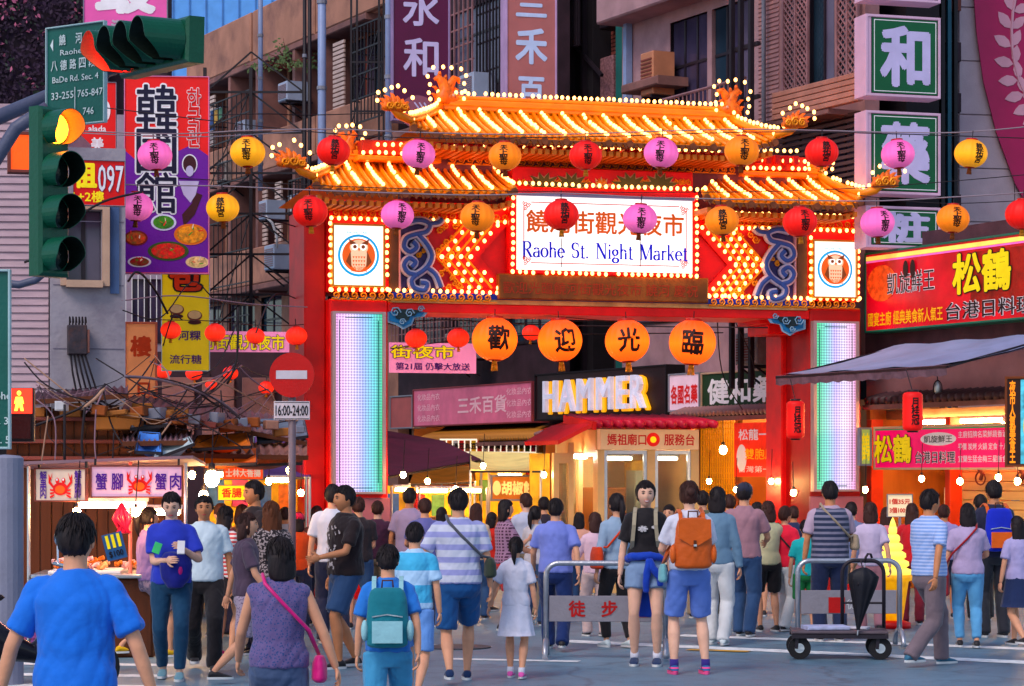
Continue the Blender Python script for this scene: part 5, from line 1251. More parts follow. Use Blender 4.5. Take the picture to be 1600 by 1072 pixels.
# scalloped tile awning along the street
def tile_awning(label,px0,px1,z,off,n,mat,drop=.26,r=None,slope=.5):
    a,b = sx(px0,off),sx(px1,off); p = ST.o+ST.ex*a
    t = thing('tile_awning',label,'awning',(p.x,p.y,0),ST.yaw,'small scalloped awnings over the shops'); L_ = b-a
    MB().add([(0,off,z),(L_,off,z),(L_,off+slope+.3,z+drop+.1),(0,off+slope+.3,z+drop+.1),(0,off,z-.03),(L_,off,z-.03),(L_,off+slope+.3,z+drop+.07),(0,off+slope+.3,z+drop+.07)],[(0,1,2,3),(7,6,5,4),(0,4,5,1),(3,2,6,7),(0,3,7,4),(1,5,6,2)]).build('board',M_DARK,t)
    st = L_/n; tm = MB(); tm.tube([(0,-.03,0),(0,slope+.2,drop*.9)],st*.40,8); me = tm.mesh('roof_tile',mat,True)
    for i in range(n): put('roof_tile',me,t,(st*(i+.5),off,z+.03))
    MB().box(0,L_,off-.05,off-.03,z-.09,z-.02).build('fascia',m_tan2,t)
at_ = pm('grey_brown_tile',q(150,110,110),.5,.3,scale=8)
tile_awning('grey brown scalloped tile awning under the black sign',836,1046,2.36,-.75,44,at_)
tile_awning('grey brown scalloped tile awning under the green pharmacy sign',1048,1262,2.62,-.75,34,at_)
tile_awning('ochre scalloped tile awning under the faded pink sign',645,832,2.30,-.75,50,pm('ochre_tile',q(190,130,70),.5,.3,scale=8))
tile_awning('dark scalloped awning behind the hanging cylindrical lantern',1352,1600,2.72,-.3,22,pm('dark_tile',q(70,48,56),.5,.3),.2)
# under-awning fascia with colourful posters (far left shop)
pr_ = FR(745,46,14); rr = random.Random(9)
pb2 = thingF('poster_strip','strip of small colourful picture menus glowing over the yellow stalls','menu board',pr_)
x0_,z0_ = pr_.at(688,708); x1_,z1_ = pr_.at(838,686)
MB().box(x0_,x1_,0,.05,z0_,z1_).build('board',pm('lit_menu',q(250,235,215),.5,.1,estr=.7),pb2)
for i in range(16):
    x = x0_+(x1_-x0_)*(i+.5)/16; MB().cbox(x-.045,x+.045,-.008,-.001,z0_+.03,z1_-.03,.002).build('menu_picture',GOODS[rr.randrange(8)],pb2)
    letter(pb2,rr.choice('蛋餅湯麵飯豆花茶魚丸'),blk,x,(z0_+z1_)/2,h=.1,y=-.012,bold=.03)
# ------------------------------------------------------------------ right-hand restaurant front
a,b = sx(1352),sx(1700); w = b-a; p = ST.o+ST.ex*((a+b)/2)
rs = thing('open_restaurant','restaurant front with pale wooden boards under the magenta sign at the right','shop',(p.x,p.y,0),ST.yaw)
MB().box(-w/2,w/2,.0,.25,3.42,5.15).build('upper_wall',pm('dark_upper',q(84,56,66),.6,.3,dirt=q(40,28,36)),rs)
MB().box(-w/2,w/2,.02,.25,2.66,3.418).build('wall',pm('taupe_wall',q(150,110,116),.6,.15),rs)
MB().box(-w/2,w/2,1.6,1.7,0,2.65).build('back_wall',m_beige,rs)
MB().box(-w/2,-w/2+.1,.02,1.59,0,2.65).build('side_wall',m_wood,rs); MB().box(-w/2+.101,w/2,.3,1.59,2.5,2.64).build('ceiling',m_ceil,rs)
xb0 = sx(1478)-(a+b)/2
for k in range(9): MB().cbox(xb0,w/2,.22,.30,.95+k*.13,.95+k*.13+.122,.008).build('wall_board',pm('cream_board',q(232,190,130),.4,.12,stretch=(.3,1,4)),rs)
for px in (1354,1476): xx = sx(px)-(a+b)/2; MB().cbox(xx,xx+.12,.0,.21,0,2.5,.01).build('post',pm('orange_post',q(225,80,40),.5,.2),rs)
for k in range(3): sh = MB().box(-w/2+.2,xb0-.02,1.2,1.59,.7+k*.5,.73+k*.5).build('shelf',m_wood,rs); goods(sh,-w/2+.25,xb0-.1,.731+k*.5,1.22,1.5,10,random.Random(k),.3)
for k in range(14):
    xx = -w/2+.3+k*.16; MB().ell((xx,.5,2.25-.1*(k % 3)),.05,.05,.11,8,6).build('hanging_gourd',pm('gourd_%d' % (k % 2),[q(210,150,50),q(120,80,40)][k % 2],.4,.3),rs,True)
tube_lamp('long warm tube lamp under the magenta sign front edge',Frame(p,ST.yaw),-.6,.2,2.44,2.2,M_WARM); tube_lamp('warm tube lamp deep inside the restaurant front',Frame(p,ST.yaw),.2,1.0,2.4,1.5,M_WARM); tube_lamp('warm tube lamp near the right picture edge in the restaurant',Frame(p,ST.yaw),1.6,.1,2.42,1.2,M_WARM)
for k,px in enumerate((1532,1596)):
    p_ = ST.o+ST.ex*sx(px,.1)+ST.ey*.1; m_ = MB(); m_.ell((0,0,.30),.05,.05,.07,8,6); m_.tube([(0,0,.25),(-.05,0,.16),(.04,0,.08),(0,0,.0)],.03,6); m_.tube([(.11*math.cos(R(i*30)),0,.02+.09*math.sin(R(i*30))) for i in range(13)],.012,5)
    o = m_.build('wreath_ornament',m_brick,loc=(p_.x,p_.y,1.62),rot=(0,0,ST.yaw),smooth=True); tag(o,['dark wreath ornament hanging on the cream boards, nearer the magenta sign middle','dark wreath ornament hanging on the cream boards at the right picture edge'][k],'ornament')
# awning over the pavement
o1 = -2.3
xa_,za_ = ST.at(1213,586,o1); xb_,zb_ = ST.at(1480,570,o1); xc_ = sx(1660,-.45); zc_ = ST.at(1600,524,-.45)[1]
aw = thingF('fabric_awning','grey blue fabric awning sloping out over the pavement right of the gate','awning',ST)
za_ = (za_+zb_)/2+.0
nU = 14; top = MB()
vs = []; 
for j in range(5):
    for i in range(nU+1):
        u = i/nU; t_ = j/4; X0,X1 = xa_+(xb_+.0-xa_)*u,xa_+.2+(xc_-xa_)*u
        vs.append((X1+(X0-X1)*t_,-.45+(o1+.45)*t_,zc_+(za_-zc_)*t_-.05*math.sin(math.pi*t_)+.015*math.sin(u*20)))
K = len(vs); fs = []
for j in range(4):
    for i in range(nU): a_ = j*(nU+1)+i; fs += [(a_,a_+1,a_+nU+2,a_+nU+1),(K+a_,K+a_+nU+1,K+a_+nU+2,K+a_+1)]
top.add(vs+[(v[0],v[1],v[2]-.02) for v in vs],fs)
top.build('canopy',pm('awning_grey_blue',q(152,162,200),.7,.15,dirt=q(96,88,110),dscale=1.5),aw,True)
vl = MB(); vv = []
for i in range(nU*2+1):
    u = i/(nU*2); X0 = xa_+(xb_-xa_)*u; vv.append((X0,o1-.01,za_-.005)); vv.append((X0,o1-.01-.01*math.sin(i*1.7),za_-.13-.02*abs(math.sin(i*1.57))))
vl.add(vv,[(2*i,2*i+1,2*i+3,2*i+2) for i in range(nU*2)]); vl.build('valance',pm('valance_mauve',q(110,86,98),.7,.25,scale=8,dirt=q(60,46,60),dscale=5),aw)
b_ = MB(); b_.bar((xa_,o1,za_-.03),(xb_,o1,za_-.03),.03); b_.bar((xb_,o1,za_-.03),(xc_,-.45,zc_-.03),.03); b_.bar((xa_+.1,o1,za_-.03),(xa_+.3,-.45,zc_-.03),.03)
b_.build('awning_frame',M_BLACK,aw)
# round mirror hanging from the awning
p = wp(1465,607,34.0); mi = thing('hanging_mirror','small oval mirror in dark frame hanging from the awning corner','mirror',(p.x,p.y,p.z-.12),R(8))
MB().ell((0,0,.12),.07,.02,.12,16,10).build('mirror_frame',M_BLACK,mi,True); MB().ell((0,-.012,.12),.055,.015,.10,16,10).build('mirror_glass',M_STEEL,mi,True); MB().bar((0,0,.23),(0,.05,.42),.012).build('hanger',M_BLACK,mi)
# lit soft ice display and price board
p = gp(1395,990); p = Vector(((1395-CX)/FPX*27,27,0))
ic = thing('ice_cream_display','tall glowing yellow soft ice cream cone display beside the blurred shoppers','display',(p.x,p.y,0)); ic.scale = (.8,.8,.74)
prof = []; zt0 = 1.55
sp_ = MB()
for k in range(6):
    z = .78+k*.125; r_ = .27-.042*k; sp_.lathe([(r_*.75,z-.0),(r_,z+.035),(r_*.98,z+.09),(r_*.7,z+.124)],20)
sp_.lathe([(.05,1.53),(.03,1.60),(.004,1.66)],12)
sp_.build('ice_cream',pm('lit_ice_cream',q(250,226,120),.5,.1,estr=.8),ic,True)
MB().lathe([(.14,.12),(.22,.70),(.27,.72),(.27,.80)],20).build('cone',pm('lit_cone',q(240,170,40),.5,.25,scale=9,estr=.5),ic,True); MB().lathe([(.25,0),(.25,.08),(.15,.12)],20).build('base',M_RED,ic,True)
t,fc,w,h = sign('price_board','pale price board with red numbers above the glowing ice cream cone','sign',FR(1405,28,0),1386,1426,772,808,0,.03,pm('cream_board_lit',q(240,215,180),.5,.06,estr=.4),rim=.008)
letter(fc,'1個35元',redp,0,h*.68,w=w*.8,h=h*.24,y=-.005,bold=.03); letter(fc,'3個100元',redp,0,h*.3,w=w*.8,h=h*.24,y=-.005,bold=.03)
MB().bar((0,.015,0),(0,.015,-(t.location.z)),.03).build('post',M_STEEL,t)
# ------------------------------------------------------------------ service booth
BF = Frame(wp(940,735,34.6).to_tuple()[:2]+(0,),R(15.9))
bx0,bz1 = BF.at(934,672); bx1 = BF.at(1092,672)[0]; bd = 2.0
bt = thingF('service_booth','lit beige service booth with red tiled roof and glass windows under the gate','booth',BF)
zs_ = BF.at(1010,703)[1]; zT = BF.at(1010,671)[1]
bb = pm('booth_beige',q(245,198,140),.45,.12)
fw = MB(); 
fw.box(bx0,bx1,0,.1,0,.75); fw.box(bx0,bx0+.1,0,.1,.752,zs_); fw.box(bx1-.12,bx1,0,.1,.752,zs_); fw.box((bx0+bx1)/2-.02,(bx0+bx1)/2+.1,0,.1,.752,zs_)
fw.build('front_wall',bb,bt)
sg = MB().cbox(bx0+.02,bx1-.02,-.06,.1,zs_+.002,zT,.01).build('sign_strip',pm('booth_sign',q(235,190,150),.5,.08,estr=.2),bt)
letter(sg,'媽祖廟口',redp,bx0+(bx1-bx0)*.27,(zs_+zT)/2,w=(bx1-bx0)*.38,h=.16,y=-.065,bold=.02); letter(sg,'服務台',redp,bx0+(bx1-bx0)*.79,(zs_+zT)/2,w=(bx1-bx0)*.3,h=.16,y=-.065,bold=.02)
disc(sg,bx0+(bx1-bx0)*.53,(zs_+zT)/2,.1,.1,-.065,pm('round_red',q(220,60,30),.5,estr=.3)); disc(sg,bx0+(bx1-bx0)*.53,(zs_+zT)/2,.045,.045,-.07,pm('round_gold',q(250,180,60),.5,estr=.8))
wd = MB(); wd.box(bx0-.1,bx0,0,.1,0,zT); 
MB().box(bx0,bx0+.06,.102,bd,0,.75).build('side_wall',bb,bt); MB().box(bx0,bx0+.06,.102,bd,1.95,zT).build('side_wall',bb,bt)
for y in (.102,.9,bd-.1): MB().box(bx0+.001,bx0+.061,y,y+.12,.752,1.948).build('side_mullion',bb,bt)
MB().box(bx0,bx1,bd,bd+.08,0,zT).build('back_wall',pm('booth_back',q(252,228,170),.6,.1),bt); MB().box(bx1-.06,bx1,.102,bd,0,zT).build('side_wall',bb,bt)
glass = pm('booth_glass',q(200,200,190),.05,.05,bump=0); glass.node_tree.nodes['Principled BSDF'].inputs['Transmission Weight'].default_value = .92; glass.node_tree.nodes['Principled BSDF'].inputs['IOR'].default_value = 1.05
for a,b_ in ((bx0+.1,(bx0+bx1)/2-.02),((bx0+bx1)/2+.1,bx1-.12)):
    wf = MB(); 
    for (q0,q1,r0,r1) in ((a,a+.05,.76,zs_-.01),(b_-.05,b_,.76,zs_-.01),(a+.05,b_-.05,zs_-.06,zs_-.01),(a+.05,b_-.05,.76,.81)): wf.box(q0+.002,q1-.002,.015,.07,r0,r1)
    wo_ = wf.build('window',m_frame if a > 99 else M_STEEL,bt); MB().box(a+.05,b_-.05,.035,.045,.81,zs_-.06).build('pane',glass,wo_)
it = MB(); it.cbox(bx0+.2,bx0+.7,.8,1.4,0,1.5,.02); it.build('cabinet',m_wood,bt); MB().cbox((bx0+bx1)/2+.1,bx1-.3,.9,1.3,0,1.75,.02).build('cabinet',pm('pale_cabinet',q(190,190,170),.4,.1),bt)
MB().cbox(bx0+.9,bx0+1.2,1.2,1.5,.7,1.9,.02).build('hanging_coat',GOODS[1],bt)
tube_lamp('cool white tube lamp inside the service booth, left of its two',BF,bx0+.38,.3,zs_-.12,.45,M_COOL); tube_lamp('cool white tube lamp inside the service booth, right of its two',BF,bx0+1.1,.3,zs_-.12,.4,M_COOL)
# roof: front slope with round tiles, side rake in bright red
zR = BF.at(1010,655)[1]; rt = pm('pink_red_tile',q(205,60,80),.4,.2)
sl = MB(); zb_ = zT+.02
sl.add([(bx0-.15,-.35,zb_),(bx1+.15,-.35,zb_),(bx1+.15,1.0,zb_+.12),(bx0-.15,1.0,zb_+.12),(bx1+.15,2.4,zb_),(bx0-.15,2.4,zb_)],[(0,1,2,3),(3,2,4,5),(0,3,5),(1,4,2)]); sl.build('roof',pm('roof_under_red',q(190,30,30),.5,.2),bt)
for i in range(12):
    x = bx0-.1+(bx1-bx0+.2)*i/11; MB().tube([(x,-.38,zb_+.05),(x,.98,zb_+.17)],.06,8).build('roof_tile',rt,bt,True)
MB().bar((bx0-.18,-.42,zb_+.02),(bx0-.18,1.0,zb_+.14),.05,.12).build('rake_board',pm('bright_red_rake',q(225,20,24),.4,.1),bt)
# lean-to roof on the left of the booth
lz0 = BF.at(850,690,.6)[1]; lx0 = BF.at(850,690,.6)[0]
MB().add([(lx0,-.1,lz0-.05),(bx0-.2,-.35,zb_-.0),(bx0-.2,1.6,zb_-.0),(lx0,1.6,lz0-.05),(lx0,-.1,lz0+.01),(bx0-.2,-.35,zb_+.06),(bx0-.2,1.6,zb_+.06),(lx0,1.6,lz0+.01)],[(3,2,1,0),(4,5,6,7),(0,1,5,4),(1,2,6,5),(2,3,7,6),(3,0,4,7)]).build('lean_to_roof',pm('bright_red_rake',q(225,20,24)),bt)
sx0,sx1 = BF.at(862,700,.5)[0],bx0-.01
gl = MB(); gl.box(sx0,sx0+.08,.4,.5,0,2.0); gl.box(sx1-.30,sx1-.22,.4,.5,0,2.15); gl.box(sx0+.08,sx1-.30,.4,.5,0,.8); gl.box(sx0+.08,sx1-.3,.4,.5,1.85,2.0); gl.build('side_bay',bb,bt)
MB().box(sx0+.08,sx1-.3,.44,.45,.8,1.85).build('pane',glass,bt); MB().box(sx0,sx1-.22,1.6,1.65,0,2).build('back_wall',M_YELBOARD,bt)
tube_lamp('short upright cool lamp at the left corner of the service booth',BF,(sx0+sx1)/2+.2,.7,1.95,.25,M_COOL)
# ------------------------------------------------------------------ tents and stalls seen through the gate
def canopy(label,pts,mat,name='tent_canopy',cat='canopy',group=None,th=.02,base=None,posts=True):
    """cloth from corner pixels with depths: (px, py, D) in order; posts at corners"""
    P_ = [wp(*p) for p in pts]; c0 = sum(P_,Vector())/len(P_); c0.z = 0
    t = thing(name,label,cat,c0,0,group); V = [p-c0 for p in P_]; n = 6
    vs = []; fs = []
    for j in range(n+1):
        for i in range(n+1):
            u,v = i/n,j/n; p = (V[0]*(1-u)+V[1]*u)*(1-v)+(V[3]*(1-u)+V[2]*u)*v
            p.z -= .12*math.sin(math.pi*u)*math.sin(math.pi*v); vs.append(p)
    K = len(vs)
    for j in range(n):
        for i in range(n): a_ = j*(n+1)+i; fs += [(a_,a_+1,a_+n+2,a_+n+1),(K+a_+n+1,K+a_+n+2,K+a_+1,K+a_)]
    MB().add(vs+[v-Vector((0,0,th)) for v in vs],fs).build('cloth',mat,t,True)
    hem = MB()
    for a_,b_ in zip(V,V[1:]+V[:1]): hem.bar(a_-Vector((0,0,.02)),b_-Vector((0,0,.02)),.03)
    hem.build('frame_rail',M_BLACK,t)
    if posts:
        for v in V: MB().tube([(v.x,v.y,0),(v.x,v.y,v.z)],.02,6).build('post',M_STEEL,t)
    return t
purple_t = pm('dusk_purple_canvas',q(92,36,58),.8,.15,dirt=q(60,26,44),dscale=2)
canopy('dark purple canvas tent roof seen through the gate at the left',[(600,745,37),(752,718,38),(690,688,43),(600,672,43)],purple_t)
canopy('violet tarpaulin between the no entry post and the red pillar',[(398,745,33),(484,745,33),(484,690,36),(398,682,36)],pm('violet_tarp',q(112,84,150),.7,.15))
canopy('pale yellow self-glowing stall canopy behind the crowd in the gate',[(735,735,36),(845,735,36),(845,708,40),(735,705,40)],pm('cream_canopy_glow',q(240,215,150),.7,.15,estr=.25))  # cloth given its own glow in place of lamplight
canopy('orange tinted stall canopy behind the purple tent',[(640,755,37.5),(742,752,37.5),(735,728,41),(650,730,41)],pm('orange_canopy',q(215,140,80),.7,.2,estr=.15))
def stall(label,px0,px1,D,seed,yaw=8,pyt=758,wallm=None,lampm=None,cat='stall',lamps=1):
    fr = FR((px0+px1)/2,D,yaw); w = (px1-px0)/FPX*D; rr = random.Random(seed); ht = HC-(pyt-735)/FPX*D
    t = thingF('market_stall',label,cat,fr,'food stalls of the night market')
    MB().cbox(-w/2,w/2,0,.8,0,.85,.02).build('counter',m_wood,t)
    MB().box(-w/2,w/2,1.6,1.65,0,ht).build('back_board',wallm or M_YELBOARD,t)
    for s in (-1,1): MB().tube([(s*w/2,.02,0),(s*w/2,.02,ht)],.02,6).build('post',M_STEEL,t)
    tr = MB().cbox(-w/2+.03,w/2-.03,.05,.7,.852,.89,.008).build('tray',M_STEEL,t); goods(tr,-w/2+.06,w/2-.06,.892,.1,.6,max(3,int(w/.16)),rr,.22,'food_tub')
    for k in range(max(2,int(w/.3))): x = -w/2+.15+k*.3; MB().cbox(x-.1,x+.1,1.56,1.598,ht-.45,ht-.12,.004).build('menu_card',rr.choice(GOODS),t)
    for k in range(lamps): tube_lamp('warm tube lamp over the %s%s' % (' '.join(label.split()[:8]),(', left tube',', right tube')[k] if lamps > 1 else ''),fr,(-.25+.5*k)*w if lamps > 1 else 0,.6,ht-.05,w*.45,lampm or M_WARM)
    return t
stall('glowing yellow stall with menu cards behind the striped shirt',655,762,36,11,pyt=762,lamps=2)
stall('golden pepper bun stall left of the service booth',764,846,36.5,12,pyt=738)
stall('yellow stall right behind the gate left column',612,655,34.8,13,pyt=760)
stall('bright yellow stall between post and red pillar at the left',402,478,32,14,pyt=745,lamps=1)
stall('yellow stall with orange sign left of the no entry post',322,400,29,15,pyt=735,lamps=2)
t,fc,w,h = sign('stall_sign','golden wooden stall sign with white characters left of the service booth','sign',FR(802,36.2,8),766,838,742,783,0,.05,pm('gold_brown_sign',q(190,110,30),.5,.25,estr=.35))
letter(fc,'胡椒餅',pm('cream_letter',q(255,225,150),.5,estr=.4),w*.1,h*.5,w=w*.7,h=h*.5,y=-.006,bold=.04); disc(fc,-w*.36,h*.5,w*.09,h*.28,-.006,pm('cream_letter',q(255,225,150)))
t,fc,w,h = sign('stall_sign','orange stall sign with white characters above the yellow stall at the left','sign',FR(370,27,6),348,412,728,750,0,.05,pm('orange_sign',q(235,90,20),.5,.15,estr=.4),rim=.01)
letter(fc,'士林大香腸',wht,0,h*.5,w=w*.85,h=h*.55,y=-.006,bold=.03)
t,fc,w,h = sign('stall_sign','yellow lit box sign under the orange stall sign at the left','sign',FR(362,26.5,4),340,384,758,782,0,.05,pm('yellow_lit_sign',q(250,200,40),.5,.1,estr=.8),rim=.008)
letter(fc,'香腸',redp,0,h*.5,w=w*.7,h=h*.6,y=-.006,bold=.03)
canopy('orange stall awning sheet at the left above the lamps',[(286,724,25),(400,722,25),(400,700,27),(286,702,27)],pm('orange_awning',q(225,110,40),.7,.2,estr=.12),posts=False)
for k,(px,py,D_,r_) in enumerate(((331,748,24.8,.075),(318,775,25,.05),(1130,703,38.2,.06),(1240,770,33.5,.04))):
    p = wp(px,py,D_); t = thing('hanging_bulb',['large bright bulb lamp over the left yellow stall','smaller bright bulb lamp under the large one at the left','round bulb glowing before the lattice screen','small bulb near the right red pillar foot'][k],'lamp',(p.x,p.y,p.z))
    MB().ell((0,0,0),r_,r_,r_*1.2,12,8).build('bulb',em('flood_glow',(1.0,.62,.25),70),t,True); MB().lathe([(r_*.5,0),(r_*.45,r_*.9),(.01,r_*1.1)],10,(0,0,r_*1.1)).build('socket',M_BLACK,t,True); MB().tube([(0,0,r_*2),(0,.1,r_*2+.35)],.006,4).build('cord',M_WIRE,t)
# ------------------------------------------------------------------ crab stall, left
CF = Frame(wp(170,735,23.2).to_tuple()[:2]+(0,),R(4))
cs = thingF('seafood_stall','seafood stall with crab boards and steel counter at the left','stall',CF)
w0,w1 = CF.at(45,730)[0],CF.at(290,730)[0]; zr_ = CF.at(170,722)[1]
MB().add([(w0-.1,-.5,zr_-.03),(w1+.1,-.5,zr_+.03),(w1+.1,1.6,zr_-.03),(w0-.1,1.6,zr_-.08),(w0-.1,-.5,zr_),(w1+.1,-.5,zr_+.06),(w1+.1,1.6,zr_+.0),(w0-.1,1.6,zr_-.05)],[(3,2,1,0),(4,5,6,7),(0,1,5,4),(1,2,6,5),(2,3,7,6),(3,0,4,7)]).build('roof_sheet',pm('tin_roof',q(150,120,130),.5,.3,dirt=q(100,60,50),dscale=3),cs)
for x in (w0,w1): MB().tube([(x,0,0),(x,0,zr_-.01)],.018,6).build('post',M_STEEL,cs)
MB().tube([(CF.at(208,800)[0],-.3,.2),(CF.at(208,800)[0],-.3,zr_)],.018,6).build('post',pm('pink_pole',q(225,140,130),.5),cs)
cx0,cx1 = CF.at(60,900,-.4)[0],CF.at(240,900,-.4)[0]; cz = CF.at(200,897,-.5)[1]
MB().cbox(cx0,cx1,-.5,.5,0,cz-.04,.02).build('counter',m_dwood,cs); ct = MB().cbox(cx0-.05,cx1+.05,-.56,.5,cz-.038,cz,.008).build('counter_top',M_STEEL,cs)
rr = random.Random(4)
tr = MB().cbox(cx0+.1,cx1-.3,-.5,.3,cz+.002,cz+.03,.005).build('tray',M_WHITE,cs)
for k in range(34):
    x = rr.uniform(cx0+.15,cx1-.05); y = rr.uniform(-.45,.2); s_ = rr.uniform(.03,.055); z = cz+.05+rr.random()*.08
    MB().tube([(x+s_*math.cos(a),y+s_*math.sin(a),z+.02*math.sin(a*2)) for a in np.linspace(0,4.2,7)],[.010,.018,.02,.018,.014,.01,.005],6).build('fried_piece',pm('fried_%d' % (k % 3),[q(225,130,60),q(235,170,120),q(240,190,190)][k % 3],.5,.3,scale=20),cs,True)
for i,(px0,px1,pt,pbm,yw,D_) in enumerate(((54,136,731,784,-16,22.7),(141,286,727,778,3,22.6))):
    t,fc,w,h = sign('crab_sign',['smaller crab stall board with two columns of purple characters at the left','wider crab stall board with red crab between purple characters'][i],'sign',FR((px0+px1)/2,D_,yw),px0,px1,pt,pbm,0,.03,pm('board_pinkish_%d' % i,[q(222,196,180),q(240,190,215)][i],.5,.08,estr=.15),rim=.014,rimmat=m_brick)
    pu = pm('purple_char',q(90,40,150),.5)
    if i == 0:
        letter(fc,'蟹肉',pu,-w*.33,h*.5,h=h*.8,w=w*.13,y=-.005,bold=.02,vertical=True); letter(fc,'蟹腳',pu,w*.33,h*.52,h=h*.8,w=w*.13,y=-.005,bold=.02,vertical=True)
    else:
        for x,c_ in ((-.38,'蟹'),(-.21,'腳'),(.26,'蟹'),(.42,'肉')): letter(fc,c_,pu,w*x,h*.5,h=h*.5,w=w*.12,y=-.005,bold=.02)
    k_ = h*.2; cx = 0 if i == 0 else w*.03; cr = pm('crab_red',q(228,40,30),.5,.1,estr=.1); cr2 = pm('crab_orange',q(245,110,60),.5,.1,estr=.1)
    disc(fc,cx,h*.38,k_*1.2,k_*.95,-.006,cr,'crab_print'); disc(fc,cx,h*.36,k_*.8,k_*.6,-.011,cr2,'crab_print')
    for s in (-1,1):
        disc(fc,cx+s*k_*.5,h*.62,k_*.28,k_*.42,-.006,cr,'crab_print'); disc(fc,cx+s*k_*.5,h*.65,k_*.12,k_*.18,-.011,wht,'crab_print')
        flat(fc,[(cx+s*k_*1.0,h*.45),(cx+s*k_*1.6,h*.6),(cx+s*k_*1.3,h*.85),(cx+s*k_*1.5,h*.65),(cx+s*k_*1.9,h*.82),(cx+s*k_*1.9,h*.55),(cx+s*k_*1.1,h*.38)][::s],-.008,cr,'crab_print')
        for j in range(3): flat(fc,[(cx+s*k_*1.0,h*(.36-.07*j)),(cx+s*k_*1.7,h*(.38-.11*j)),(cx+s*k_*1.6,h*(.32-.11*j)),(cx+s*k_*1.0,h*(.31-.07*j))][::s],-.008,cr,'crab_print')
    for s in (-1,1): MB().bar((s*w*.45,.04,h),(s*w*.45,.04,h+.06),.02).build('hanger',M_BLACK,t)
tube_lamp('pinkish tube lamp under the wider crab board',CF,CF.at(175,787,-.3)[0],-.3,CF.at(175,789,-.3)[1],.62,M_PINKT); tube_lamp('warm tube lamp deep in the seafood stall',CF,CF.at(240,800,.4)[0],.4,CF.at(240,800,.4)[1],.5,M_WARM)
# hanging red bags, price card
p = CF.o+CF.ex*CF.at(191,800,-.52)[0]+CF.ey*(-.52)
b_ = MB(); rr = random.Random(8)
for k in range(9): b_.tube([(rr.uniform(-.02,.02),0,.28),(rr.uniform(-.07,.07),rr.uniform(-.03,.03),.14),(rr.uniform(-.08,.08),rr.uniform(-.03,.03),0)],[.012,.03,.016],6)
o = b_.build('plastic_bags',pm('pink_red_plastic',q(240,70,90),.3,.2,estr=.05),loc=(p.x,p.y,CF.at(191,833,-.52)[1]),smooth=True); tag(o,'bunch of pink red plastic bags hanging over the seafood counter','plastic bags')
t,fc,w,h = sign('price_card','tilted blue price card with yellow stripes under the red plastic bags','sign',FR(183,22.4,10),168,200,832,874,0,.01,pm('card_blue',q(60,100,150),.5,.15),rim=0)
t.rotation_euler = (0,R(-14),R(10))
for k in range(3): rect(fc,-w*.35+k*w*.28,-w*.2+k*w*.28,h*.45,h*.95,-.004,yel)
letter(fc,'$100',blk,0,h*.22,w=w*.7,h=h*.25,y=-.005,bold=.02)
# dark plank wall behind, with shelves
PF = Frame(wp(10,735,26).to_tuple()[:2]+(0,),R(4)); pk = thingF('plank_wall','orange brown plank lean-to wall behind the crab boards at the left','wall',PF)
xk = PF.at(300,700)[0]; n = int(xk/.12)
for i in range(n): MB().cbox(i*.12+.004,i*.12+.116,-.02+.006*(i % 3),.02,0,PF.at(100,640)[1]+.05*math.sin(i*2.3),.006).build('plank',m_dwood,pk)
for py in (655,690,716): z = PF.at(100,py)[1]; MB().cbox(0,xk,-.16,-.03,z-.02,z+.02,.006).build('rail',m_brick,pk)
for i in range(5): x = .2+i*.38; MB().cbox(x,x+.22,-.14,-.03,PF.at(100,655)[1]+.022,PF.at(100,655)[1]+.12+.05*(i % 2),.006).build('junk_box',[m_wood,m_beige,M_WOODBR][i % 3],pk)
# corrugated roof sheets and clutter
def sheet(label,pts,mat,n=26):
    P_ = [wp(*p) for p in pts]; c0 = sum(P_,Vector())/4; V = [p-c0 for p in P_]; t = thing('roof_sheet',label,'roof sheet',c0,0,'rusty sheets over the left stalls')
    vs = []
    for i in range(n+1):
        u = i/n; d = Vector((0,0,.02*math.cos(i*math.pi)))
        vs += [V[0].lerp(V[1],u)+d,V[3].lerp(V[2],u)+d]
    K = len(vs); dn = Vector((0,0,.012))
    fs = [(2*i,2*i+2,2*i+3,2*i+1) for i in range(n)]+[(K+2*i,K+2*i+1,K+2*i+3,K+2*i+2) for i in range(n)]+[(2*i,K+2*i,K+2*i+2,2*i+2) for i in range(n)]
    MB().add(vs+[v-dn for v in vs],fs).build('sheet',mat,t); MB().bar(V[0]-dn*2,V[1]-dn*2,.05).build('batten',m_dwood,t); return t
tin = pm('rusty_tin',q(138,104,112),.5,.35,scale=4,dirt=q(96,52,42),dscale=3); tin2 = pm('mauve_tin',q(104,70,82),.5,.3,scale=3,dirt=q(60,34,36),dscale=3)
sheet('long mauve tin roof sheet sloping down to the right over the left stalls',[(190,640,26),(392,668,26),(380,640,29),(210,618,29)],tin2)
sheet('upper rusty tin sheet under the tangled cables left of centre',[(300,655,28),(478,690,28),(470,655,31),(300,628,31)],tin)
sheet('pinkish tin sheet above the orange stall awning',[(286,708,25.5),(480,712,26.5),(480,690,29),(286,690,29)],pm('pink_tin',q(170,120,110),.5,.3,dirt=q(120,60,40),dscale=3))
sheet('short grey tin sheet just above the wider crab board',[(192,690,24.8),(300,688,24.8),(300,672,27),(192,674,27)],tin)
sheet('dark tin sheet at the far left under the siding house',[(50,625,25.5),(200,615,25.5),(200,604,27.3),(60,612,27.3)],tin2)
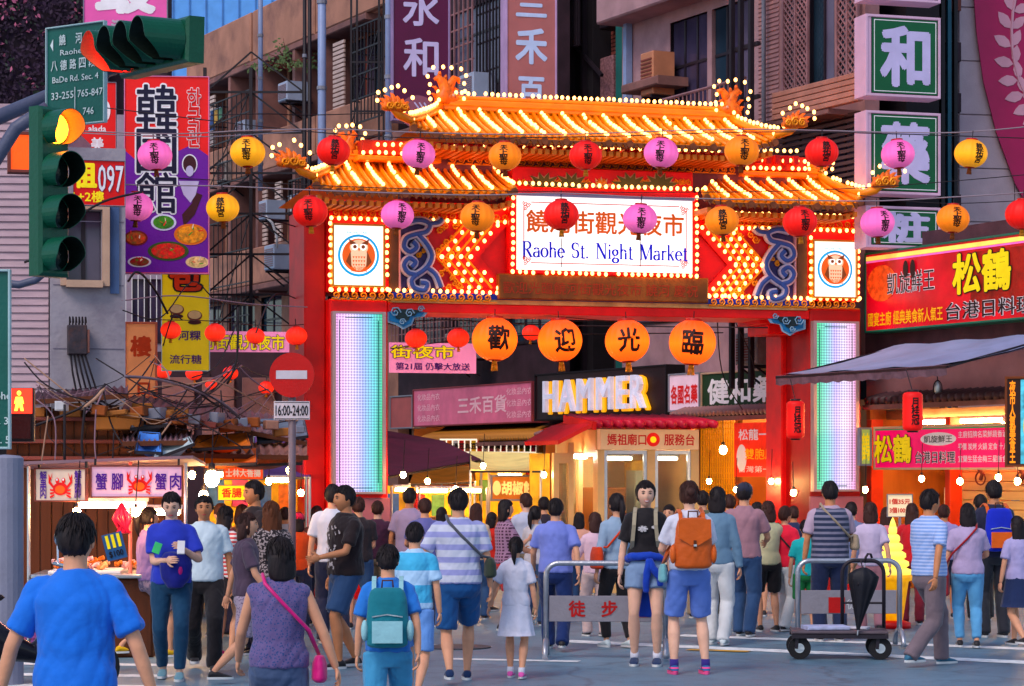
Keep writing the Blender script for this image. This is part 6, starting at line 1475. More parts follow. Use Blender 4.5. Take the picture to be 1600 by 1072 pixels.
for k,(px0,px1,py0,py1,D_,m_,lb) in enumerate(((152,222,652,672,25.7,m_wood,'small tan crate lodged under the tin roof'),(230,286,648,664,25.6,M_WOODBR,'long orange timber block on the left stall roof'),(88,104,627,642,25.3,M_WHITE,'white electric junction box among the cables'))):
    a_,b_ = wp(px0,py1,D_),wp(px1,py0,D_); c_ = (a_+b_)/2; w,h = (b_.x-a_.x)/2,(b_.z-a_.z)
    mb = MB(); mb.cbox(-w,w,-.1,.12,0,h,.012)
    o = mb.build(['crate','timber_block','junction_box','plastic_bundle','plastic_sheet'][k],m_,loc=(c_.x,D_,a_.z),smooth=k > 2); tag(o,lb,['crate','timber','junction box','plastic bag','plastic sheet'][k])
# dark filler building behind left stalls
bk_ = thing('stall_back_building','dark building wall closing the row of stalls left of the gate','building',wp(330,735,38).to_tuple()[:2]+(0,),R(6))
MB().box(-2.2,1.75,0,.3,0,3.6).build('wall',m_darkwall,bk_)
for i in range(6): MB().cbox(-2.0+i*.62,-1.5+i*.62,-.06,-.002,2.3,3.2,.01).build('shutter',m_tan2,bk_)
# tall filler behind the far opening of the gate
ff = thing('far_stall_backdrop','dark shop wall at the end of the lane behind the yellow stalls','building',wp(640,735,56).to_tuple()[:2]+(0,),R(10))
MB().box(-3,1.6,0,.3,0,4.2).build('wall',m_darkwall,ff)
for i in range(5): MB().cbox(-2.8+i*.9,-2.1+i*.9,-.06,-.002,1.2,2.6,.01).build('yellow_window',M_YELBOARD,ff)  # unlit yellow panels; their colour stands in for window light

# bare bulbs on cords, added along the stalls to warm crowd and shops
for px,py,D_,lb in ((300,742,26,'left of the large lamp'),(352,712,27,'over the orange sign'),(420,752,30,'left of the no entry post foot'),(452,735,31,'right of the no entry post'),(470,770,30,'before the red pillar, low'),(630,742,33,'right of the left LED column'),(668,752,35,'under the purple tent edge'),(712,764,35,'before the menu cards'),(755,728,36,'at the cream canopy left end'),(850,742,35,'left of the service booth'),(1108,752,37,'low before the lattice'),(1150,765,36.5,'under the red food banner'),(1205,752,36,'left of the right red pillar'),(1352,765,33,'right of the right LED column'),(1440,748,32.5,'under the magenta sign middle'),(1500,752,31.5,'under the magenta sign right part'),(1560,746,31,'under the magenta sign end'),(1590,752,29,'at the right picture edge'),(212,800,22.5,'over the fried seafood'),(120,800,22.6,'under the smaller crab board')):
    p = wp(px,py,D_); t = thing('hanging_bulb','added bare glowing bulb '+lb,'lamp',p,0,'added bare bulbs over the stalls'); r_ = .038
    MB().ell((0,0,0),r_,r_,r_*1.2,10,7).build('bulb',em('added_bulb_glow',(1.0,.55,.18),130),t,True); MB().lathe([(r_*.5,r_),(r_*.4,r_*2),(.005,r_*2.1)],8).build('socket',M_BLACK,t,True); MB().tube([(0,0,r_*2),(.02,.05,r_*2+.4)],.005,4).build('cord',M_WIRE,t)
# tarps and clutter layered over the left stalls
for lb,pts,c in (('faded orange tarp strip over the yellow stall at the left',[(300,700,25.6),(392,696,25.6),(385,676,26.4),(310,680,26.4)],q(220,120,60)),('grey blue tarp scrap lying left on the rusty tin',[(205,668,25.4),(262,662,25.4),(258,650,26.2),(212,652,26.2)],q(120,130,150)),('brown canvas flap hanging above the no entry post foot',[(404,690,28),(480,680,28),(474,652,29),(400,655,29)],q(120,76,60)),('small blue tarp scrap on the crab stall roof',[(212,704,24.6),(252,706,24.6),(250,676,25.0),(218,674,25.0)],q(90,135,215)),('crumpled pale plastic sheet on the crab stall roof',[(240,716,24.4),(302,692,24.4),(296,682,24.9),(246,698,24.9)],q(195,208,215)),('dusty pink tarp edge at the right of the left stalls',[(340,726,26.2),(470,722,27),(470,704,28),(345,706,28)],q(190,120,110))):
    canopy(lb,pts,pm('tarp_%d' % int(c[0]*1e4),c,.8,.3,scale=6,dirt=q(80,50,50),dscale=4,bump=.5,bscale=8),'tarp','tarp','worn tarps over the left stalls',posts=False)
rr = random.Random(31)
for i in range(16):
    px = 160+i*20+rr.uniform(-6,6); D_ = 25+i*.12; py = 655+max(0,i-4)*2.2+rr.uniform(-8,8); a_ = wp(px,py,D_); w,h = rr.uniform(.05,.11),rr.uniform(.05,.13); mt = rr.choice((m_wood,M_WOODBR,M_GREY,m_beige,m_brick,m_tan)); col_ = {'warm_shop_wood': 'wooden','aged_orange_wood': 'orange brown','grey_paint': 'grey','beige_panel': 'amber','brick_red_brown': 'brick red','weathered_tan_render': 'tan'}[mt.name]
    o = MB().cbox(-w,w,-.08,.1,0,h,.01).build('junk_box',mt,loc=a_,rot=(0,rr.uniform(-.15,.15),rr.uniform(-.4,.4))); tag(o,'%s %s box among the roof clutter %s' % ('small' if w < .08 else 'larger',col_,['above the narrow crab board','above the wider crab board','over the yellow stall','towards the no entry sign'][i//4]),'box','boxes and scraps on the left roofs')
# ------------------------------------------------------------------ lanterns
def wrap(me,rx,rz,ry=None):
    """bend lettering on to the lantern's front"""
    n = len(me.vertices); co = np.empty(n*3,np.float32); me.vertices.foreach_get('co',co); co = co.reshape(-1,3)
    x,d,z = co[:,0].copy(),co[:,1].copy(),co[:,2].copy()
    rr_ = rx*np.sqrt(np.clip(1-(z/rz)**2,.05,1)); a = x/rx
    off = 1.012*rr_+.004 - d
    co[:,0] = np.sin(a)*off; co[:,1] = -np.cos(a)*off
    me.vertices.foreach_set('co',np.ascontiguousarray(co).ravel()); me.update()
def lantern_mesh(r,h,mat,ribs=16):
    mb = MB(); nz,n = 14,ribs*4; vs = []
    for j in range(nz+1):
        t = -1+2*j/nz; zz = t*h*.93; rad = r*math.sqrt(max(.0,1-(zz/h)**2))
        for k in range(n):
            a = 2*math.pi*k/n; q_ = rad*(1-.06*(1-abs(math.sin(a*ribs/2)))**3); vs.append((q_*math.cos(a),q_*math.sin(a),zz))
    fs = [(j*n+k,j*n+(k+1) % n,(j+1)*n+(k+1) % n,(j+1)*n+k) for j in range(nz) for k in range(n)]
    fs += [tuple(range(n))[::-1],tuple(nz*n+k for k in range(n))]; mb.add(vs,fs)
    return mb.mesh('shade',mat,True)
def paper(key,col,e,hot=None):
    m = pm(key,col,.55,.08,scale=2,bump=.08,bscale=25,estr=e)
    nt = m.node_tree; N = nt.nodes; L = nt.links; b = N['Principled BSDF']
    # glow painted brighter at mid height, standing in for a bulb inside
    tc = N.new('ShaderNodeTexCoord'); sp = N.new('ShaderNodeSeparateXYZ'); L.new(tc.outputs['Generated'],sp.inputs[0])
    a = N.new('ShaderNodeMath'); a.operation = 'SUBTRACT'; a.inputs[1].default_value = .45; L.new(sp.outputs[2],a.inputs[0])
    c = N.new('ShaderNodeMath'); c.operation = 'ABSOLUTE'; L.new(a.outputs[0],c.inputs[0])
    mr = N.new('ShaderNodeMapRange'); mr.inputs[1].default_value = 0; mr.inputs[2].default_value = .5; mr.inputs[3].default_value = e*1.25; mr.inputs[4].default_value = e*.35; L.new(c.outputs[0],mr.inputs[0]); L.new(mr.outputs[0],b.inputs['Emission Strength'])
    b.inputs['Emission Color'].default_value = (*(hot or col),1)
    for l in list(L):
        if l.to_socket == b.inputs['Emission Color']: L.remove(l)
    return m
PAPER = {'red': paper('lantern_red',q(226,18,24),.3,q(240,30,20)),'pink': paper('lantern_pink',q(240,110,180),.34,q(250,120,190)),'orange': paper('lantern_orange',q(240,130,18),.34,q(250,130,20)),'yellow': paper('lantern_yellow',q(245,160,20),.4,q(250,170,30)),
         'big': paper('lantern_big_orange',q(240,80,16),1.15,q(255,98,10)),'small': paper('lantern_small_red',q(225,30,20),.7,q(245,45,20)),'cyl': paper('lantern_cylinder_red',q(220,14,14),.4,q(235,20,14))}
SH = {}
def lantern(px,py,r_px,D,colr,text,yaw,label,group,inkm=None,asp=.88):
    r = r_px/FPX*D; h = r*asp; p = wp(px,py,D)
    t = thing('paper_lantern',label,'lantern',p,yaw,group); t.rotation_euler = (R(((px*7) % 9)-4),R(((px*13) % 11)-5),yaw); t.scale = (1+((px*3) % 7-3)*.012,)*3
    key = (colr,round(r,2),asp)
    if key not in SH:
        cap = MB(); cap.lathe([(r*.34,h*.86),(r*.36,h*.9),(r*.36,h*1.02),(r*.3,h*1.04),(.01,h*1.04)],14)
        bot = MB(); bot.lathe([(r*.3,-h*.98),(r*.32,-h*.9),(r*.32,-h*.86)][::1],14)
        ta = MB(); ta.tube([(0,0,-h*.95),(0,0,-h*1.12)],r*.12,8)
        for k in range(10): a = k*.628; ta.tube([(r*.1*math.cos(a),r*.1*math.sin(a),-h*1.1),(r*.13*math.cos(a),r*.13*math.sin(a),-h*1.42)],r*.03,4)
        SH[key] = (lantern_mesh(r,h,PAPER[colr]),cap.mesh('cap',M_DRED,True),bot.mesh('bottom_ring',M_DRED,True),ta.mesh('tassel',M_GOLD if colr in ('red','small','big') else M_WOODBR,True))
    a,b,c,d = SH[key]
    put('shade',a,t); put('cap',b,t); put('bottom_ring',c,t); put('tassel',d,t)
    MB().tube([(0,0,h*1.03),(0,0,h*1.03+.10)],.006,4).build('hook',M_BLACK,t)
    if text:
        k2 = ('T',text,round(r,2),asp)
        if k2 not in SH:
            me,tw_,th_ = text_me(text,.03 if len(text) > 1 else .03,0,len(text) > 1)
            me = me.copy(); H = h*(1.35 if len(text) > 1 else 1.05); sc_ = H/th_
            co = np.empty(len(me.vertices)*3,np.float32); me.vertices.foreach_get('co',co); co = co.reshape(-1,3); co[:,2] *= sc_; co[:,0] *= (r*.50/tw_ if len(text) > 1 else sc_*.95)
            co[:,1] *= .5; me.vertices.foreach_set('co',np.ascontiguousarray(co).ravel()); wrap(me,r,h); me.materials.clear(); me.materials.append(inkm or M_INK); SH[k2] = me
        put('lettering',SH[k2],t)
    return t
row1 = [(242,243,'pink'),(387,238,'yellow'),(521,236,'red'),(654,241,'pink'),(789,244,'orange'),(915,243,'red'),(1033,239,'pink'),(1159,236,'orange'),(1284,238,'red'),(1403,241,'pink'),(1517,240,'yellow')]
row2 = [(213,323,'pink'),(348,325,'yellow'),(485,331,'red'),(621,336,'pink'),(746,339,'orange'),(877,336,'red'),(1000,342,'pink'),(1128,345,'orange'),(1250,347,'red'),(1371,348,'pink'),(1489,342,'orange'),(1598,335,'red')]
beside = {242:'before the tall restaurant banner, upper of two pinks',387:'high beside the black truss',521:'above the left side roof tip',654:'before the left end of the main roof eave',789:'under the main roof, left of the red one',915:'under the middle of the main roof eave',1033:'under the main roof, right of the red one',1159:'under the right end of the main roof',1284:'at the right end of the main roof',1403:'before the green sign with the brush character',1517:'at the lower part of the crimson emblem banner',
 213:'before the tall restaurant banner, lower of two pinks',348:'just right of the tall restaurant banner',485:'beside the left top of the gate column',621:'over the left owl box corner',746:'over the left bulb chevrons',877:'before the left half of the white name board',1000:'before the right half of the white name board',1128:'over the right bulb chevrons',1250:'over the right cloud ornament',1371:'right of the right owl box',1489:'above the long red restaurant sign',1598:'cut by the right picture edge'}
dred_ink = pm('dark_red_ink',q(120,20,20),.6)
for rown,D_,lst in ((0,30.0,row1),(1,28.6,row2)):
    for i,(px,py,c_) in enumerate(lst):
        tx = '天上聖母' if (i % 2 == (1 if rown == 0 else 0)) or 600 < px < 800 else '慈祐宮'
        if px in (242,1033,654,789,621,746,1371): tx = '天上聖母'
        lantern(px,py,26.5,D_,c_,tx,R((px*37) % 30-8),'%s paper lantern %s' % ({'yellow': 'golden yellow'}.get(c_,c_),beside[px]),'coloured lanterns strung across the street',inkm=M_INK if c_ != 'orange' else dred_ink)
def wire(pts,r,mat,label=None,name='wire',group='overhead wires'):
    P_ = [wp(*p) for p in pts]; Q = []
    for i in range(len(P_)-1):
        p0,p1,p2,p3 = P_[max(i-1,0)],P_[i],P_[i+1],P_[min(i+2,len(P_)-1)]
        for t in (0,.2,.4,.6,.8): Q.append(.5*((2*p1)+(-p0+p2)*t+(2*p0-5*p1+4*p2-p3)*t*t+(-p0+3*p1-3*p2+p3)*t**3))
    Q.append(P_[-1]); o = MB().tube(Q,r,5).build(name,mat,smooth=True)
    if label: tag(o,label,'wire',group)
    return o
wire([(-60,196,30)]+[(px,py-34,30) for px,py,_ in row1]+[(1680,190,30)],.008,M_LWIRE,'thin wire carrying the upper row of coloured lanterns')
wire([(-60,280,28.6)]+[(px,py-34,28.6) for px,py,_ in row2]+[(1680,290,28.6)],.008,M_LWIRE,'thin wire carrying the lower row of coloured lanterns')
wire([(160,168,31),(560,212,31),(900,214,31),(1240,206,31),(1660,218,31)],.007,M_WIRE,'dark wire crossing just above the upper lantern row')
wire([(60,265,31.5),(500,290,31.5),(900,300,31.5),(1300,296,31.5),(1660,268,31.5)],.006,M_WIRE,'dark wire crossing between the two lantern rows')
wire([(60,205,26),(300,214,26),(470,205,27)],.006,M_LWIRE,'pale wire over the tall restaurant banner')
wire([(1340,305,33),(1480,318,33),(1680,308,33)],.006,M_WIRE,'dark wire below the crimson emblem banner')
for k,px in enumerate((877,1000)): wire([(px,372,28.7),(px+1,400,28.7),(px,418,28.7)],.005,M_WIRE,['short dark string hanging below the red lantern on the name board','short dark string hanging below the pink lantern on the name board'][k])
# four big welcome lanterns under the lintel
for k,(px,py,ch_) in enumerate(((773,530,'歡'),(875,532,'迎'),(980,533,'光'),(1082,535,'臨'))):
    lantern(px,py,36,33.2,'big',ch_,R((12,14,2,-4)[k]),'big glowing orange lantern with one black character, %s of four under the gate' % ['leftmost','second from left','second from right','rightmost'][k],'big welcome lanterns under the gate',inkm=pm('brown_black_ink',q(50,14,10)),asp=.98)
small = [(267,516,16,30),(336,520,17,31),(399,525,16,32),(463,525,17,33),(650,529,17,36),(716,528,17,36.5),(830,520,14,38),(255,580,13,35),(303,583,13,36),(360,583,12,37),(330,601,11,38),(416,606,12,38),(640,700,9,44)]
wh = ['left of the pink festival banner, first of the near row','above the pink festival banner, second of the near row','above the festival banner, third of the near row','just above the no entry sign, last of the near row','inside the gate left of the smaller banner lantern','inside the gate over the festival banner end','between the first two big welcome lanterns','low beside the orange vertical sign','low under the yellow bun banner','low under the pink festival banner','lowest behind the tangled cables','peeping behind the no entry sign','tiny under the awning by the purple tent']
for (px,py,r_,D_),w_ in zip(small,wh): lantern(px,py,r_,D_,'small',None,R(px % 30),'small red lantern %s' % w_,'small red lanterns along the lane')
wire([(230,500,29.5),(267,500,30),(336,502,31),(399,508,32),(463,508,33),(520,500,34)],.006,M_WIRE,'sagging wire with the near row of small red lanterns')
wire([(600,505,35),(650,512,36),(716,511,36.5),(830,504,38),(1000,500,39)],.006,M_WIRE,'sagging wire with small red lanterns inside the gate')
# cylinder lanterns
for px,py,D_,hpx,wpx,lb in ((1426,643,28,62,32,'long red cylindrical lantern with dark characters before the magenta sign'),(1243,656,31,60,29,'long red cylindrical lantern with dark characters before the right red pillar')):
    p = wp(px,py,D_); h = hpx/2/FPX*D_; r = wpx/2/FPX*D_; t = thing('cylinder_lantern',lb,'lantern',p,R(6),'red cylindrical lanterns')
    prof = [(r*.55,-h*.98)]
    for k in range(21): z = -h*.94+h*1.88*k/20; e_ = min(1,(1-abs(z/h))*5.5); prof.append((r*(.62+.38*math.sqrt(max(0,e_)))*(1 if k % 2 else .965),z))
    prof.append((r*.55,h*.98)); MB().lathe(prof,24).build('shade',PAPER['cyl'],t,True)
    for s in (-1,1): MB().lathe([(r*.56,s*h*1.0-.012),(r*.56,s*h*1.0+.02),(.01,s*h*1.0+.02)],16).build('cap',M_BLACK,t,True)
    me,tw_,th_ = text_me('月桂冠',.03,0,True); me = me.copy(); co = np.empty(len(me.vertices)*3,np.float32); me.vertices.foreach_get('co',co); co = co.reshape(-1,3); co[:,2] *= h*1.35/th_; co[:,0] *= r*.75/tw_
    me.vertices.foreach_set('co',np.ascontiguousarray(co).ravel()); wrap(me,r*1.02,h*6); me.materials.clear(); me.materials.append(M_INK); put('lettering',me,t)
    MB().tube([(0,0,h),(0,.3,h+.28)],.006,4).build('cord',M_WIRE,t)
    plw = MB() # pale ring of print behind the text is part of the shade
# tangled cables on the left
rr = random.Random(21)
def cable_label(c_,th,mi):
    x = sum(p[0] for p in c_)/len(c_); y = sum(p[1] for p in c_)/len(c_)
    return '%s %s cable %s' % ('thick' if th > .0055 else 'thin',('black','pinkish grey','tan')[mi],('over the planks behind the crab boards' if x < 160 else 'below the meter box wall' if x < 240 else 'over the tin roofs left of the truss' if x < 330 else 'under the pink festival banner' if x < 410 else 'near the no entry sign') if y > 560 else 'slung before the yellow bun banner')
CABLES = [[(38,410,26),(70,395,26),(110,350,26),(160,316,26.2),(222,300,26.4)],[(150,560,25.6),(280,640,25.4),(380,700,25.4)],[(38,566,25),(70,600,25),(120,622,25),(165,628,25.2)],[(120,625,25),(88,600,25),(38,560,25)],[(55,665,24.9),(130,635,24.9),(165,600,25)],[(57,624,24.8),(85,655,24.8),(86,725,24.8)],
 [(200,590,25.2),(270,595,25.6),(330,620,26),(375,655,26)],[(240,605,25.5),(300,600,26),(345,598,26),(420,640,27)],[(133,636,24.7),(128,690,24.7),(131,720,24.7)],[(150,640,24.7),(148,690,24.7),(150,718,24.7)],[(178,676,24.6),(176,722,24.6)],[(75,650,24.6),(65,722,24.6)],[(101,632,24.6),(101,722,24.6)],
 [(190,470,27.6),(280,462,28),(390,475,29),(480,480,30)],[(192,485,27.4),(250,497,28),(300,440,28.5),(340,470,29),(400,478,30)],[(285,500,27.5),(270,495,27.5),(255,540,27.8)],[(200,440,27),(215,425,27),(240,450,27.5),(262,490,27.8)],[(265,650,25.3),(330,672,25.6),(400,630,27)],[(345,610,26.2),(350,660,26.2),(365,720,26.2)],[(300,590,26),(340,570,26.4),(372,500,27)],[(372,480,27),(370,560,27),(355,600,27)]]
for i,c_ in enumerate(CABLES):
    thick = .014 if i % 4 == 0 else .008
    wire(c_,thick,[M_WIRE,pm('grey_pink_cable',q(150,118,130),.6),M_WIRE,pm('tan_cable',q(180,140,120),.6)][i % 4 if 1 < i < 14 else 0],cable_label(c_,thick,(0,1,0,2)[i % 4 if 1 < i < 14 else 0]),'cable','tangled cables over the left stalls')
HUB = [(60,600,25),(163,604,25.2),(128,640,24.8),(222,612,25.6),(290,600,26),(262,655,25.2),(345,628,26.3),(378,662,26.8),(420,610,28),(470,650,29),(372,565,27.5),(330,700,25.8),(200,700,24.8),(480,600,31),(90,690,24.8),(240,560,27)]
for i in range(70):
    h0,h1 = rr.sample(HUB,2)
    if abs(h0[0]-h1[0]) > 230: continue
    sag = rr.uniform(4,34); j = lambda: rr.uniform(-7,7); c_ = [(h0[0]+j(),h0[1]+j(),h0[2]),(h0[0]*.7+h1[0]*.3+j(),h0[1]*.7+h1[1]*.3+sag*.8+j(),h0[2]*.7+h1[2]*.3),(h0[0]*.35+h1[0]*.65+j(),h0[1]*.35+h1[1]*.65+sag+j(),h0[2]*.35+h1[2]*.65),(h1[0]+j(),h1[1]+j(),h1[2])]
    th_ = rr.choice((.0045,.006,.009)); mi = rr.choice((0,0,1,0,2))
    wire(c_,th_,(M_WIRE,pm('grey_pink_cable',q(150,118,130)),pm('tan_cable',q(180,140,120)))[mi],cable_label(c_,th_,mi),'cable','tangled cables over the left stalls')
o = wire([(195,588,25),(240,592,25.3),(290,605,25.8),(345,628,26.2),(378,655,26.6)],.015,pm('grey_conduit',q(128,112,124),.5,.2),None,'conduit'); tag(o,'thick grey plastic conduit running down to the right among the cables','pipe')
o = wire([(130,638,24.9),(150,622,24.9),(163,606,25)],.018,pm('tan_cable',q(180,140,120)),None,'conduit'); tag(o,'short tan cable bundle rising under the meter box','pipe')
for i,c_ in enumerate([[(330,180,40),(420,178,40),(480,180,41),(612,176,41)],[(400,520,30),(430,460,33),(480,475,34)],[(400,335,33),(480,360,34)],[(608,505,34),(700,500,34),(860,508,34),(1200,512,34)],[(610,545,36),(800,525,37),(1130,520,38)],[(1120,480,36),(1128,580,36.2),(1160,640,36.4)],[(850,492,34),(1010,505,36),(1100,495,37)],[(1150,505,36),(1175,560,36.5),(1180,600,37)]]):
    wire(c_,.009,M_WIRE,['level dark wires reaching the purple sign pole across the tan facade','dark wire arching over the near red lanterns','short dark wire by the lowest air conditioner','long dark wire just under the gate lintel','dark wire over the faded pink sign, behind the big lanterns','dark cable drooping beside the rightmost welcome lantern','dark wire dipping between the middle big lanterns','short dark cable by the right red pillar top'][i],'wire','wires behind the gate')
# ------------------------------------------------------------------ traffic lights
tl_green = pm('signal_housing_green',q(4,82,62),.35,.12,dirt=q(6,44,36),dscale=3); tl_in = pm('visor_inside',q(8,22,18),.5)
def signal(name,label,origin,yaw,n,along,lit,litcol,r=.15,D1=.30,sp=2.12):
    """housing with n lenses in a row along local axis 'x' or 'z', facing local -y"""
    t = thing(name,label,'traffic light',origin,yaw,'traffic lights on the left pole')
    st = r*sp
    L_ = st*n
    hb = MB()
    if along == 'z': hb.cbox(-r*1.05,r*1.05,0,.11,0,L_,.02)
    else: hb.cbox(0,L_,0,.13,-r*1.05,r*1.05,.02)
    hb.build('housing',tl_green,t)
    for i in range(n):
        c = Vector((0,0,st*(i+.5))) if along == 'z' else Vector((st*(i+.5),0,0))
        ls = em('signal_lit_%d' % lit,litcol,12.0) if i == lit else pm('dark_lens',q(16,26,24),.15,.1)
        MB().ell(c+Vector((0,-.005,0)),r*.84,.03,r*.84,20,10).build('lens',ls,t,True)
        vm = MB(); nn = 26; vs = []
        for k in range(nn+1):
            a = R(-62+(360-56)*k/nn)   # open at the bottom
            a = R(-62)+R(304)*k/nn
            ext = D1*(1-.55*(max(0,-math.sin(a)))**1.0)
            for rad in (r*.98,r*.94):
                vs.append((c.x+rad*math.cos(a),0-.002,c.z+rad*math.sin(a))); vs.append((c.x+rad*math.cos(a),-ext,c.z+rad*math.sin(a)))
        fo = [(4*k,4*k+1,4*k+5,4*k+4) for k in range(nn)]; fi = [(4*k+2,4*k+6,4*k+7,4*k+3) for k in range(nn)]; rim_ = [(4*k+1,4*k+3,4*k+7,4*k+5) for k in range(nn)]
        vm.add(vs,fo+rim_); vm.m = 1; vm.add(vs,fi)
        vm.build('visor',[tl_green,tl_in if i != lit else pm('visor_inside_glow_paint',q(150,110,80),.4)],t)  # lit lamp's visor inside painted paler to carry the lens glow
    return t
p = wp(104,432,15.2)
s1 = signal('traffic_light','vertical four lamp green traffic light with its top lamp glowing amber',(p.x-.07,15.2,p.z),R(50),4,'z',3,(1.0,.2,.005),.114,.16,2.32)
p = wp(186,88,17.6)
s2 = signal('traffic_light','horizontal four lamp green traffic light pointing left with red end lamp',(p.x,p.y,p.z),R(-62),4,'x',0,(1.0,.003,.001),.15)
s2.rotation_euler = (0,R(3),R(-60))
arm = thing('signal_pole_arm','thick grey bent pole arm holding both traffic lights at the left edge','pole',wp(-60,735,17.5).to_tuple()[:2]+(0,))
def ap(px,py,D_): return wp(px,py,D_)-Vector(arm.location)
gp_m = pm('pole_grey',q(88,92,116),.45,.15,dirt=q(70,70,90),dscale=3)
MB().tube([ap(-60,208,18.7),ap(10,178,18.9),ap(80,148,19.2),ap(150,118,19.2),ap(200,100,18.6),ap(252,84,17.6)],[.062,.058,.054,.05,.045,.04],12).build('arm',gp_m,arm,True)
MB().tube([ap(-60,520,17.4),ap(-40,360,17.4),ap(-10,255,17.4),ap(25,200,17.4),ap(75,168,17.4)],.05,12).build('bent_arm',gp_m,arm,True)
MB().tube([ap(-40,438,17.3),ap(30,445,17.3),ap(55,438,17.3),ap(70,425,17.3)],.028,8).build('lower_bracket',gp_m,arm,True)
MB().tube([(0,0,0),(0,0,9)],.11,16).build('mast',gp_m,arm,True)
# pedestrian signal
p = wp(30,690,16.2); pw_ = 20/FPX*16.2
t = thing('pedestrian_signal','small pedestrian signal glowing red with a yellow standing figure','traffic light',(p.x,p.y,p.z),R(6)); h1 = 84/FPX*16.2
MB().cbox(-pw_-.01,pw_+.01,0,.12,0,h1,.01).build('housing',pm('dark_housing',q(50,24,24),.4,.2),t)
MB().box(-pw_,pw_,-.008,-.001,h1*.52,h1-.005).build('screen',em('ped_red',(1,.03,.01),1.3),t); MB().box(-pw_+.01,pw_-.01,-.008,-.001,.02,h1*.46).build('screen',pm('dark_screen',q(70,26,26),.3),t)
fg = MB(); fg.ell((0,-.012,h1*.9),.014,.006,.016,10,6); fg.prism([(-.022,h1*.83),(.022,h1*.83),(.032,h1*.7),(.02,h1*.72),(.03,h1*.57),(.012,h1*.57),(0,h1*.68),(-.012,h1*.57),(-.03,h1*.57),(-.02,h1*.72),(-.032,h1*.7)],-.014,-.009)
fg.build('figure',em('ped_yellow',(1,.5,.03),3),t)
p = wp(8,735,19.9); t = MB().lathe([(.15,0),(.15,HC+.1-.0),(.12,HC+.12),(.0,HC+.13)],20).build('concrete_post',pm('post_concrete',q(150,150,170),.8,.2,dirt=q(100,100,120),dscale=3),loc=(p.x,p.y,0),smooth=False); tag(t,'short round concrete post at the left edge with a blue plate','post')
# ------------------------------------------------------------------ people
TS = bpy.data.scenes.new('workshop')
def remesh(mb,vox,smooth=5,wr=0.0,seed=0):
    me = bpy.data.meshes.new('raw'); me.from_pydata([tuple(v) for v in mb.v],[],mb.f)
    ob = bpy.data.objects.new('raw',me); TS.collection.objects.link(ob)
    md = ob.modifiers.new('r','REMESH'); md.mode = 'VOXEL'; md.voxel_size = vox
    if smooth: ms = ob.modifiers.new('s','SMOOTH'); ms.iterations = smooth; ms.factor = .5
    vl = TS.view_layers[0]; vl.update()
    out = bpy.data.meshes.new_from_object(ob.evaluated_get(vl.depsgraph))
    bpy.data.objects.remove(ob); bpy.data.meshes.remove(me)
    n = len(out.vertices); co = np.empty(n*3,np.float32); no = np.empty(n*3,np.float32)
    out.vertices.foreach_get('co',co); out.vertices.foreach_get('normal',no); co = co.reshape(-1,3); no = no.reshape(-1,3)
    if wr:
        r_ = np.random.RandomState(seed); d = np.zeros(n)
        for k in range(7):
            f = r_.uniform(-1,1,3)*np.array([21,21,10])*(1+k*.35); ph = r_.uniform(0,6.28)
            d += np.abs(np.sin(co@f+ph+1.4*np.sin(co@(f[::-1]*.4)+ph)))/(1+k*.5)
        d = (d/3.0-.38)*wr; co = co+no*d[:,None].astype(np.float32)
    vs = [tuple(v) for v in co]; fs = [tuple(p.vertices) for p in out.polygons]; bpy.data.meshes.remove(out)
    return vs,fs
def ik(a,b,l1,l2,pole):
    a = Vector(a); b = Vector(b); d = b-a; L_ = min(d.length,(l1+l2)*.995); d.normalize(); b = a+d*L_
    x = (l1*l1-l2*l2+L_*L_)/(2*L_); h = math.sqrt(max(0,l1*l1-x*x)); p = Vector(pole); p = (p-d*p.dot(d)).normalized()
    return a+d*x+p*h,b
def chain(pts,rs,sub=4):
    P_,Q = [],[]
    for i in range(len(pts)-1):
        for k in range(sub): t = k/sub; P_.append(Vector(pts[i]).lerp(Vector(pts[i+1]),t)); Q.append(rs[i]*(1-t)+rs[i+1]*t)
    P_.append(Vector(pts[-1])); Q.append(rs[-1]); return P_,Q
def hand(mb,w,d,side,curl=.35,palm_n=None):
    """palm and five separate bent fingers; d = direction the hand points"""
    d = Vector(d).normalized(); n = Vector(palm_n or (side*-1,0,0)); n = (n-d*n.dot(d)).normalized(); s = d.cross(n).normalized()
    M = Matrix((( *s,),( *n,),( *d,))).transposed()
    mb.ell(w+d*.045,.038,.016,.052,10,7,mat=M)
    for k,(o,L_) in enumerate(((-.027,.062),(-.009,.074),(.009,.070),(.026,.055))):
        b = w+d*.082+s*o; c1 = curl*(1+.12*k); p1 = b+(d*math.cos(c1)+n*math.sin(c1))*L_*.45; p2 = p1+(d*math.cos(c1*2.1)+n*math.sin(c1*2.1))*L_*.32; p3 = p2+(d*math.cos(c1*3)+n*math.sin(c1*3))*L_*.26
        mb.tube([b-d*.02,b,p1,p2,p3],[.0095,.0095,.0088,.0078,.005],6)
    b = w+d*.03-s*.030*1; t1 = b+(d*.6-s*.7+n*.3).normalized()*.034; t2 = t1+(d*.8-s*.25+n*.4).normalized()*.028
    mb.tube([b+s*.01,b,t1,t2],[.012,.0125,.0105,.006],6)
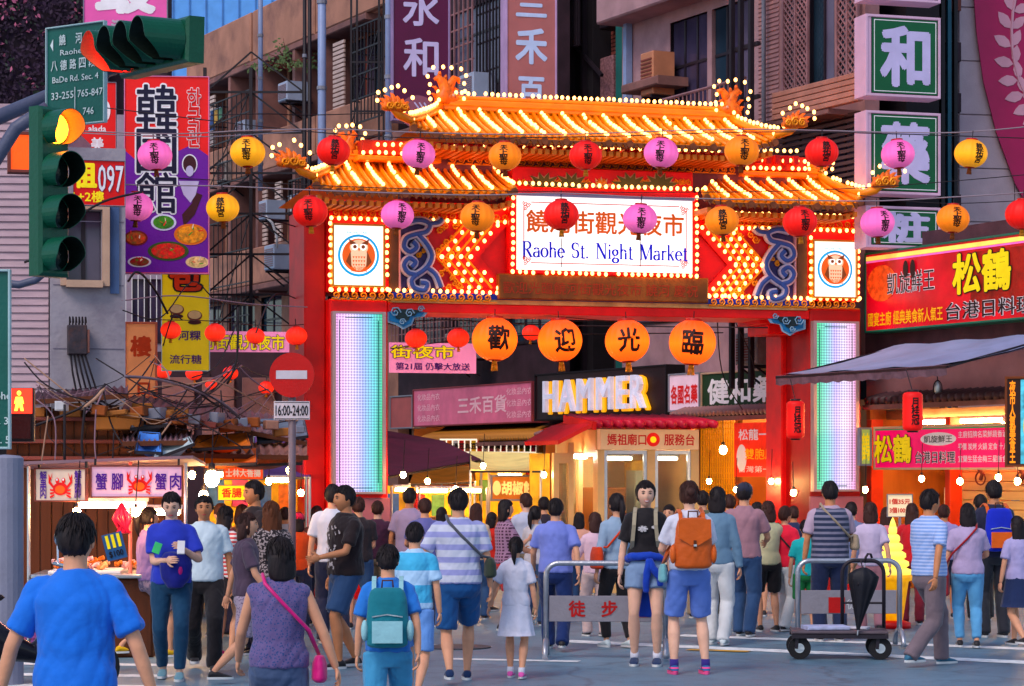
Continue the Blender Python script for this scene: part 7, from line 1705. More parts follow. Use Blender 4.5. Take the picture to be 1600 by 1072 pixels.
def head_geo(mb,c,yaw,tilt,sc=1.0,fine=True):
    nu,nv = (36,26) if fine else (20,14); vs = []
    M = Matrix.Rotation(yaw,3,'Z') @ Matrix.Rotation(tilt,3,'X')
    gau = lambda x,s: math.exp(-(x/s)**2)
    def pt(a,t):
        ux,uy,uz = math.sin(t)*math.sin(a),-math.sin(t)*math.cos(a),math.cos(t)
        x,y,z = ux*.077,uy*.096,uz*.118
        if z < 0:
            k = (-z/.118); x *= 1-.30*k**1.6; 
            if y < 0: y *= 1-.08*k; 
            else: y *= 1-.38*k
        if y < 0:      # the face
            f = min(1,-uy*1.6)
            y += -.016*gau(x,.010)*gau(z+.022,.018)*f - .010*gau(x,.010)*gau(z-.006,.022)*f
            y += .010*(gau(x-.031,.016)+gau(x+.031,.016))*gau(z-.012,.013)*f
            y += -.006*gau(x,.045)*gau(z-.036,.012)*f
            y += -.006*gau(x,.022)*gau(z+.056,.010)*f + .004*gau(x,.03)*gau(z+.072,.007)*f - .010*gau(x,.026)*gau(z+.094,.016)*f
            y += -.004*(gau(x-.042,.018)+gau(x+.042,.018))*gau(z+.024,.02)*f
        return Vector((x,y,z))*sc
    rows = []
    for j in range(1,nv):
        for k in range(nu): vs.append(pt(2*math.pi*k/nu,math.pi*j/nv))
    vs += [pt(0,1e-4),pt(0,math.pi-1e-4)]
    T = (nv-1)*nu
    fs = [(j*nu+k,(j+1)*nu+k,(j+1)*nu+(k+1) % nu,j*nu+(k+1) % nu) for j in range(nv-2) for k in range(nu)]
    fs += [(T,k,(k+1) % nu) for k in range(nu)] + [(T+1,(nv-2)*nu+(k+1) % nu,(nv-2)*nu+k) for k in range(nu)]
    c = Vector(c); mb.add([M @ v + c for v in vs],fs)
    for s in (-1,1): mb.ell(M @ Vector((s*.077*sc,.008*sc,-.004*sc)) + c,.010,.018,.030,8,6,mat=M.to_4x4())
    return M
NS = [0]
def hair_geo(c,M,style,rr,sc=1.0,vol=1.0):
    mb = MB(); nu,nv = 48,26; vs = []
    ph = rr.uniform(0,6)
    for j in range(nv+1):
        t = math.pi*(j+.001)/(nv+.002)
        for k in range(nu):
            a = 2*math.pi*k/nu; ux,uy,uz = math.sin(t)*math.sin(a),-math.sin(t)*math.cos(a),math.cos(t)
            st = 1+.03*math.sin(a*13+ph+3*math.sin(t*3))+.022*math.sin(a*23+ph*2+t*5)+.02*math.sin(a*5+ph)*math.sin(t*4+ph)
            x,y,z = ux*.088*st*vol,uy*.104*st+.010,uz*.122*st+.012
            # hairline: where the face is, the shell sinks into the head
            front = -uy; hl = .40+.10*math.sin(a*5+ph)*.5
            low = -.45 if style in ('short','pony','bun','cap') else -1.2
            sink = 0
            if front > .25 and uz < hl: sink = min(1,(front-.25)*5)*min(1,(hl-uz)*6)
            if uz < low: sink = max(sink,min(1,(low-uz)*4))
            if style in ('short',) and abs(ux) > .75 and uz < -.12 and uy < .35: sink = max(sink,min(1,(-.12-uz)*6))
            k_ = 1-.24*sink
            vs.append(M @ (Vector((x*k_,y*k_,z*(1-.06*sink)))*sc) + Vector(c))
    fs = [(j*nu+k,(j+1)*nu+k,(j+1)*nu+(k+1) % nu,j*nu+(k+1) % nu) for j in range(nv) for k in range(nu)]
    mb.add(vs,fs)
    for i in range(NS[0]):      # loose strands that break the outline
        a = rr.uniform(0,6.28); t_a = rr.uniform(.1,.9); t_b = t_a+rr.uniform(.5,1.1); P_ = []
        if -math.sin(1)*0-math.cos(a) < -.3 and style != 'x': t_b = min(t_b,1.9)
        if math.cos(a) > .3: t_b = min(t_b,1.15)
        o1 = rr.uniform(1.0,1.05); o2 = o1+rr.uniform(-.01,.07)
        for q_ in (0,.33,.66,1):
            t = t_a+(t_b-t_a)*q_; oo = o1+(o2-o1)*q_; aa = a+.12*math.sin(q_*3+i); P_.append(M @ (Vector((math.sin(t)*math.sin(aa)*.088*oo,-math.sin(t)*math.cos(aa)*.104*oo+.010,math.cos(t)*.122*oo+.012))*sc) + Vector(c))
        mb.tube(P_,[.003,.0045,.004,.001],3)
    if style in ('long','bob','curly'):
        L_ = {'long': .33,'bob': .17,'curly': .26}[style]; n = 28; wv = .09 if style == 'curly' else .035; vv = []
        for j in range(9):
            t = j/8; 
            for k in range(n):
                a = 2*math.pi*k/n; s_ = 1+wv*math.sin(a*9+ph+t*7)+wv*.6*math.sin(a*15-t*9)
                rx = (.086+.012*math.sin(t*3))*(1-.25*max(0,t-.8)*4); ry = .062*(1-.2*t)
                vv.append(M @ (Vector((rx*math.sin(a)*s_,.046+ry*math.cos(a)*s_*-1,.02))*sc) + Vector(c) + Vector((0,.01*t,-L_*t)))
        mb.add(vv,[(j*n+k,(j+1)*n+k,(j+1)*n+(k+1) % n,j*n+(k+1) % n) for j in range(8) for k in range(n)]+[tuple(8*n+k for k in range(n))[::-1],tuple(range(n))])
    if style == 'pony':
        b = [M @ Vector(p)*1 + Vector(c) for p in ((0,.10,.03),(0,.135,.04),(.0,.155,-.02),(.005,.15,-.12),(.0,.135,-.2))]; mb.tube(b,[.022,.03,.036,.03,.008],9)
    if style == 'bun': mb.ell(M @ Vector((0,.108,.035)) + Vector(c),.042,.035,.040,12,8)
    return mb
CM = {}
def cloth(name,col,pat=None,col2=None,sc=1.0,rough=.8):
    key = 'cloth_'+name
    if key in MC: return MC[key]
    m = pm(key,col,rough,.12,scale=5,bump=.3,bscale=17,sheen=.15)
    if pat:
        nt = m.node_tree; N = nt.nodes; L = nt.links; b = N['Principled BSDF']; tc = N.new('ShaderNodeTexCoord'); base = b.inputs['Base Color'].links[0].from_socket
        if pat in ('stripe','vstripe','check'):
            sp = N.new('ShaderNodeSeparateXYZ'); L.new(tc.outputs['Object'],sp.inputs[0]); outs = []
            for ax in ({'stripe': (2,),'vstripe': (0,),'check': (0,2)}[pat]):
                a = N.new('ShaderNodeMath'); a.operation = 'MULTIPLY'; a.inputs[1].default_value = sc; L.new(sp.outputs[ax],a.inputs[0])
                f_ = N.new('ShaderNodeMath'); f_.operation = 'FRACT'; L.new(a.outputs[0],f_.inputs[0]); g_ = N.new('ShaderNodeMath'); g_.operation = 'GREATER_THAN'; g_.inputs[1].default_value = .55; L.new(f_.outputs[0],g_.inputs[0]); outs.append(g_.outputs[0])
            if len(outs) == 2: ad = N.new('ShaderNodeMath'); ad.operation = 'MAXIMUM'; L.new(outs[0],ad.inputs[0]); L.new(outs[1],ad.inputs[1]); fac = ad.outputs[0]
            else: fac = outs[0]
        else:
            v = N.new('ShaderNodeTexVoronoi' if pat == 'floral' else 'ShaderNodeTexNoise'); v.inputs['Scale'].default_value = sc; L.new(tc.outputs['Object'],v.inputs['Vector'])
            g_ = N.new('ShaderNodeMath'); g_.operation = 'GREATER_THAN'; g_.inputs[1].default_value = .33 if pat == 'floral' else .53; L.new(v.outputs[0],g_.inputs[0]); fac = g_.outputs[0]
        mx = N.new('ShaderNodeMix'); mx.data_type = 'RGBA'; L.new(fac,mx.inputs[0]); L.new(base,mx.inputs[6]); mx.inputs[7].default_value = (*col2,1); L.new(mx.outputs[2],b.inputs['Base Color'])
    return m
def skin_m(i):
    c = [q(228,168,140),q(208,142,108),q(240,190,168)][i % 3]; m = pm('skin_%d' % (i % 3),c,.5,.07,scale=9,bump=.03)
    b = m.node_tree.nodes['Principled BSDF']; b.inputs['Subsurface Weight'].default_value = .08; b.inputs['Subsurface Radius'].default_value = (.02,.008,.004); return m
HAIR = [pm('hair_black',q(30,20,24),.62,.3,scale=30,bump=.3,bscale=120,stretch=(1,1,.15)),pm('hair_brown',q(64,36,32),.62,.3,scale=30,bump=.3,bscale=120,stretch=(1,1,.15)),pm('hair_auburn',q(104,58,38),.62,.3,scale=30,bump=.3,bscale=120,stretch=(1,1,.15))]
ARMS = {'down': (.245,-.03,.80),'fwd': (.235,-.24,.90),'back': (.24,.17,.86),'out': (.33,-.02,.86),'phone': (.10,-.30,1.20),'belly': (.06,-.22,1.03),'strap': (.13,-.17,1.30),'fore': (.16,-.34,1.05),'side': (.30,-.05,.86),'reach': (.22,-.42,1.12),'hip': (.20,.02,1.0)}
PN = [0]
def person(label,px,D=None,feet=None,head=770,yaw=180,legs='stand',arms=('down','down'),top=None,sleeve='short',bottom=('trousers',None),hair='short',hairc=0,skin=0,fem=False,hy=0,tilt=0,wide=1.0,hem=.88,shoes=None,shoe2=None,smile=False,socks=None,vest=None,cap=None,tr=.14,H=None):
    PN[0] += 1; rr = random.Random(PN[0]*13+5)
    if D is None: D = gd(feet)
    H = H or (HC-(head-HY)/FPX*D); k = H/1.72
    t = thing('person',label,'person',((px-CX)/FPX*D,D,0),R(yaw)+math.pi*0,'people crowding the market entrance')
    t.rotation_euler = (0,0,R(yaw)); t.scale = (k,k,k)
    vox = .0085 if D < 16 else (.0105 if D < 22.5 else (.013 if D < 26 else .017))
    fine = D < 26
    hw = .092 if not fem else .088; shw = (.172 if not fem else .155)*wide
    # legs
    LG = {'stand': ((.105,-.02,0),(-.105,.01,0)),'walk': ((.09,-.27,.0),(-.09,.30,.05)),'walk2': ((.09,.28,.05),(-.09,-.25,.0)),'apart': ((.14,0,0),(-.14,.02,0)),'step': ((.08,-.12,0),(-.09,.12,.01))}[legs]
    drop = {'stand': 0,'walk': .045,'walk2': .045,'apart': .006,'step': .01}[legs]
    K_ = []
    for (fx,fy,lz),s in zip(LG,(1,-1)):
        hip = Vector((s*hw,0,.905-drop)); an = Vector((fx,fy+.02,.085+lz)); kn,an = ik(hip,an,.43,.415,(s*.1,-1,0)); K_.append((hip,kn,an,s,fy))
    A_ = []
    for nm,s in zip(arms,(1,-1)):
        tx,ty,tz = ARMS[nm] if isinstance(nm,str) else nm
        sh = Vector((s*shw*.97,.0,1.358)); tgt = Vector((s*tx*(1 if tx > .2 else 1)*(wide if tx > .2 else 1),ty,tz)); el,wr_ = ik(sh,tgt,.285,.25,(s*.55,.8,-.5)); A_.append((sh,el,wr_,s))
    hc = Vector((0,-.016,1.583))
    # body (one continuous skin surface)
    mb = MB()
    tw = .93 if fem else 1.0
    mb.loft([((0,0,z),rx*wide*tw,ry*wide) for z,rx,ry in ((.86,.12,.09),(.93,.150,.105),(1.03,.125,.095),(1.18,.138,.10),(1.31,.150,.098),(1.365,.13,.082),(1.41,.09,.066),(1.45,.056,.052))],18)
    mb.tube([(0,.012,1.40),(0,.004,1.47),(0,-.002,1.56)],[.07,.056 if not fem else .047,.054],14)
    for hip,kn,an,s,fy in K_:
        P_,Q = chain([hip,hip.lerp(kn,.35),kn,kn.lerp(an,.32)+Vector((0,.012,0)),an,an-Vector((0,0,.05))],[.084*wide,.078*wide,.049,.058,.031,.034]); mb.tube(P_,Q,12)
    for sh,el,wr_,s in A_:
        P_,Q = chain([sh,sh.lerp(el,.4),el,el.lerp(wr_,.35),wr_],[.043,.041,.036,.036,.024]); mb.tube(P_,Q,10)
        mb.ell(sh-Vector((s*.012,0,.008)),.045,.043,.042,10,8)
    vs,fs = remesh(mb,vox,4); body = MB().add(vs,fs)
    for sh,el,wr_,s in A_: hand(body,wr_-(wr_-el).normalized()*.01,wr_-el,s,.4 if True else .2)
    M = head_geo(body,hc,R(hy),R(tilt),1.0,fine)
    body.build('body',skin_m(skin),t,True)
    # face
    if abs(((yaw+hy+180) % 360)-180) < 110:
        fw_ = lambda v: M @ Vector(v) + hc
        ink = pm('eye_dark',q(24,16,16),.2,.05,bump=0); whi = pm('eye_white',q(225,215,212),.3,.03,bump=0); lip = pm('lip',q(190,80,84),.4,.06,bump=0)
        for s in (-1,1):
            e = MB(); e.ell(fw_((s*.031,-.080,.010)),.0112,.005,.0038,10,6,mat=M.to_4x4()); e.m = 1; e.ell(fw_((s*.031,-.0855,.010)),.0074,.003,.0046,8,6,mat=M.to_4x4()); e.build('eye',[whi,ink],t,True)
            MB().tube([fw_((s*.016,-.093,.030)),fw_((s*.032,-.092,.035)),fw_((s*.048,-.081,.030))],[.0026,.0042,.002],5).build('eyebrow',HAIR[0],t)
            MB().tube([fw_((s*.017,-.088,.014)),fw_((s*.031,-.0905,.0185)),fw_((s*.046,-.082,.012))],.0018,4).build('eyelid',ink,t)
        if smile:
            m_ = MB(); m_.tube([fw_((x,-.094+abs(x)**1.5*3.2,-.052+6*x*x)) for x in np.linspace(-.026,.026,7)],[.002,.0035,.004,.004,.004,.0035,.002],6); m_.build('lip',lip,t,True)
            m_ = MB(); m_.tube([fw_((x,-.092+abs(x)**1.5*3.2,-.066+14*x*x)) for x in np.linspace(-.024,.024,7)],[.002,.004,.005,.005,.005,.004,.002],6); m_.build('lip',lip,t,True)
            m_ = MB(); m_.tube([fw_((x,-.093+abs(x)**1.5*3.0,-.0585+9*x*x)) for x in np.linspace(-.021,.021,7)],[.002,.005,.006,.006,.006,.005,.002],6); m_.build('teeth',pm('teeth',q(240,236,230),.3,.02,bump=0),t,True)
        else: MB().tube([fw_((x,-.0965+abs(x)**1.5*3.4,-.058)) for x in np.linspace(-.022,.022,7)],[.0015,.004,.005,.0045,.005,.004,.0015],6).build('lip',lip,t,True)
    # hair or cap
    NS[0] = 150 if D < 17 else (90 if D < 24 else 30)
    hair_geo(hc,M,hair,rr).build('hair',HAIR[hairc],t,True)
    if cap is not None:
        cm = MB(); cm.ell(M @ Vector((0,.006,.05)) + hc,.092,.108,.086,18,10,mat=M.to_4x4()); cm.ell(M @ Vector((0,-.115,.045)) + hc,.066,.06,.008,14,6,mat=M.to_4x4()); cm.build('cap',cap,t,True)
    # shirt
    top = top or cloth('white',q(225,222,232))
    mb = MB(); o_ = .014
    wst = (.135 if not fem else .118)
    mb.loft([((0,0,z),rx*wide+o_,ry*wide+o_) for z,rx,ry in ((hem,.158 if not fem else .152,.115),(hem+.08,.156,.112),(max(hem+.14,1.05),wst+.008,.103),(1.2,.148*tw,.112),(1.31,.162*tw,.110),(1.365,.146*tw,.094),(1.40,.112,.080),(1.43,.072,.062),(1.452,.058,.053))],22)
    for sh,el,wr_,s in A_:
        if sleeve == 'none': mb.ell(sh-Vector((s*.02,0,0)),.052,.062,.055,10,8); continue
        f = {'short': .72,'elbow': 1.0,'long': 1.0}[sleeve]
        pts = [sh-Vector((s*.07,0,-.022)),sh-Vector((s*.012,0,-.002)),sh.lerp(el,f)]; rs = [.046,.055,.064 if sleeve == 'short' else .052]
        if sleeve == 'long': pts += [el.lerp(wr_,.3),wr_.lerp(el,.06)]; rs += [.046,.038]
        P_,Q = chain(pts,rs); mb.tube(P_,Q,12)
    vs,fs = remesh(mb,vox,7 if D < 24 else 3,wr=.021 if D < 24 else .015,seed=PN[0]); MB().add(vs,fs).build('shirt',top,t,True)
    cl = MB(); ring = [(.066*math.sin(a),.052*-math.cos(a)+.006,1.446-.012*math.cos(a)*-1) for a in np.linspace(0,2*math.pi,17)]; cl.tube(ring,.009,5); cl.build('collar',top,t,True)
    if vest is not None:
        mb = MB(); o2 = .03; mb.loft([((0,0,z),rx*wide+o2,ry*wide+o2) for z,rx,ry in ((hem-.0,.150,.115),(1.05,.145,.108),(1.2,.150,.112),(1.34,.150,.105),(1.42,.11,.075))],22); vs,fs = remesh(mb,vox,3,wr=.012,seed=PN[0]+50); MB().add(vs,fs).build('vest',vest,t,True)
    # bottoms
    kind,bm_ = bottom; bm_ = bm_ or cloth('dark_trousers',q(36,38,58))
    if kind == 'skirt' or kind.startswith('skirt'):
        hz = {'skirt': .52,'skirt_short': .62,'skirt_long': .25}[kind]; n = 40; vv = []; ztop = max(1.0,hem+.06)
        for j in range(8):
            tt = j/7; z = ztop+(hz-ztop)*tt
            for i in range(n): a = 2*math.pi*i/n; fl = 1+.05*tt*math.sin(a*9+PN[0]); vv.append(((.15+.075*tt)*wide*fl*math.cos(a),(.115+.085*tt)*fl*math.sin(a),z))
        MB().add(vv,[(j*n+i,j*n+(i+1) % n,(j+1)*n+(i+1) % n,(j+1)*n+i) for j in range(7) for i in range(n)]+[tuple(7*n+i for i in range(n))[::-1],tuple(range(n))]).build('skirt',bm_,t,True)
    else:
        mb = MB(); mb.loft([((0,0,z-drop),rx*wide,ry*wide) for z,rx,ry in ((.80,.11,.09),(.86,.160,.118),(.93,.160,.115),(1.01,.128,.094))],20)
        for hip,kn,an,s,fy in K_:
            if kind == 'shorts_short': pts = [hip,hip.lerp(kn,.45)]; rs = [.098,.098]
            elif kind == 'shorts': pts = [hip,hip.lerp(kn,.5),hip.lerp(kn,.9)]; rs = [.098,.090,.084]
            elif kind == 'slim': pts = [hip,hip.lerp(kn,.4),kn,kn.lerp(an,.35)+Vector((0,.012,0)),an+Vector((0,0,.03))]; rs = [.092,.084,.060,.060,.046]
            else: pts = [hip,hip.lerp(kn,.4),kn,kn.lerp(an,.4)+Vector((0,.01,0)),an-Vector((0,-.01,.035))]; rs = [.096,.090,.072,.068,.064]
            P_,Q = chain(pts,[r_*(.5+.5*wide) for r_ in rs]); mb.tube(P_,Q,14)
        vs,fs = remesh(mb,vox,3,wr=.018,seed=PN[0]+9); MB().add(vs,fs).build('shorts' if 'short' in kind else 'trousers',bm_,t,True)
    # shoes
    sm = shoes or cloth('black_shoe',q(30,26,32),rough=.5); s2 = shoe2 or pm('shoe_sole_white',q(222,222,225),.5)
    for hip,kn,an,s,fy in K_:
        f = MB(); z0 = an.z-.085; yy = an.y
        vv = []; n = 16
        for (yo,hw_,hh) in ((.062,.018,.045),(.05,.034,.075),(.02,.038,.095),(-.03,.040,.080),(-.09,.044,.058),(-.14,.042,.045),(-.175,.028,.032),(-.185,.008,.022)):
            for i in range(n): a = 2*math.pi*i/n; vv.append((an.x+hw_*math.cos(a)*(1 if 1 else 1),yy+yo,z0+.018+max(-.002,(hh-.018)*(.5+.5*math.sin(a)))))
        f.add(vv,[(j*n+i,(j+1)*n+i,(j+1)*n+(i+1) % n,j*n+(i+1) % n) for j in range(7) for i in range(n)]+[tuple(range(n)),tuple(7*n+i for i in range(n))[::-1]])
        so = f.build('shoe',sm,t,True)
        outl = [(.045,-.19),(.0,-.20),(-.045,-.19)]; sb = MB(); ol = [(math.cos(a)*.046*(1-.12*math.sin(a)),-.06+.135*math.sin(a)) for a in np.linspace(0,2*math.pi,18,endpoint=False)]
        nn = len(ol); sv = [(an.x+x,yy+y,z0+.002) for x,y in ol]+[(an.x+x,yy+y,z0+.024) for x,y in ol]
        sb.add(sv,[tuple(range(nn))[::-1],tuple(range(nn,2*nn))]+[(i,(i+1) % nn,(i+1) % nn+nn,i+nn) for i in range(nn)]); sb.build('sole',s2,so)
        if socks is not None: MB().tube([an-Vector((0,0,.04)),an+Vector((0,0,.05))],[.042,.040],12).build('sock',socks,t,True)
    t['_k'] = k
    t['fem'] = 0
    del t['_k']; del t['fem']
    return t,k,dict(A=A_,K=K_,hc=hc,M=M,shw=shw,wide=wide)
def worn(pr,name,label,cat,base_z=0.0,group=None):
    """a carried thing placed in its wearer's coordinates"""
    t,k,_ = pr; o = thing(name,label,cat,(t.location.x,t.location.y,base_z*k),t.rotation_euler[2],group); o.scale = (k,k,k); return o,base_z
def straps(o,bz,pr,mat,w=.022,bag_y=.13):
    shw = pr[2]['shw']; wd = pr[2]['wide']; d_ = .118*wd
    for s in (-1,1):
        x = s*shw*.62; P_ = [(x,bag_y,1.36),(x,d_*.9,1.43),(x,.02,1.462),(x,-d_*.8,1.42),(x*1.05,-d_-.035,1.30),(x*1.2,-d_-.02,1.16),(x*1.35,-.02,1.03),(x*1.15,bag_y,1.0)]
        mb = MB()
        for a,b in zip(P_,P_[1:]): mb.bar((a[0],a[1],a[2]-bz),(b[0],b[1],b[2]-bz),w*1.6,w*.5)
        mb.build('strap',mat,o)
def backpack(pr,label,mat,w=.30,h=.38,zb=.98,mat2=None,d=.13,flap=True):
    o,bz = worn(pr,'backpack',label,'backpack',zb); y0 = .118*pr[2]['wide']+.012; mat2 = mat2 or mat
    mb = MB(); mb.loft([((0,y0+d*.5,z),w*a/2,d*b/2) for z,a,b in ((0,.80,.8),(.02,.97,1.0),(h*.4,1.0,1.05),(h*.8,.92,.92),(h*.95,.80,.75),(h,.6,.5))],24)
    vs,fs = remesh(mb,.009,3,wr=.010,seed=3); MB().add(vs,fs).build('bag_body',mat,o,True)
    if flap:
        fl = MB(); fl.prism([(-w*.42,h*.98),(w*.42,h*.98),(w*.44,h*.62),(w*.1,h*.46),(-w*.1,h*.46),(-w*.44,h*.62)],y0+d+.004,y0+d+.014); fl.build('flap',mat2,o)
        bk = MB(); bk.box(-.012,.012,y0+d+.015,y0+d+.024,h*.40,h*.56); bk.build('buckle_strap',pm('dark_leather',q(90,44,20),.5,.2),o); MB().box(-.014,.014,y0+d+.024,y0+d+.03,h*.44,h*.48).build('buckle',M_STEEL,o)
    else:
        MB().cbox(-w*.36,w*.36,y0+d+.002,y0+d+.04,h*.08,h*.45,.012).build('front_pocket',mat2,o); MB().tube([(-w*.36,y0+d*.98,h*.52),(0,y0+d*1.06,h*.56),(w*.36,y0+d*.98,h*.52)],.006,5).build('zip',M_STEEL,o)
    for s in (-1,1): MB().ell((s*(w/2+.012),y0+d*.5,h*.28),.03,.045,.085,10,8).build('side_pocket',mat2,o,True)
    MB().tube([(-.045,y0+d*.4,h*.98),(-.04,y0+d*.35,h+.06),(.04,y0+d*.35,h+.06),(.045,y0+d*.4,h*.98)],.008,6).build('top_loop',pm('dark_leather',q(90,44,20)),o,True)
    straps(o,zb,pr,mat2,bag_y=y0+.02); return o
def sling(pr,label,mat,side=1,z=.92,sz=(.20,.09,.17),strapc=None,cat='shoulder bag',y=.0):
    o,bz = worn(pr,'shoulder_bag',label,cat,z); wd = pr[2]['wide']; x = side*(.20*wd+sz[1]*.4)
    mb = MB(); mb.loft([((x,y,zz),sz[1]*.55*b,sz[0]*.5*a) for zz,a,b in ((0,.8,.7),(.02,1,1),(sz[2]*.7,.95,.9),(sz[2],.8,.5))],18); vs,fs = remesh(mb,.009,2,wr=.008,seed=5); MB().add(vs,fs).build('bag_body',mat,o,True)
    sc_ = strapc or mat; d_ = .12*wd+.018
    P_ = [(x,y,sz[2]),(side*.17*wd,d_*.7,1.12-z),(side*.02,d_,1.30-z),(-side*.09,d_*.75,1.42-z),(-side*.105,.01,1.475-z),(-side*.09,-d_*.75,1.42-z),(side*.02,-d_,1.28-z),(side*.17*wd,-d_*.7,1.10-z),(x,y,sz[2])]
    mb = MB(); mb.tube(P_,.013,6); mb.build('strap',sc_,o,True); return o
C_ = cloth
jeans = C_('blue_jeans',q(52,78,118)); ljeans = C_('light_jeans',q(130,170,205)); navy = C_('navy',q(34,38,66)); blackc = C_('black_cloth',q(26,20,26)); whitec = C_('white_cloth',q(228,226,240)); blueshorts = C_('chambray',q(130,160,215))
white_shoe = C_('white_shoe',q(215,225,230),rough=.5); teal_shoe = C_('teal_shoe',q(60,110,140),rough=.5)
# ---- nearest people
pr = person('man seen from behind in a bright blue polo shirt, biggest figure at the lower left',118,D=10.3,head=800,yaw=178,legs='step',arms=('out','out'),top=C_('bright_blue',q(64,124,226)),bottom=('trousers',C_('pale_teal',q(150,190,200))),wide=1.1,hem=.90)
pr = person('woman seen from behind in a patterned blue top with bare shoulders and pink strap',436,D=12.8,head=838,yaw=186,legs='walk',arms=('fwd','out'),top=C_('blue_floral',q(52,76,130),'floral',q(96,80,130),60),sleeve='none',bottom=('trousers',C_('slate',q(70,86,120))),hair='bob',fem=True,wide=1.12,hy=25)
sling(pr,'magenta shoulder bag with long strap across the patterned blue top',C_('magenta_bag',q(214,40,130),rough=.4),side=-1,z=.78)
pr = person('child seen from behind in a blue shirt carrying a teal backpack',606,D=14.6,head=850,yaw=182,legs='walk2',arms=('down','back'),top=C_('mid_blue',q(70,130,215)),bottom=('shorts',C_('aqua_shorts',q(90,160,205))),hair='short',wide=1.0)
backpack(pr,'teal and pale grey backpack on the child in the blue shirt',C_('teal_pack',q(14,120,136)),w=.33,h=.46,zb=.92,mat2=C_('pale_aqua',q(160,205,215)),flap=False)
pr = person('child in a light blue shirt with a violet hem band, beside the teal backpack',648,D=18.6,head=815,yaw=172,legs='walk',arms=('fwd','down'),top=C_('sky_blue',q(100,190,235),'stripe',q(170,205,240),3.2),bottom=('shorts',C_('pale_blue_short',q(120,160,225))),hair='short')
# ---- left group
pr = person('man in a blue polo shirt and jeans looking down at his phone',268,feet=1062,head=768,yaw=4,legs='step',arms=((.13,-.27,1.20),(.02,-.25,1.10)),top=C_('indigo_polo',q(62,74,190)),bottom=('slim',C_('teal_jeans',q(28,66,98))),tilt=16,wide=1.08,shoes=C_('grey_teal_shoe',q(110,150,165)),skin=2)
t_,k_,in_ = pr; wv = in_['A'][0][2]
o,_ = worn(pr,'phone','white smartphone held up by the man in the blue polo shirt','phone',1.2); ph = MB().cbox(-.034,.034,-.006,.006,-.07,.07,.003).build('phone_case',M_WHITE,o,loc=(wv.x-.02,wv.y-.085,.02),rot=(R(-35),0,0)); MB().box(-.03,.03,.0065,.008,-.062,.062).build('screen',M_BLACK,o,loc=(wv.x-.02,wv.y-.085,.02),rot=(R(-35),0,0))
o,_ = worn(pr,'folded_jacket','dark blue jacket bundle with a pink lining held by the man with the phone','jacket',.86); mb = MB(); mb.loft([((.05,-.16,z),a,b) for z,a,b in ((0,.06,.05),(.08,.12,.08),(.2,.14,.1),(.3,.10,.08))],16); vs,fs = remesh(mb,.01,2,wr=.03,seed=2); MB().add(vs,fs).build('cloth_bundle',C_('royal_blue',q(36,40,130)),o,True); MB().ell((.09,-.235,.15),.03,.02,.05,8,6).build('lining',C_('magenta_bag',q(214,40,130)),o,True)
o,_ = worn(pr,'ticket','bright green card tucked in the arm of the man with the phone','card',1.17); MB().cbox(-.035,.035,-.004,.004,-.04,.06,.002).build('card',pm('card_green',q(90,210,130),.5),o,loc=(-.12,-.19,.03),rot=(0,R(20),0))
person('older man in a white short sleeved shirt and black trousers behind the phone man',319,feet=1047,head=773,yaw=8,legs='walk',arms=('down','down'),top=C_('white_shirt',q(222,235,245)),bottom=('trousers',blackc),wide=1.12,skin=1,shoes=C_('black_shoe',q(30,26,32)))
person('man in a black shirt with dark hair rising behind the curly haired woman',398,feet=1022,head=750,yaw=-60,arms=('fore','down'),top=C_('charcoal_tee',q(42,30,34)),bottom=('trousers',navy),wide=1.1,skin=1)
person('woman in a red and white striped dress with magenta shoes at the left',352,feet=1026,head=790,yaw=150,arms=('down','fore'),top=C_('red_stripe',q(235,225,225),'stripe',q(200,30,40),22),bottom=('skirt_short',blackc),fem=True,hair='bob',shoes=C_('magenta_shoe',q(220,20,130)))
person('woman with yellow shoes and patterned shorts at the seafood counter',232,feet=1027,head=792,yaw=120,legs='walk2',arms=('fore','fore'),top=C_('lilac_top',q(150,120,170)),bottom=('shorts',C_('grey_pattern',q(150,130,150),'noise',q(90,80,110),30)),fem=True,hair='pony',shoes=C_('yellow_shoe',q(225,180,50)))
person('woman with long curly auburn hair in a black and white patterned blouse',424,D=21.6,head=782,yaw=200,legs='step',arms=('fore','down'),top=C_('bw_pattern',q(40,30,36),'noise',q(170,150,150),45),bottom=('skirt_short',C_('mauve_floral',q(120,100,124),'floral',q(160,140,160),40)),fem=True,hair='curly',hairc=2)
person('walker in mauve patterned shorts with pale legs mid stride left of centre',384,D=20.0,head=800,yaw=100,legs='walk',arms=('back','fwd'),top=C_('dusky_top',q(84,66,84)),bottom=('shorts',C_('mauve_floral',q(120,100,124))),fem=True,hair='bob',hairc=1)
person('person in pink hat and red top behind the curly haired woman',466,D=26.5,head=800,yaw=170,arms=('fore','fore'),top=C_('orange_red_top',q(220,90,60)),bottom=('trousers',navy),cap=C_('pink_hat',q(230,40,90)),fem=True,hair='bob')
pr = person('stocky man in a black tee with white floral print, turned left',540,feet=1044,head=762,yaw=-62,legs='step',arms=('fore','down'),top=C_('black_tee',q(34,18,22)),bottom=('shorts',jeans),wide=1.25,skin=1,H=1.62)
mb = MB(); rr = random.Random(6)
for i in range(26):
    a = R(rr.uniform(-40,40)); z = rr.uniform(.95,1.33); rX,rY = .164*1.25+.024,.110*1.25+.026; c = Vector((rX*math.sin(a),-rY*math.cos(a),z))
    for j in range(4): b = rr.uniform(0,6.28); d = Vector((math.cos(b)*.03,0,math.sin(b)*.03)); e = Vector((-d.z,0,d.x))*.35; mb.quad(c,c+d*.5+e,c+d,c+d*.5-e)
o = mb.build('shirt_print',pm('print_white',q(220,210,215),.7,.1),pr[0]); 
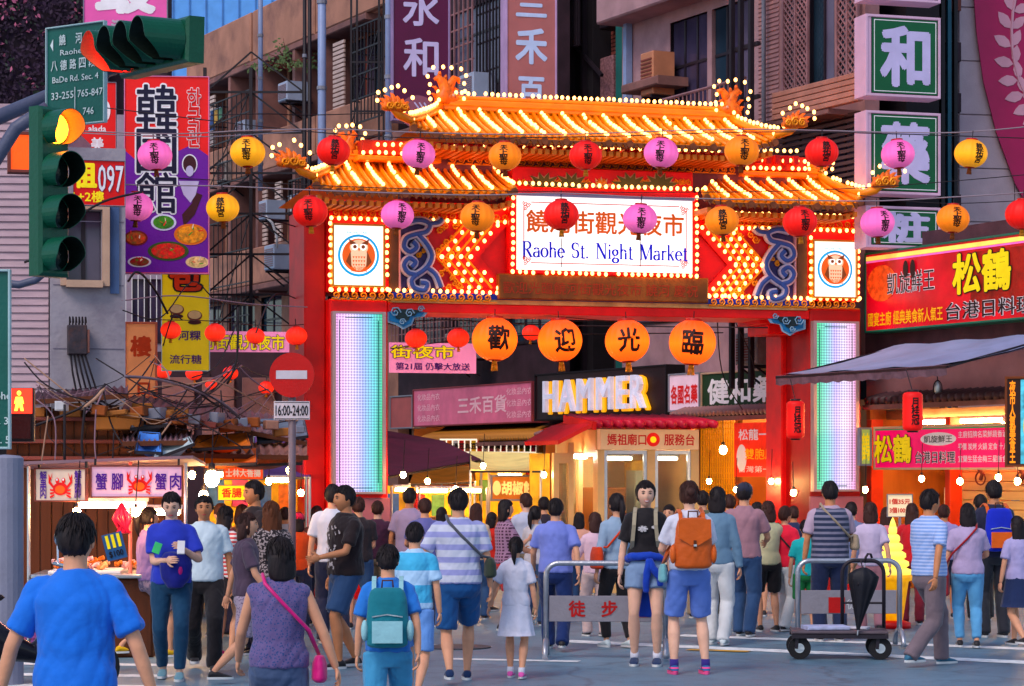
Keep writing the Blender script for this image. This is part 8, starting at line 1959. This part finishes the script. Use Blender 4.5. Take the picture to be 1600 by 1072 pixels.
person('man in white behind the black printed tee, head just left of the LED column foot',520,D=24.6,head=756,yaw=185,arms=('down','down'),top=whitec,bottom=('trousers',navy),wide=1.05)
pr = person('man seen from behind in a white and lilac striped shirt and denim shorts',716,feet=1066,head=762,yaw=184,legs='walk2',arms=('out','down'),top=C_('lilac_stripe',q(222,222,240),'stripe',q(150,150,205),9),bottom=('shorts',C_('denim_short',q(40,84,140))),wide=1.2,shoes=C_('navy_shoe',q(30,50,90)))
sling(pr,'dark green waist bag on the man in the lilac striped shirt',C_('army_green',q(52,60,48)),side=-1,z=.93,sz=(.2,.1,.17),y=.04,strapc=C_('grey_strap',q(90,90,100)))
person('little girl in a white dress with a ponytail walking away',806,feet=1060,head=838,yaw=172,legs='step',arms=('out','down'),top=C_('white_dress',q(232,228,245)),sleeve='short',bottom=('skirt',C_('white_dress',q(232,228,245))),hair='pony',fem=True,socks=whitec,shoes=C_('pink_shoe',q(225,110,180)))
# ---- centre
person('woman in a dark checked shirt turned towards the stalls',789,D=26.5,head=780,yaw=115,arms=('fore','phone'),top=C_('plum_check',q(70,34,60),'check',q(150,110,140),24),bottom=('shorts',C_('red_shorts',q(200,50,40))),fem=True,hair='bob')
person('person in a loose lavender blue shirt and navy trousers behind the left barrier',868,D=23.7,head=778,yaw=176,legs='walk',arms=('fwd','back'),top=C_('lavender_shirt',q(136,146,220)),bottom=('trousers',C_('dark_jeans',q(24,44,96))),wide=1.12)
person('woman in a pale pink blouse behind the left barrier',930,D=25.6,head=800,yaw=196,legs='step',arms=('fore','down'),top=C_('pink_blouse',q(232,196,212)),sleeve='elbow',bottom=('trousers',C_('beige_trousers',q(205,180,180))),fem=True,hair='bob',hairc=1)
pr = person('woman with ponytail, grey blue blouse, black leggings and white shoes at the barrier',964,D=24.0,head=770,yaw=205,legs='step',arms=('down','fore'),top=C_('grey_blue',q(160,180,205)),sleeve='elbow',bottom=('slim',blackc),fem=True,hair='pony',shoes=white_shoe)
sling(pr,'orange suede shoulder bag hanging above the left barrier',C_('orange_bag',q(226,84,24)),side=1,z=.88,sz=(.26,.10,.24),y=-.02,strapc=C_('orange_bag',q(226,84,24)))
pr = person('smiling young woman in a black tee, denim shorts and a blue jacket round her waist',1009,feet=1040,head=750,yaw=-6,legs='stand',arms=('down','down'),top=C_('black_tee2',q(24,18,24)),bottom=('shorts_short',C_('light_denim',q(136,158,192))),fem=True,hair='bun',hy=10,smile=True,skin=2,hem=.98,shoes=C_('navy_shoe',q(30,50,90)),socks=whitec)
P17 = pr
mb = MB(); 
for cx,cz,s in ((-.02,1.27,1),(.085,1.285,.55)):
    for j in range(7): a = R(j*51); mb.prism([(cx+.02*s*math.cos(a-.5),cz+.016*s*math.sin(a-.5)),(cx+.048*s*math.cos(a-.25),cz+.03*s*math.sin(a-.25)),(cx+.048*s*math.cos(a+.25),cz+.03*s*math.sin(a+.25)),(cx+.02*s*math.cos(a+.5),cz+.016*s*math.sin(a+.5))],-.146,-.128)
    mb.prism([(cx+.03*s*math.cos(R(a)),cz+.02*s*math.sin(R(a))) for a in range(0,360,30)],-.147,-.128)
mb.build('shirt_print',pm('print_grey_white',q(205,200,205),.7,.3,scale=60),pr[0])
o,bz = worn(pr,'tied_jacket','royal blue jacket tied round the waist of the smiling woman','jacket',.55); wm_ = C_('royal_jacket',q(44,78,186))
mb = MB(); mb.tube([(.165*math.sin(a),-.13*math.cos(a),.44+.03*math.cos(a)) for a in np.linspace(0,2*math.pi,20)],.034,8); vs,fs = remesh(mb,.01,2,wr=.015,seed=4); MB().add(vs,fs).build('waist_wrap',wm_,o,True)
for s,x2,L_ in ((-1,-.02,.30),(1,.11,.24)):
    mb = MB(); mb.tube([(.04,-.155,.44),(.05+.3*(x2-.05),-.165,.36),(x2+.03,-.15,.44-L_*.7),(x2+.03,-.13,.44-L_)],[.03,.034,.032,.026],8); vs,fs = remesh(mb,.01,2,wr=.012,seed=7); MB().add(vs,fs).build('sleeve',wm_,o,True)
mb = MB(); mb.loft([((0,.12,z),a,.03) for z,a in ((-.10,.10),(.0,.14),(.2,.16),(.42,.15))],18); vs,fs = remesh(mb,.012,2,wr=.02,seed=8); MB().add(vs,fs).build('jacket_back',wm_,o,True)
o,bz = worn(pr,'backpack','backpack with pale straps on the smiling woman, body hidden behind her','backpack',1.0); MB().cbox(-.13,.13,.135,.25,0,.34,.03).build('bag_body',C_('khaki_pack',q(150,140,120)),o); straps(o,1.0,pr,C_('khaki_strap',q(170,158,138)),bag_y=.14)
pr = person('woman seen from behind in a white tee and blue shorts wearing the tan leather backpack',1077,feet=1053,head=751,yaw=186,legs='apart',arms=('fore','fore'),top=C_('white_tee',q(226,226,244)),bottom=('shorts',C_('blue_shorts',q(110,136,212))),fem=True,hair='bun',hairc=1,skin=2,shoes=C_('aqua_pink_shoe',q(30,110,160),'stripe',q(240,70,140),30),shoe2=pm('sole_pink',q(240,110,160),.5),socks=C_('violet_sock',q(60,50,130)),wide=1.05,hem=.93)
backpack(pr,'tan orange leather backpack with flap and buckle on the woman in white',C_('tan_leather',q(200,96,28),rough=.42),w=.34,h=.44,zb=.95,mat2=C_('tan_leather2',q(214,104,34),rough=.42))
sling(pr,'small pale blue pouch at the hip of the woman with the tan backpack',C_('aqua_pouch',q(130,185,195)),side=1,z=.82,sz=(.18,.07,.16),strapc=C_('tan_strap',q(190,90,40)))
person('woman in a denim jacket and white trousers behind the tan backpack',1121,feet=1008,head=760,yaw=165,legs='step',arms=('fore','down'),top=C_('denim_jacket',q(112,140,166)),sleeve='long',bottom=('trousers',C_('white_trousers',q(222,222,226))),fem=True,hair='bob',shoes=white_shoe)
person('man in a mauve brown shirt and jeans right of the denim jacket',1163,D=25.6,head=753,yaw=160,legs='step',arms=('fore','fore'),top=C_('mauve_brown',q(170,128,140)),bottom=('trousers',jeans),wide=1.1,cap=C_('dark_cap',q(40,40,60)))
person('woman in a cream green top and black shorts left of the coral shirt',1200,D=26.4,head=782,yaw=190,arms=('down','fore'),top=C_('cream_green',q(214,206,170)),bottom=('shorts',blackc),fem=True,hair='bob',hairc=1)
pr = person('woman in a coral red shirt and white trousers with a thin black bag strap',1226,feet=986,head=790,yaw=140,legs='step',arms=('fore','down'),top=C_('coral',q(236,66,84)),bottom=('trousers',C_('white_trousers',q(222,222,226))),fem=True,hair='short',hairc=1,wide=1.1)
sling(pr,'small black bag of the woman in the coral red shirt',blackc,side=-1,z=.95,sz=(.14,.05,.12))
person('child in turquoise shirt and green shorts between coral shirt and striped vest',1259,D=26.0,head=812,yaw=180,arms=('down','down'),top=C_('turquoise',q(30,180,185)),bottom=('shorts',C_('green_shorts',q(20,130,70))))
pr = person('man seen from behind in a navy striped quilted vest before the right LED column',1297,D=24.9,head=751,yaw=183,legs='stand',arms=('down','fore'),top=C_('pink_grey_tee',q(196,170,190)),bottom=('trousers',C_('dark_blue_jeans',q(34,44,78))),vest=C_('striped_vest',q(44,52,80),'stripe',q(120,116,140),17),wide=1.15,skin=1)
sling(pr,'beige shoulder bag of the man in the striped vest',C_('beige_bag',q(170,150,130)),side=-1,z=.98,sz=(.2,.09,.16))
person('woman in a pale lilac blouse and grey trousers right of the striped vest',1360,D=26.2,head=784,yaw=176,legs='walk',arms=('down','back'),top=C_('pale_lilac',q(214,196,224)),bottom=('trousers',C_('rose_trousers',q(170,120,130))),fem=True,hair='bob',hairc=1)
# ---- right group
person('man in a light blue striped shirt striding before the restaurant',1452,feet=1040,head=764,yaw=122,legs='walk',arms=('fwd','back'),top=C_('blue_pinstripe',q(150,176,232),'stripe',q(176,190,232),30),bottom=('trousers',C_('taupe_trousers',q(120,104,112))),wide=1.15,shoes=teal_shoe,skin=1)
pr = person('woman in a pinkish grey blouse and light blue jeans at the right',1512,feet=1012,head=786,yaw=176,legs='step',arms=('down','fore'),top=C_('pink_grey_blouse',q(190,170,205)),bottom=('slim',C_('sky_jeans',q(110,168,215))),fem=True,hair='bob',wide=1.15)
sling(pr,'dark red tote bag of the woman in light blue jeans',C_('maroon_bag',q(160,30,48)),side=1,z=.62,sz=(.34,.10,.34),y=0,cat='tote bag')
pr = person('tall man with a cobalt backpack near the right edge',1553,D=25.5,head=750,yaw=186,arms=('down','down'),top=C_('dark_navy_tee',q(36,36,62)),bottom=('trousers',C_('charcoal_trousers',q(40,40,50))),wide=1.05,skin=1)
backpack(pr,'cobalt blue backpack with an orange badge near the right edge',C_('cobalt_pack',q(30,60,190)),w=.32,h=.46,zb=.95,mat2=C_('orange_badge',q(230,110,60)),flap=False)
person('girl in lilac tee and dark denim skirt at the right picture edge',1590,D=24.2,head=806,yaw=200,legs='walk2',arms=('down','fwd'),top=C_('lilac_tee',q(186,176,220)),bottom=('skirt',C_('dark_denim_skirt',q(30,44,84))),fem=True,hair='long')
person('woman in a red top ordering behind the striding man',1425,D=27.6,head=786,yaw=170,arms=('fore','down'),top=C_('red_top',q(200,40,60)),bottom=('trousers',C_('maroon_trousers',q(130,40,56))),fem=True,hair='long',hairc=1)
person('man in navy jacket behind the light blue jeans',1532,D=28.4,head=772,yaw=180,arms=('down','down'),top=navy,sleeve='long',bottom=('trousers',blackc),wide=1.1)
# ---- people further in, behind the near figures
far = [(590,28.5,782,'plum_tee',q(70,34,60),'man in plum tee behind the black printed tee','short',185),(640,28.2,762,'grey_lilac',q(170,150,180),'man in grey lilac tee just right of the LED column','short',178),(622,29.8,800,'tan_top',q(190,130,100),'woman in tan top behind the man in grey lilac','bob',190),(664,27.2,778,'dusk_blue',q(110,110,170),'man in dusk blue shirt left of the lilac stripes','short',182),
 (744,28.6,786,'cream_top',q(225,195,170),'woman in cream top right of the lilac stripes','long',174),(768,30.2,800,'red_tee',q(205,60,50),'woman in red tee lit by the golden bun stall','bob',150),(822,29.0,770,'white_blue',q(205,205,225),'man with short hair facing away at the booth','short',200),(836,27.5,790,'grey_white',q(200,195,205),'woman in grey white tee left of the lavender shirt','pony',150),(850,30.5,776,'dark_shirt',q(44,36,50),'man in dark shirt behind the lavender shirt','short',180),(905,29.5,800,'peach_top',q(230,170,150),'woman in peach top before the booth window','bob',165),
 (1046,27.0,788,'straw_top',q(225,205,180),'woman in straw coloured top between the two friends','bob',-20),(1098,28.8,766,'olive_tee',q(96,96,76),'man in olive tee before the lattice screen','short',182),(1140,29.4,772,'rust_tee',q(170,80,60),'man in rust tee under the red food banner','short',175),(1183,29.2,784,'teal_tee',q(60,120,130),'woman in teal tee by the right red pillar','pony',180),(1240,29.6,790,'navy_tee',q(44,50,86),'man in navy tee before the right red pillar','short',185),(1330,28.4,784,'blue_grey_tee',q(120,130,170),'man in blue grey tee right of the striped vest, further back','short',178),
 (1385,29.4,792,'rose_top',q(225,140,150),'woman in rose top behind the ice cream cone display','long',170),(1475,28.8,788,'lavender_tee',q(170,160,215),'man in lavender tee behind the striding man','short',176),(345,25.6,786,'wine_tee',q(100,40,50),'man in wine tee at the yellow stall','short',-150),(378,26.6,788,'ochre_top',q(200,140,70),'woman in ochre top at the yellow stall','bob',160),(495,27.5,790,'brown_top',q(120,76,70),'woman in brown top before the left red pillar','bob',190),(560,26.8,776,'black_tee3',q(36,26,34),'man in black tee behind the man with white print','short',176),
 (690,30.0,792,'aqua_top',q(120,180,200),'woman in aqua top deep before the golden stall','bob',182),(445,29.0,792,'white_grey_top',q(205,200,205),'man in white grey top under the no entry sign','short',170)]
for px,D_,hd,nm,c_,lb,hr,yw in far:
    rr = random.Random(px); person(lb,px,D=D_,head=hd,yaw=yw+rr.uniform(-12,12),legs=rr.choice(('stand','step','apart')),arms=(rr.choice(('down','fore','fwd')),rr.choice(('down','fore','belly'))),top=C_(nm,c_),bottom=(rr.choice(('trousers','shorts','trousers')),rr.choice((jeans,navy,blackc,C_('khaki',q(150,130,110))))),hair=hr,hairc=rr.randrange(2),fem=hr != 'short',wide=rr.uniform(1,1.12),skin=rr.randrange(3))
# ------------------------------------------------------------------ barriers, cart, scooter
def uframe(w,h,r=.024,rc=.12):
    pts = [(-w/2,0,.0)]
    for a in np.linspace(180,90,7): pts.append((-w/2+rc+rc*math.cos(R(a)),0,h-rc+rc*math.sin(R(a))))
    for a in np.linspace(90,0,7): pts.append((w/2-rc+rc*math.cos(R(a)),0,h-rc+rc*math.sin(R(a))))
    pts.append((w/2,0,.0)); return pts
stl = pm('scuffed_steel_tube',q(176,176,186),.32,.12,metal=.75,dirt=q(110,100,105),dscale=6)
def barrier(label,px0,px1,feet,top,text,yaw):
    D = gd(feet); w = (px1-px0)/FPX*D; h = HC-(top-735)/FPX*D; t = thing('street_barrier',label,'barrier',((px0+px1)/2/FPX*D-CX/FPX*D,D,0),R(yaw),'steel street barriers')
    pts = uframe(w,h); pts[0] = (-w/2,0,.16); pts[-1] = (w/2,0,.16); MB().tube(pts,.026,10).build('tube_frame',stl,t,True)
    z1 = h*.66; z0 = h*.39
    pl_ = MB().cbox(-w/2+.03,w/2-.03,-.012,.012,z0,z1,.004).build('panel',pm('barrier_panel',q(150,142,152),.35,.15,metal=.4,dirt=q(110,100,105),dscale=3),t)
    for k,ch_ in enumerate(text): letter(pl_,ch_,pm('barrier_red_text',q(190,24,30),.5),-w*.24+w*.27*k,(z0+z1)/2,h=(z1-z0)*.60,y=-.016,bold=.03)
    for s in (-1,1):
        MB().tube([(s*w/2-.0,-.22*math.cos(R(a)),.02+.16*math.sin(R(a))) for a in range(0,181,15)],.026,8).build('foot',stl,t,True)
    return t,w,h
barrier('steel tube barrier with red characters on its grey panel behind the smiling woman',853,1040,1030,880,'徒步區',-3)
b2,w,h = barrier('steel tube barrier behind the flat cart at the right',1246,1406,1012,876,'',2)
rect(b2,-w*.2,-w*.04,h*.40,h*.58,-.018,pm('barrier_red_text',q(190,24,30)),'red_square'); letter(b2,'徒步',M_WHITE,w*.08,h*.5,h=.1,y=-.018)
D = 22.7; ct = thing('flat_cart','flat black platform cart on four rubber wheels with a bent handle','cart',((1310-CX)/FPX*D,D,0),R(-4)); cw = 148/FPX*D
dk_ = pm('cart_black',q(40,34,44),.5,.2)
MB().cbox(-cw/2,cw/2,-.26,.26,.235,.265,.01).build('platform',pm('cart_deck',q(96,84,92),.5,.25,dirt=q(60,50,56),dscale=4),ct); MB().bar((-cw/2,-.25,.215),(cw/2,-.25,.215),.035).build('rail',dk_,ct); MB().bar((-cw/2,.25,.215),(cw/2,.25,.215),.035).build('rail',dk_,ct)
for sx_ in (-1,1):
    for sy in (-1,1):
        x,y = sx_*cw*.42,sy*.2; wl = thing_ = MB().tube([(x-.0,y-.028,.105),(x,y+.028,.105)],.105,22).build('wheel',pm('rubber',q(28,26,30),.7,.2),ct,False); MB().tube([(x,y-.034,.105),(x,y+.034,.105)],.045,14).build('rim',M_STEEL,wl); 
        f = MB(); f.bar((x-.03,y-.045,.10),(x-.02,y-.045,.235),.03,.008); f.bar((x+.03,y+.045,.10),(x+.02,y+.045,.235),.03,.008); f.bar((x,y-.05,.23),(x,y+.05,.23),.08,.01); f.build('fork',dk_,ct)
hp = [(cw*.06,.26,.25)]+[(cw*.06+.12-.12*math.cos(R(a)),.26+.0,.78+.12*math.sin(R(a))) for a in range(0,91,15)]+[(cw*.5-.12+.12*math.sin(R(a)),.26,.78+.12*math.cos(R(a))) for a in range(0,91,15)]+[(cw*.5,.26,.25)]
MB().tube(hp,.018,8).build('handle',dk_,ct,True); MB().tube([(cw*.06,.26,.5),(cw*.5,.26,.5)],.012,6).build('handle_rung',dk_,ct)
p = ct.location
def boxy(name,lb,cat,dx,dy,z,w_,d_,h_,mt,rz=0):
    o = MB().cbox(-w_/2,w_/2,-d_/2,d_/2,0,h_,.008).build(name,mt,loc=(p.x+dx,p.y+dy,z),rot=(0,0,rz)); tag(o,lb,cat); return o
o = boxy('paper_stack','flat stack of pale blue printed leaflets lying on the cart','leaflets',-.12,.0,.267,.40,.30,.035,pm('leaflet_blue',q(190,195,230),.5,.2,scale=12),.1)
rect(o,-.15,.1,.0355,.0360,-.0,redp) if False else None
boxy('magazine_pile','second loose pile of leaflets behind the first on the cart','leaflets',.16,.06,.267,.26,.22,.02,pm('leaflet_white',q(215,210,220),.5,.2,scale=14),-.3)
um = thing('umbrella','folded black umbrella hanging point down from the cart handle','umbrella',(p.x+.14,p.y-.30,.28),0); um.scale = (1.0,1.0,.84); um.rotation_euler = (0,R(6),0)
cn = MB(); n = 24; vv = []
for j,(r_,z) in enumerate(((.012,.0),(.035,.14),(.075,.34),(.11,.5),(.125,.6),(.07,.66),(.02,.69))):
    for i in range(n): a = 2*math.pi*i/n; rr_ = r_*(1+.22*math.cos(a*8+j*.2)); vv.append((rr_*math.cos(a),rr_*math.sin(a)*.6,z))
cn.add(vv,[(j*n+i,j*n+(i+1) % n,(j+1)*n+(i+1) % n,(j+1)*n+i) for j in range(6) for i in range(n)]); cn.build('canopy',pm('umbrella_black',q(24,24,34),.6,.25,scale=10),um,True)
MB().tube([(0,0,-.06),(0,0,.74)],.006,6).build('shaft',M_STEEL,um); MB().tube([(0,0,.74),(0,0,.80),(.02,.02,.84),(.05,.04,.84),(.065,.05,.80)],.012,7).build('handle',M_BLACK,um,True)
st = wire([(1345,876,22.6),(1348,895,22.4),(1340,915,22.35)],.006,M_BLACK,None,'cord'); tag(st,'thin black cord tying the umbrella to the cart handle','cord')
# scooter at the lower left
D = 18.6; sc = thing('scooter','dark parked motor scooter with round mirrors cut by the lower left edge','scooter',((20-CX)/FPX*D,D,0),R(28))
pb_ = pm('scooter_black',q(30,24,34),.2,.15,bump=0); chrome = pm('chrome',q(205,210,220),.12,.05,metal=1.0,bump=0)
mb = MB(); mb.tube([(-.62,0,.62),(-.35,0,.62),(-.08,0,.42),(.18,0,.34),(.38,0,.55),(.50,0,.85)],[.11,.15,.13,.08,.13,.10],12); vs,fs = remesh(mb,.018,4); MB().add(vs,fs).build('body',pb_,sc,True)
mb = MB(); mb.ell((-.38,0,.78),.32,.12,.055,18,8); mb.build('seat',pm('seat_vinyl',q(34,28,32),.5,.2),sc,True)
for x in (-.55,.62):
    wh_ = MB().tube([(x,-.045,.22),(x,.045,.22)],.22,24).build('wheel',pm('rubber',q(28,26,30)),sc); MB().tube([(x,-.05,.22),(x,.05,.22)],.13,18).build('rim',chrome,wh_)
MB().tube([(.62,0,.22),(.52,0,.6),(.46,0,1.0)],.03,8).build('fork',chrome,sc); MB().tube([(.42,-.30,1.02),(.47,-.1,1.0),(.47,.1,1.0),(.42,.30,1.02)],.016,8).build('handlebar',chrome,sc,True)
MB().ell((.60,0,.84),.06,.09,.08,14,8).build('headlight',pm('headlight_glass',q(200,210,225),.1,.1,bump=0),sc,True)
for s in (-1,1):
    m_ = MB(); m_.tube([(.43,s*.24,1.02),(.44,s*.28,1.16)],.008,6); mo_ = m_.build('mirror_stem',chrome,sc); m2 = MB(); m2.ell((.44,s*.29,1.22),.015,.07,.055,16,8); m2.build('mirror',chrome,mo_,True)
MB().cbox(-.78,-.62,-.09,.09,.60,.66,.01).build('rear_rack',chrome,sc); MB().ell((-.70,0,.56),.03,.07,.035,10,6).build('tail_light',pm('tail_red',q(190,20,30),.2),sc,True)
# crates beside it
for k,(px,py,lb,mt) in enumerate(((45,962,'pinkish violet plastic crate on the ground beside the scooter',pm('violet_crate',q(150,90,150),.5,.2)),(196,1000,'dark red plastic crate under the seafood counter edge',pm('dark_red_crate',q(130,30,30),.5,.2)))):
    c_ = gp(px,1010 if k == 0 else 1008); t = thing('plastic_crate',lb,'crate',(c_.x,c_.y,0),R(10),'plastic crates at the left stalls'); w_,d_,h_ = .44,.3,.3
    MB().box(-w_/2,w_/2,-d_/2,d_/2,0,.02).build('base',mt,t)
    for s in (-1,1):
        for j in range(4): MB().box(s*w_/2-.012,s*w_/2+.012,-d_/2,d_/2,.02+j*.072,.02+j*.072+.05).build('slat',mt,t); MB().box(-w_/2+.013,w_/2-.013,s*d_/2-.012,s*d_/2+.012,.02+j*.072,.02+j*.072+.05).build('slat',mt,t)
    for sx_ in (-1,1):
        for sy in (-1,1): MB().box(sx_*w_/2-.015,sx_*w_/2+.015,sy*d_/2-.015,sy*d_/2+.015,.0205,h_+.02).build('corner_post',mt,t)
bpy.data.scenes.remove(TS)
S = bpy.context.scene
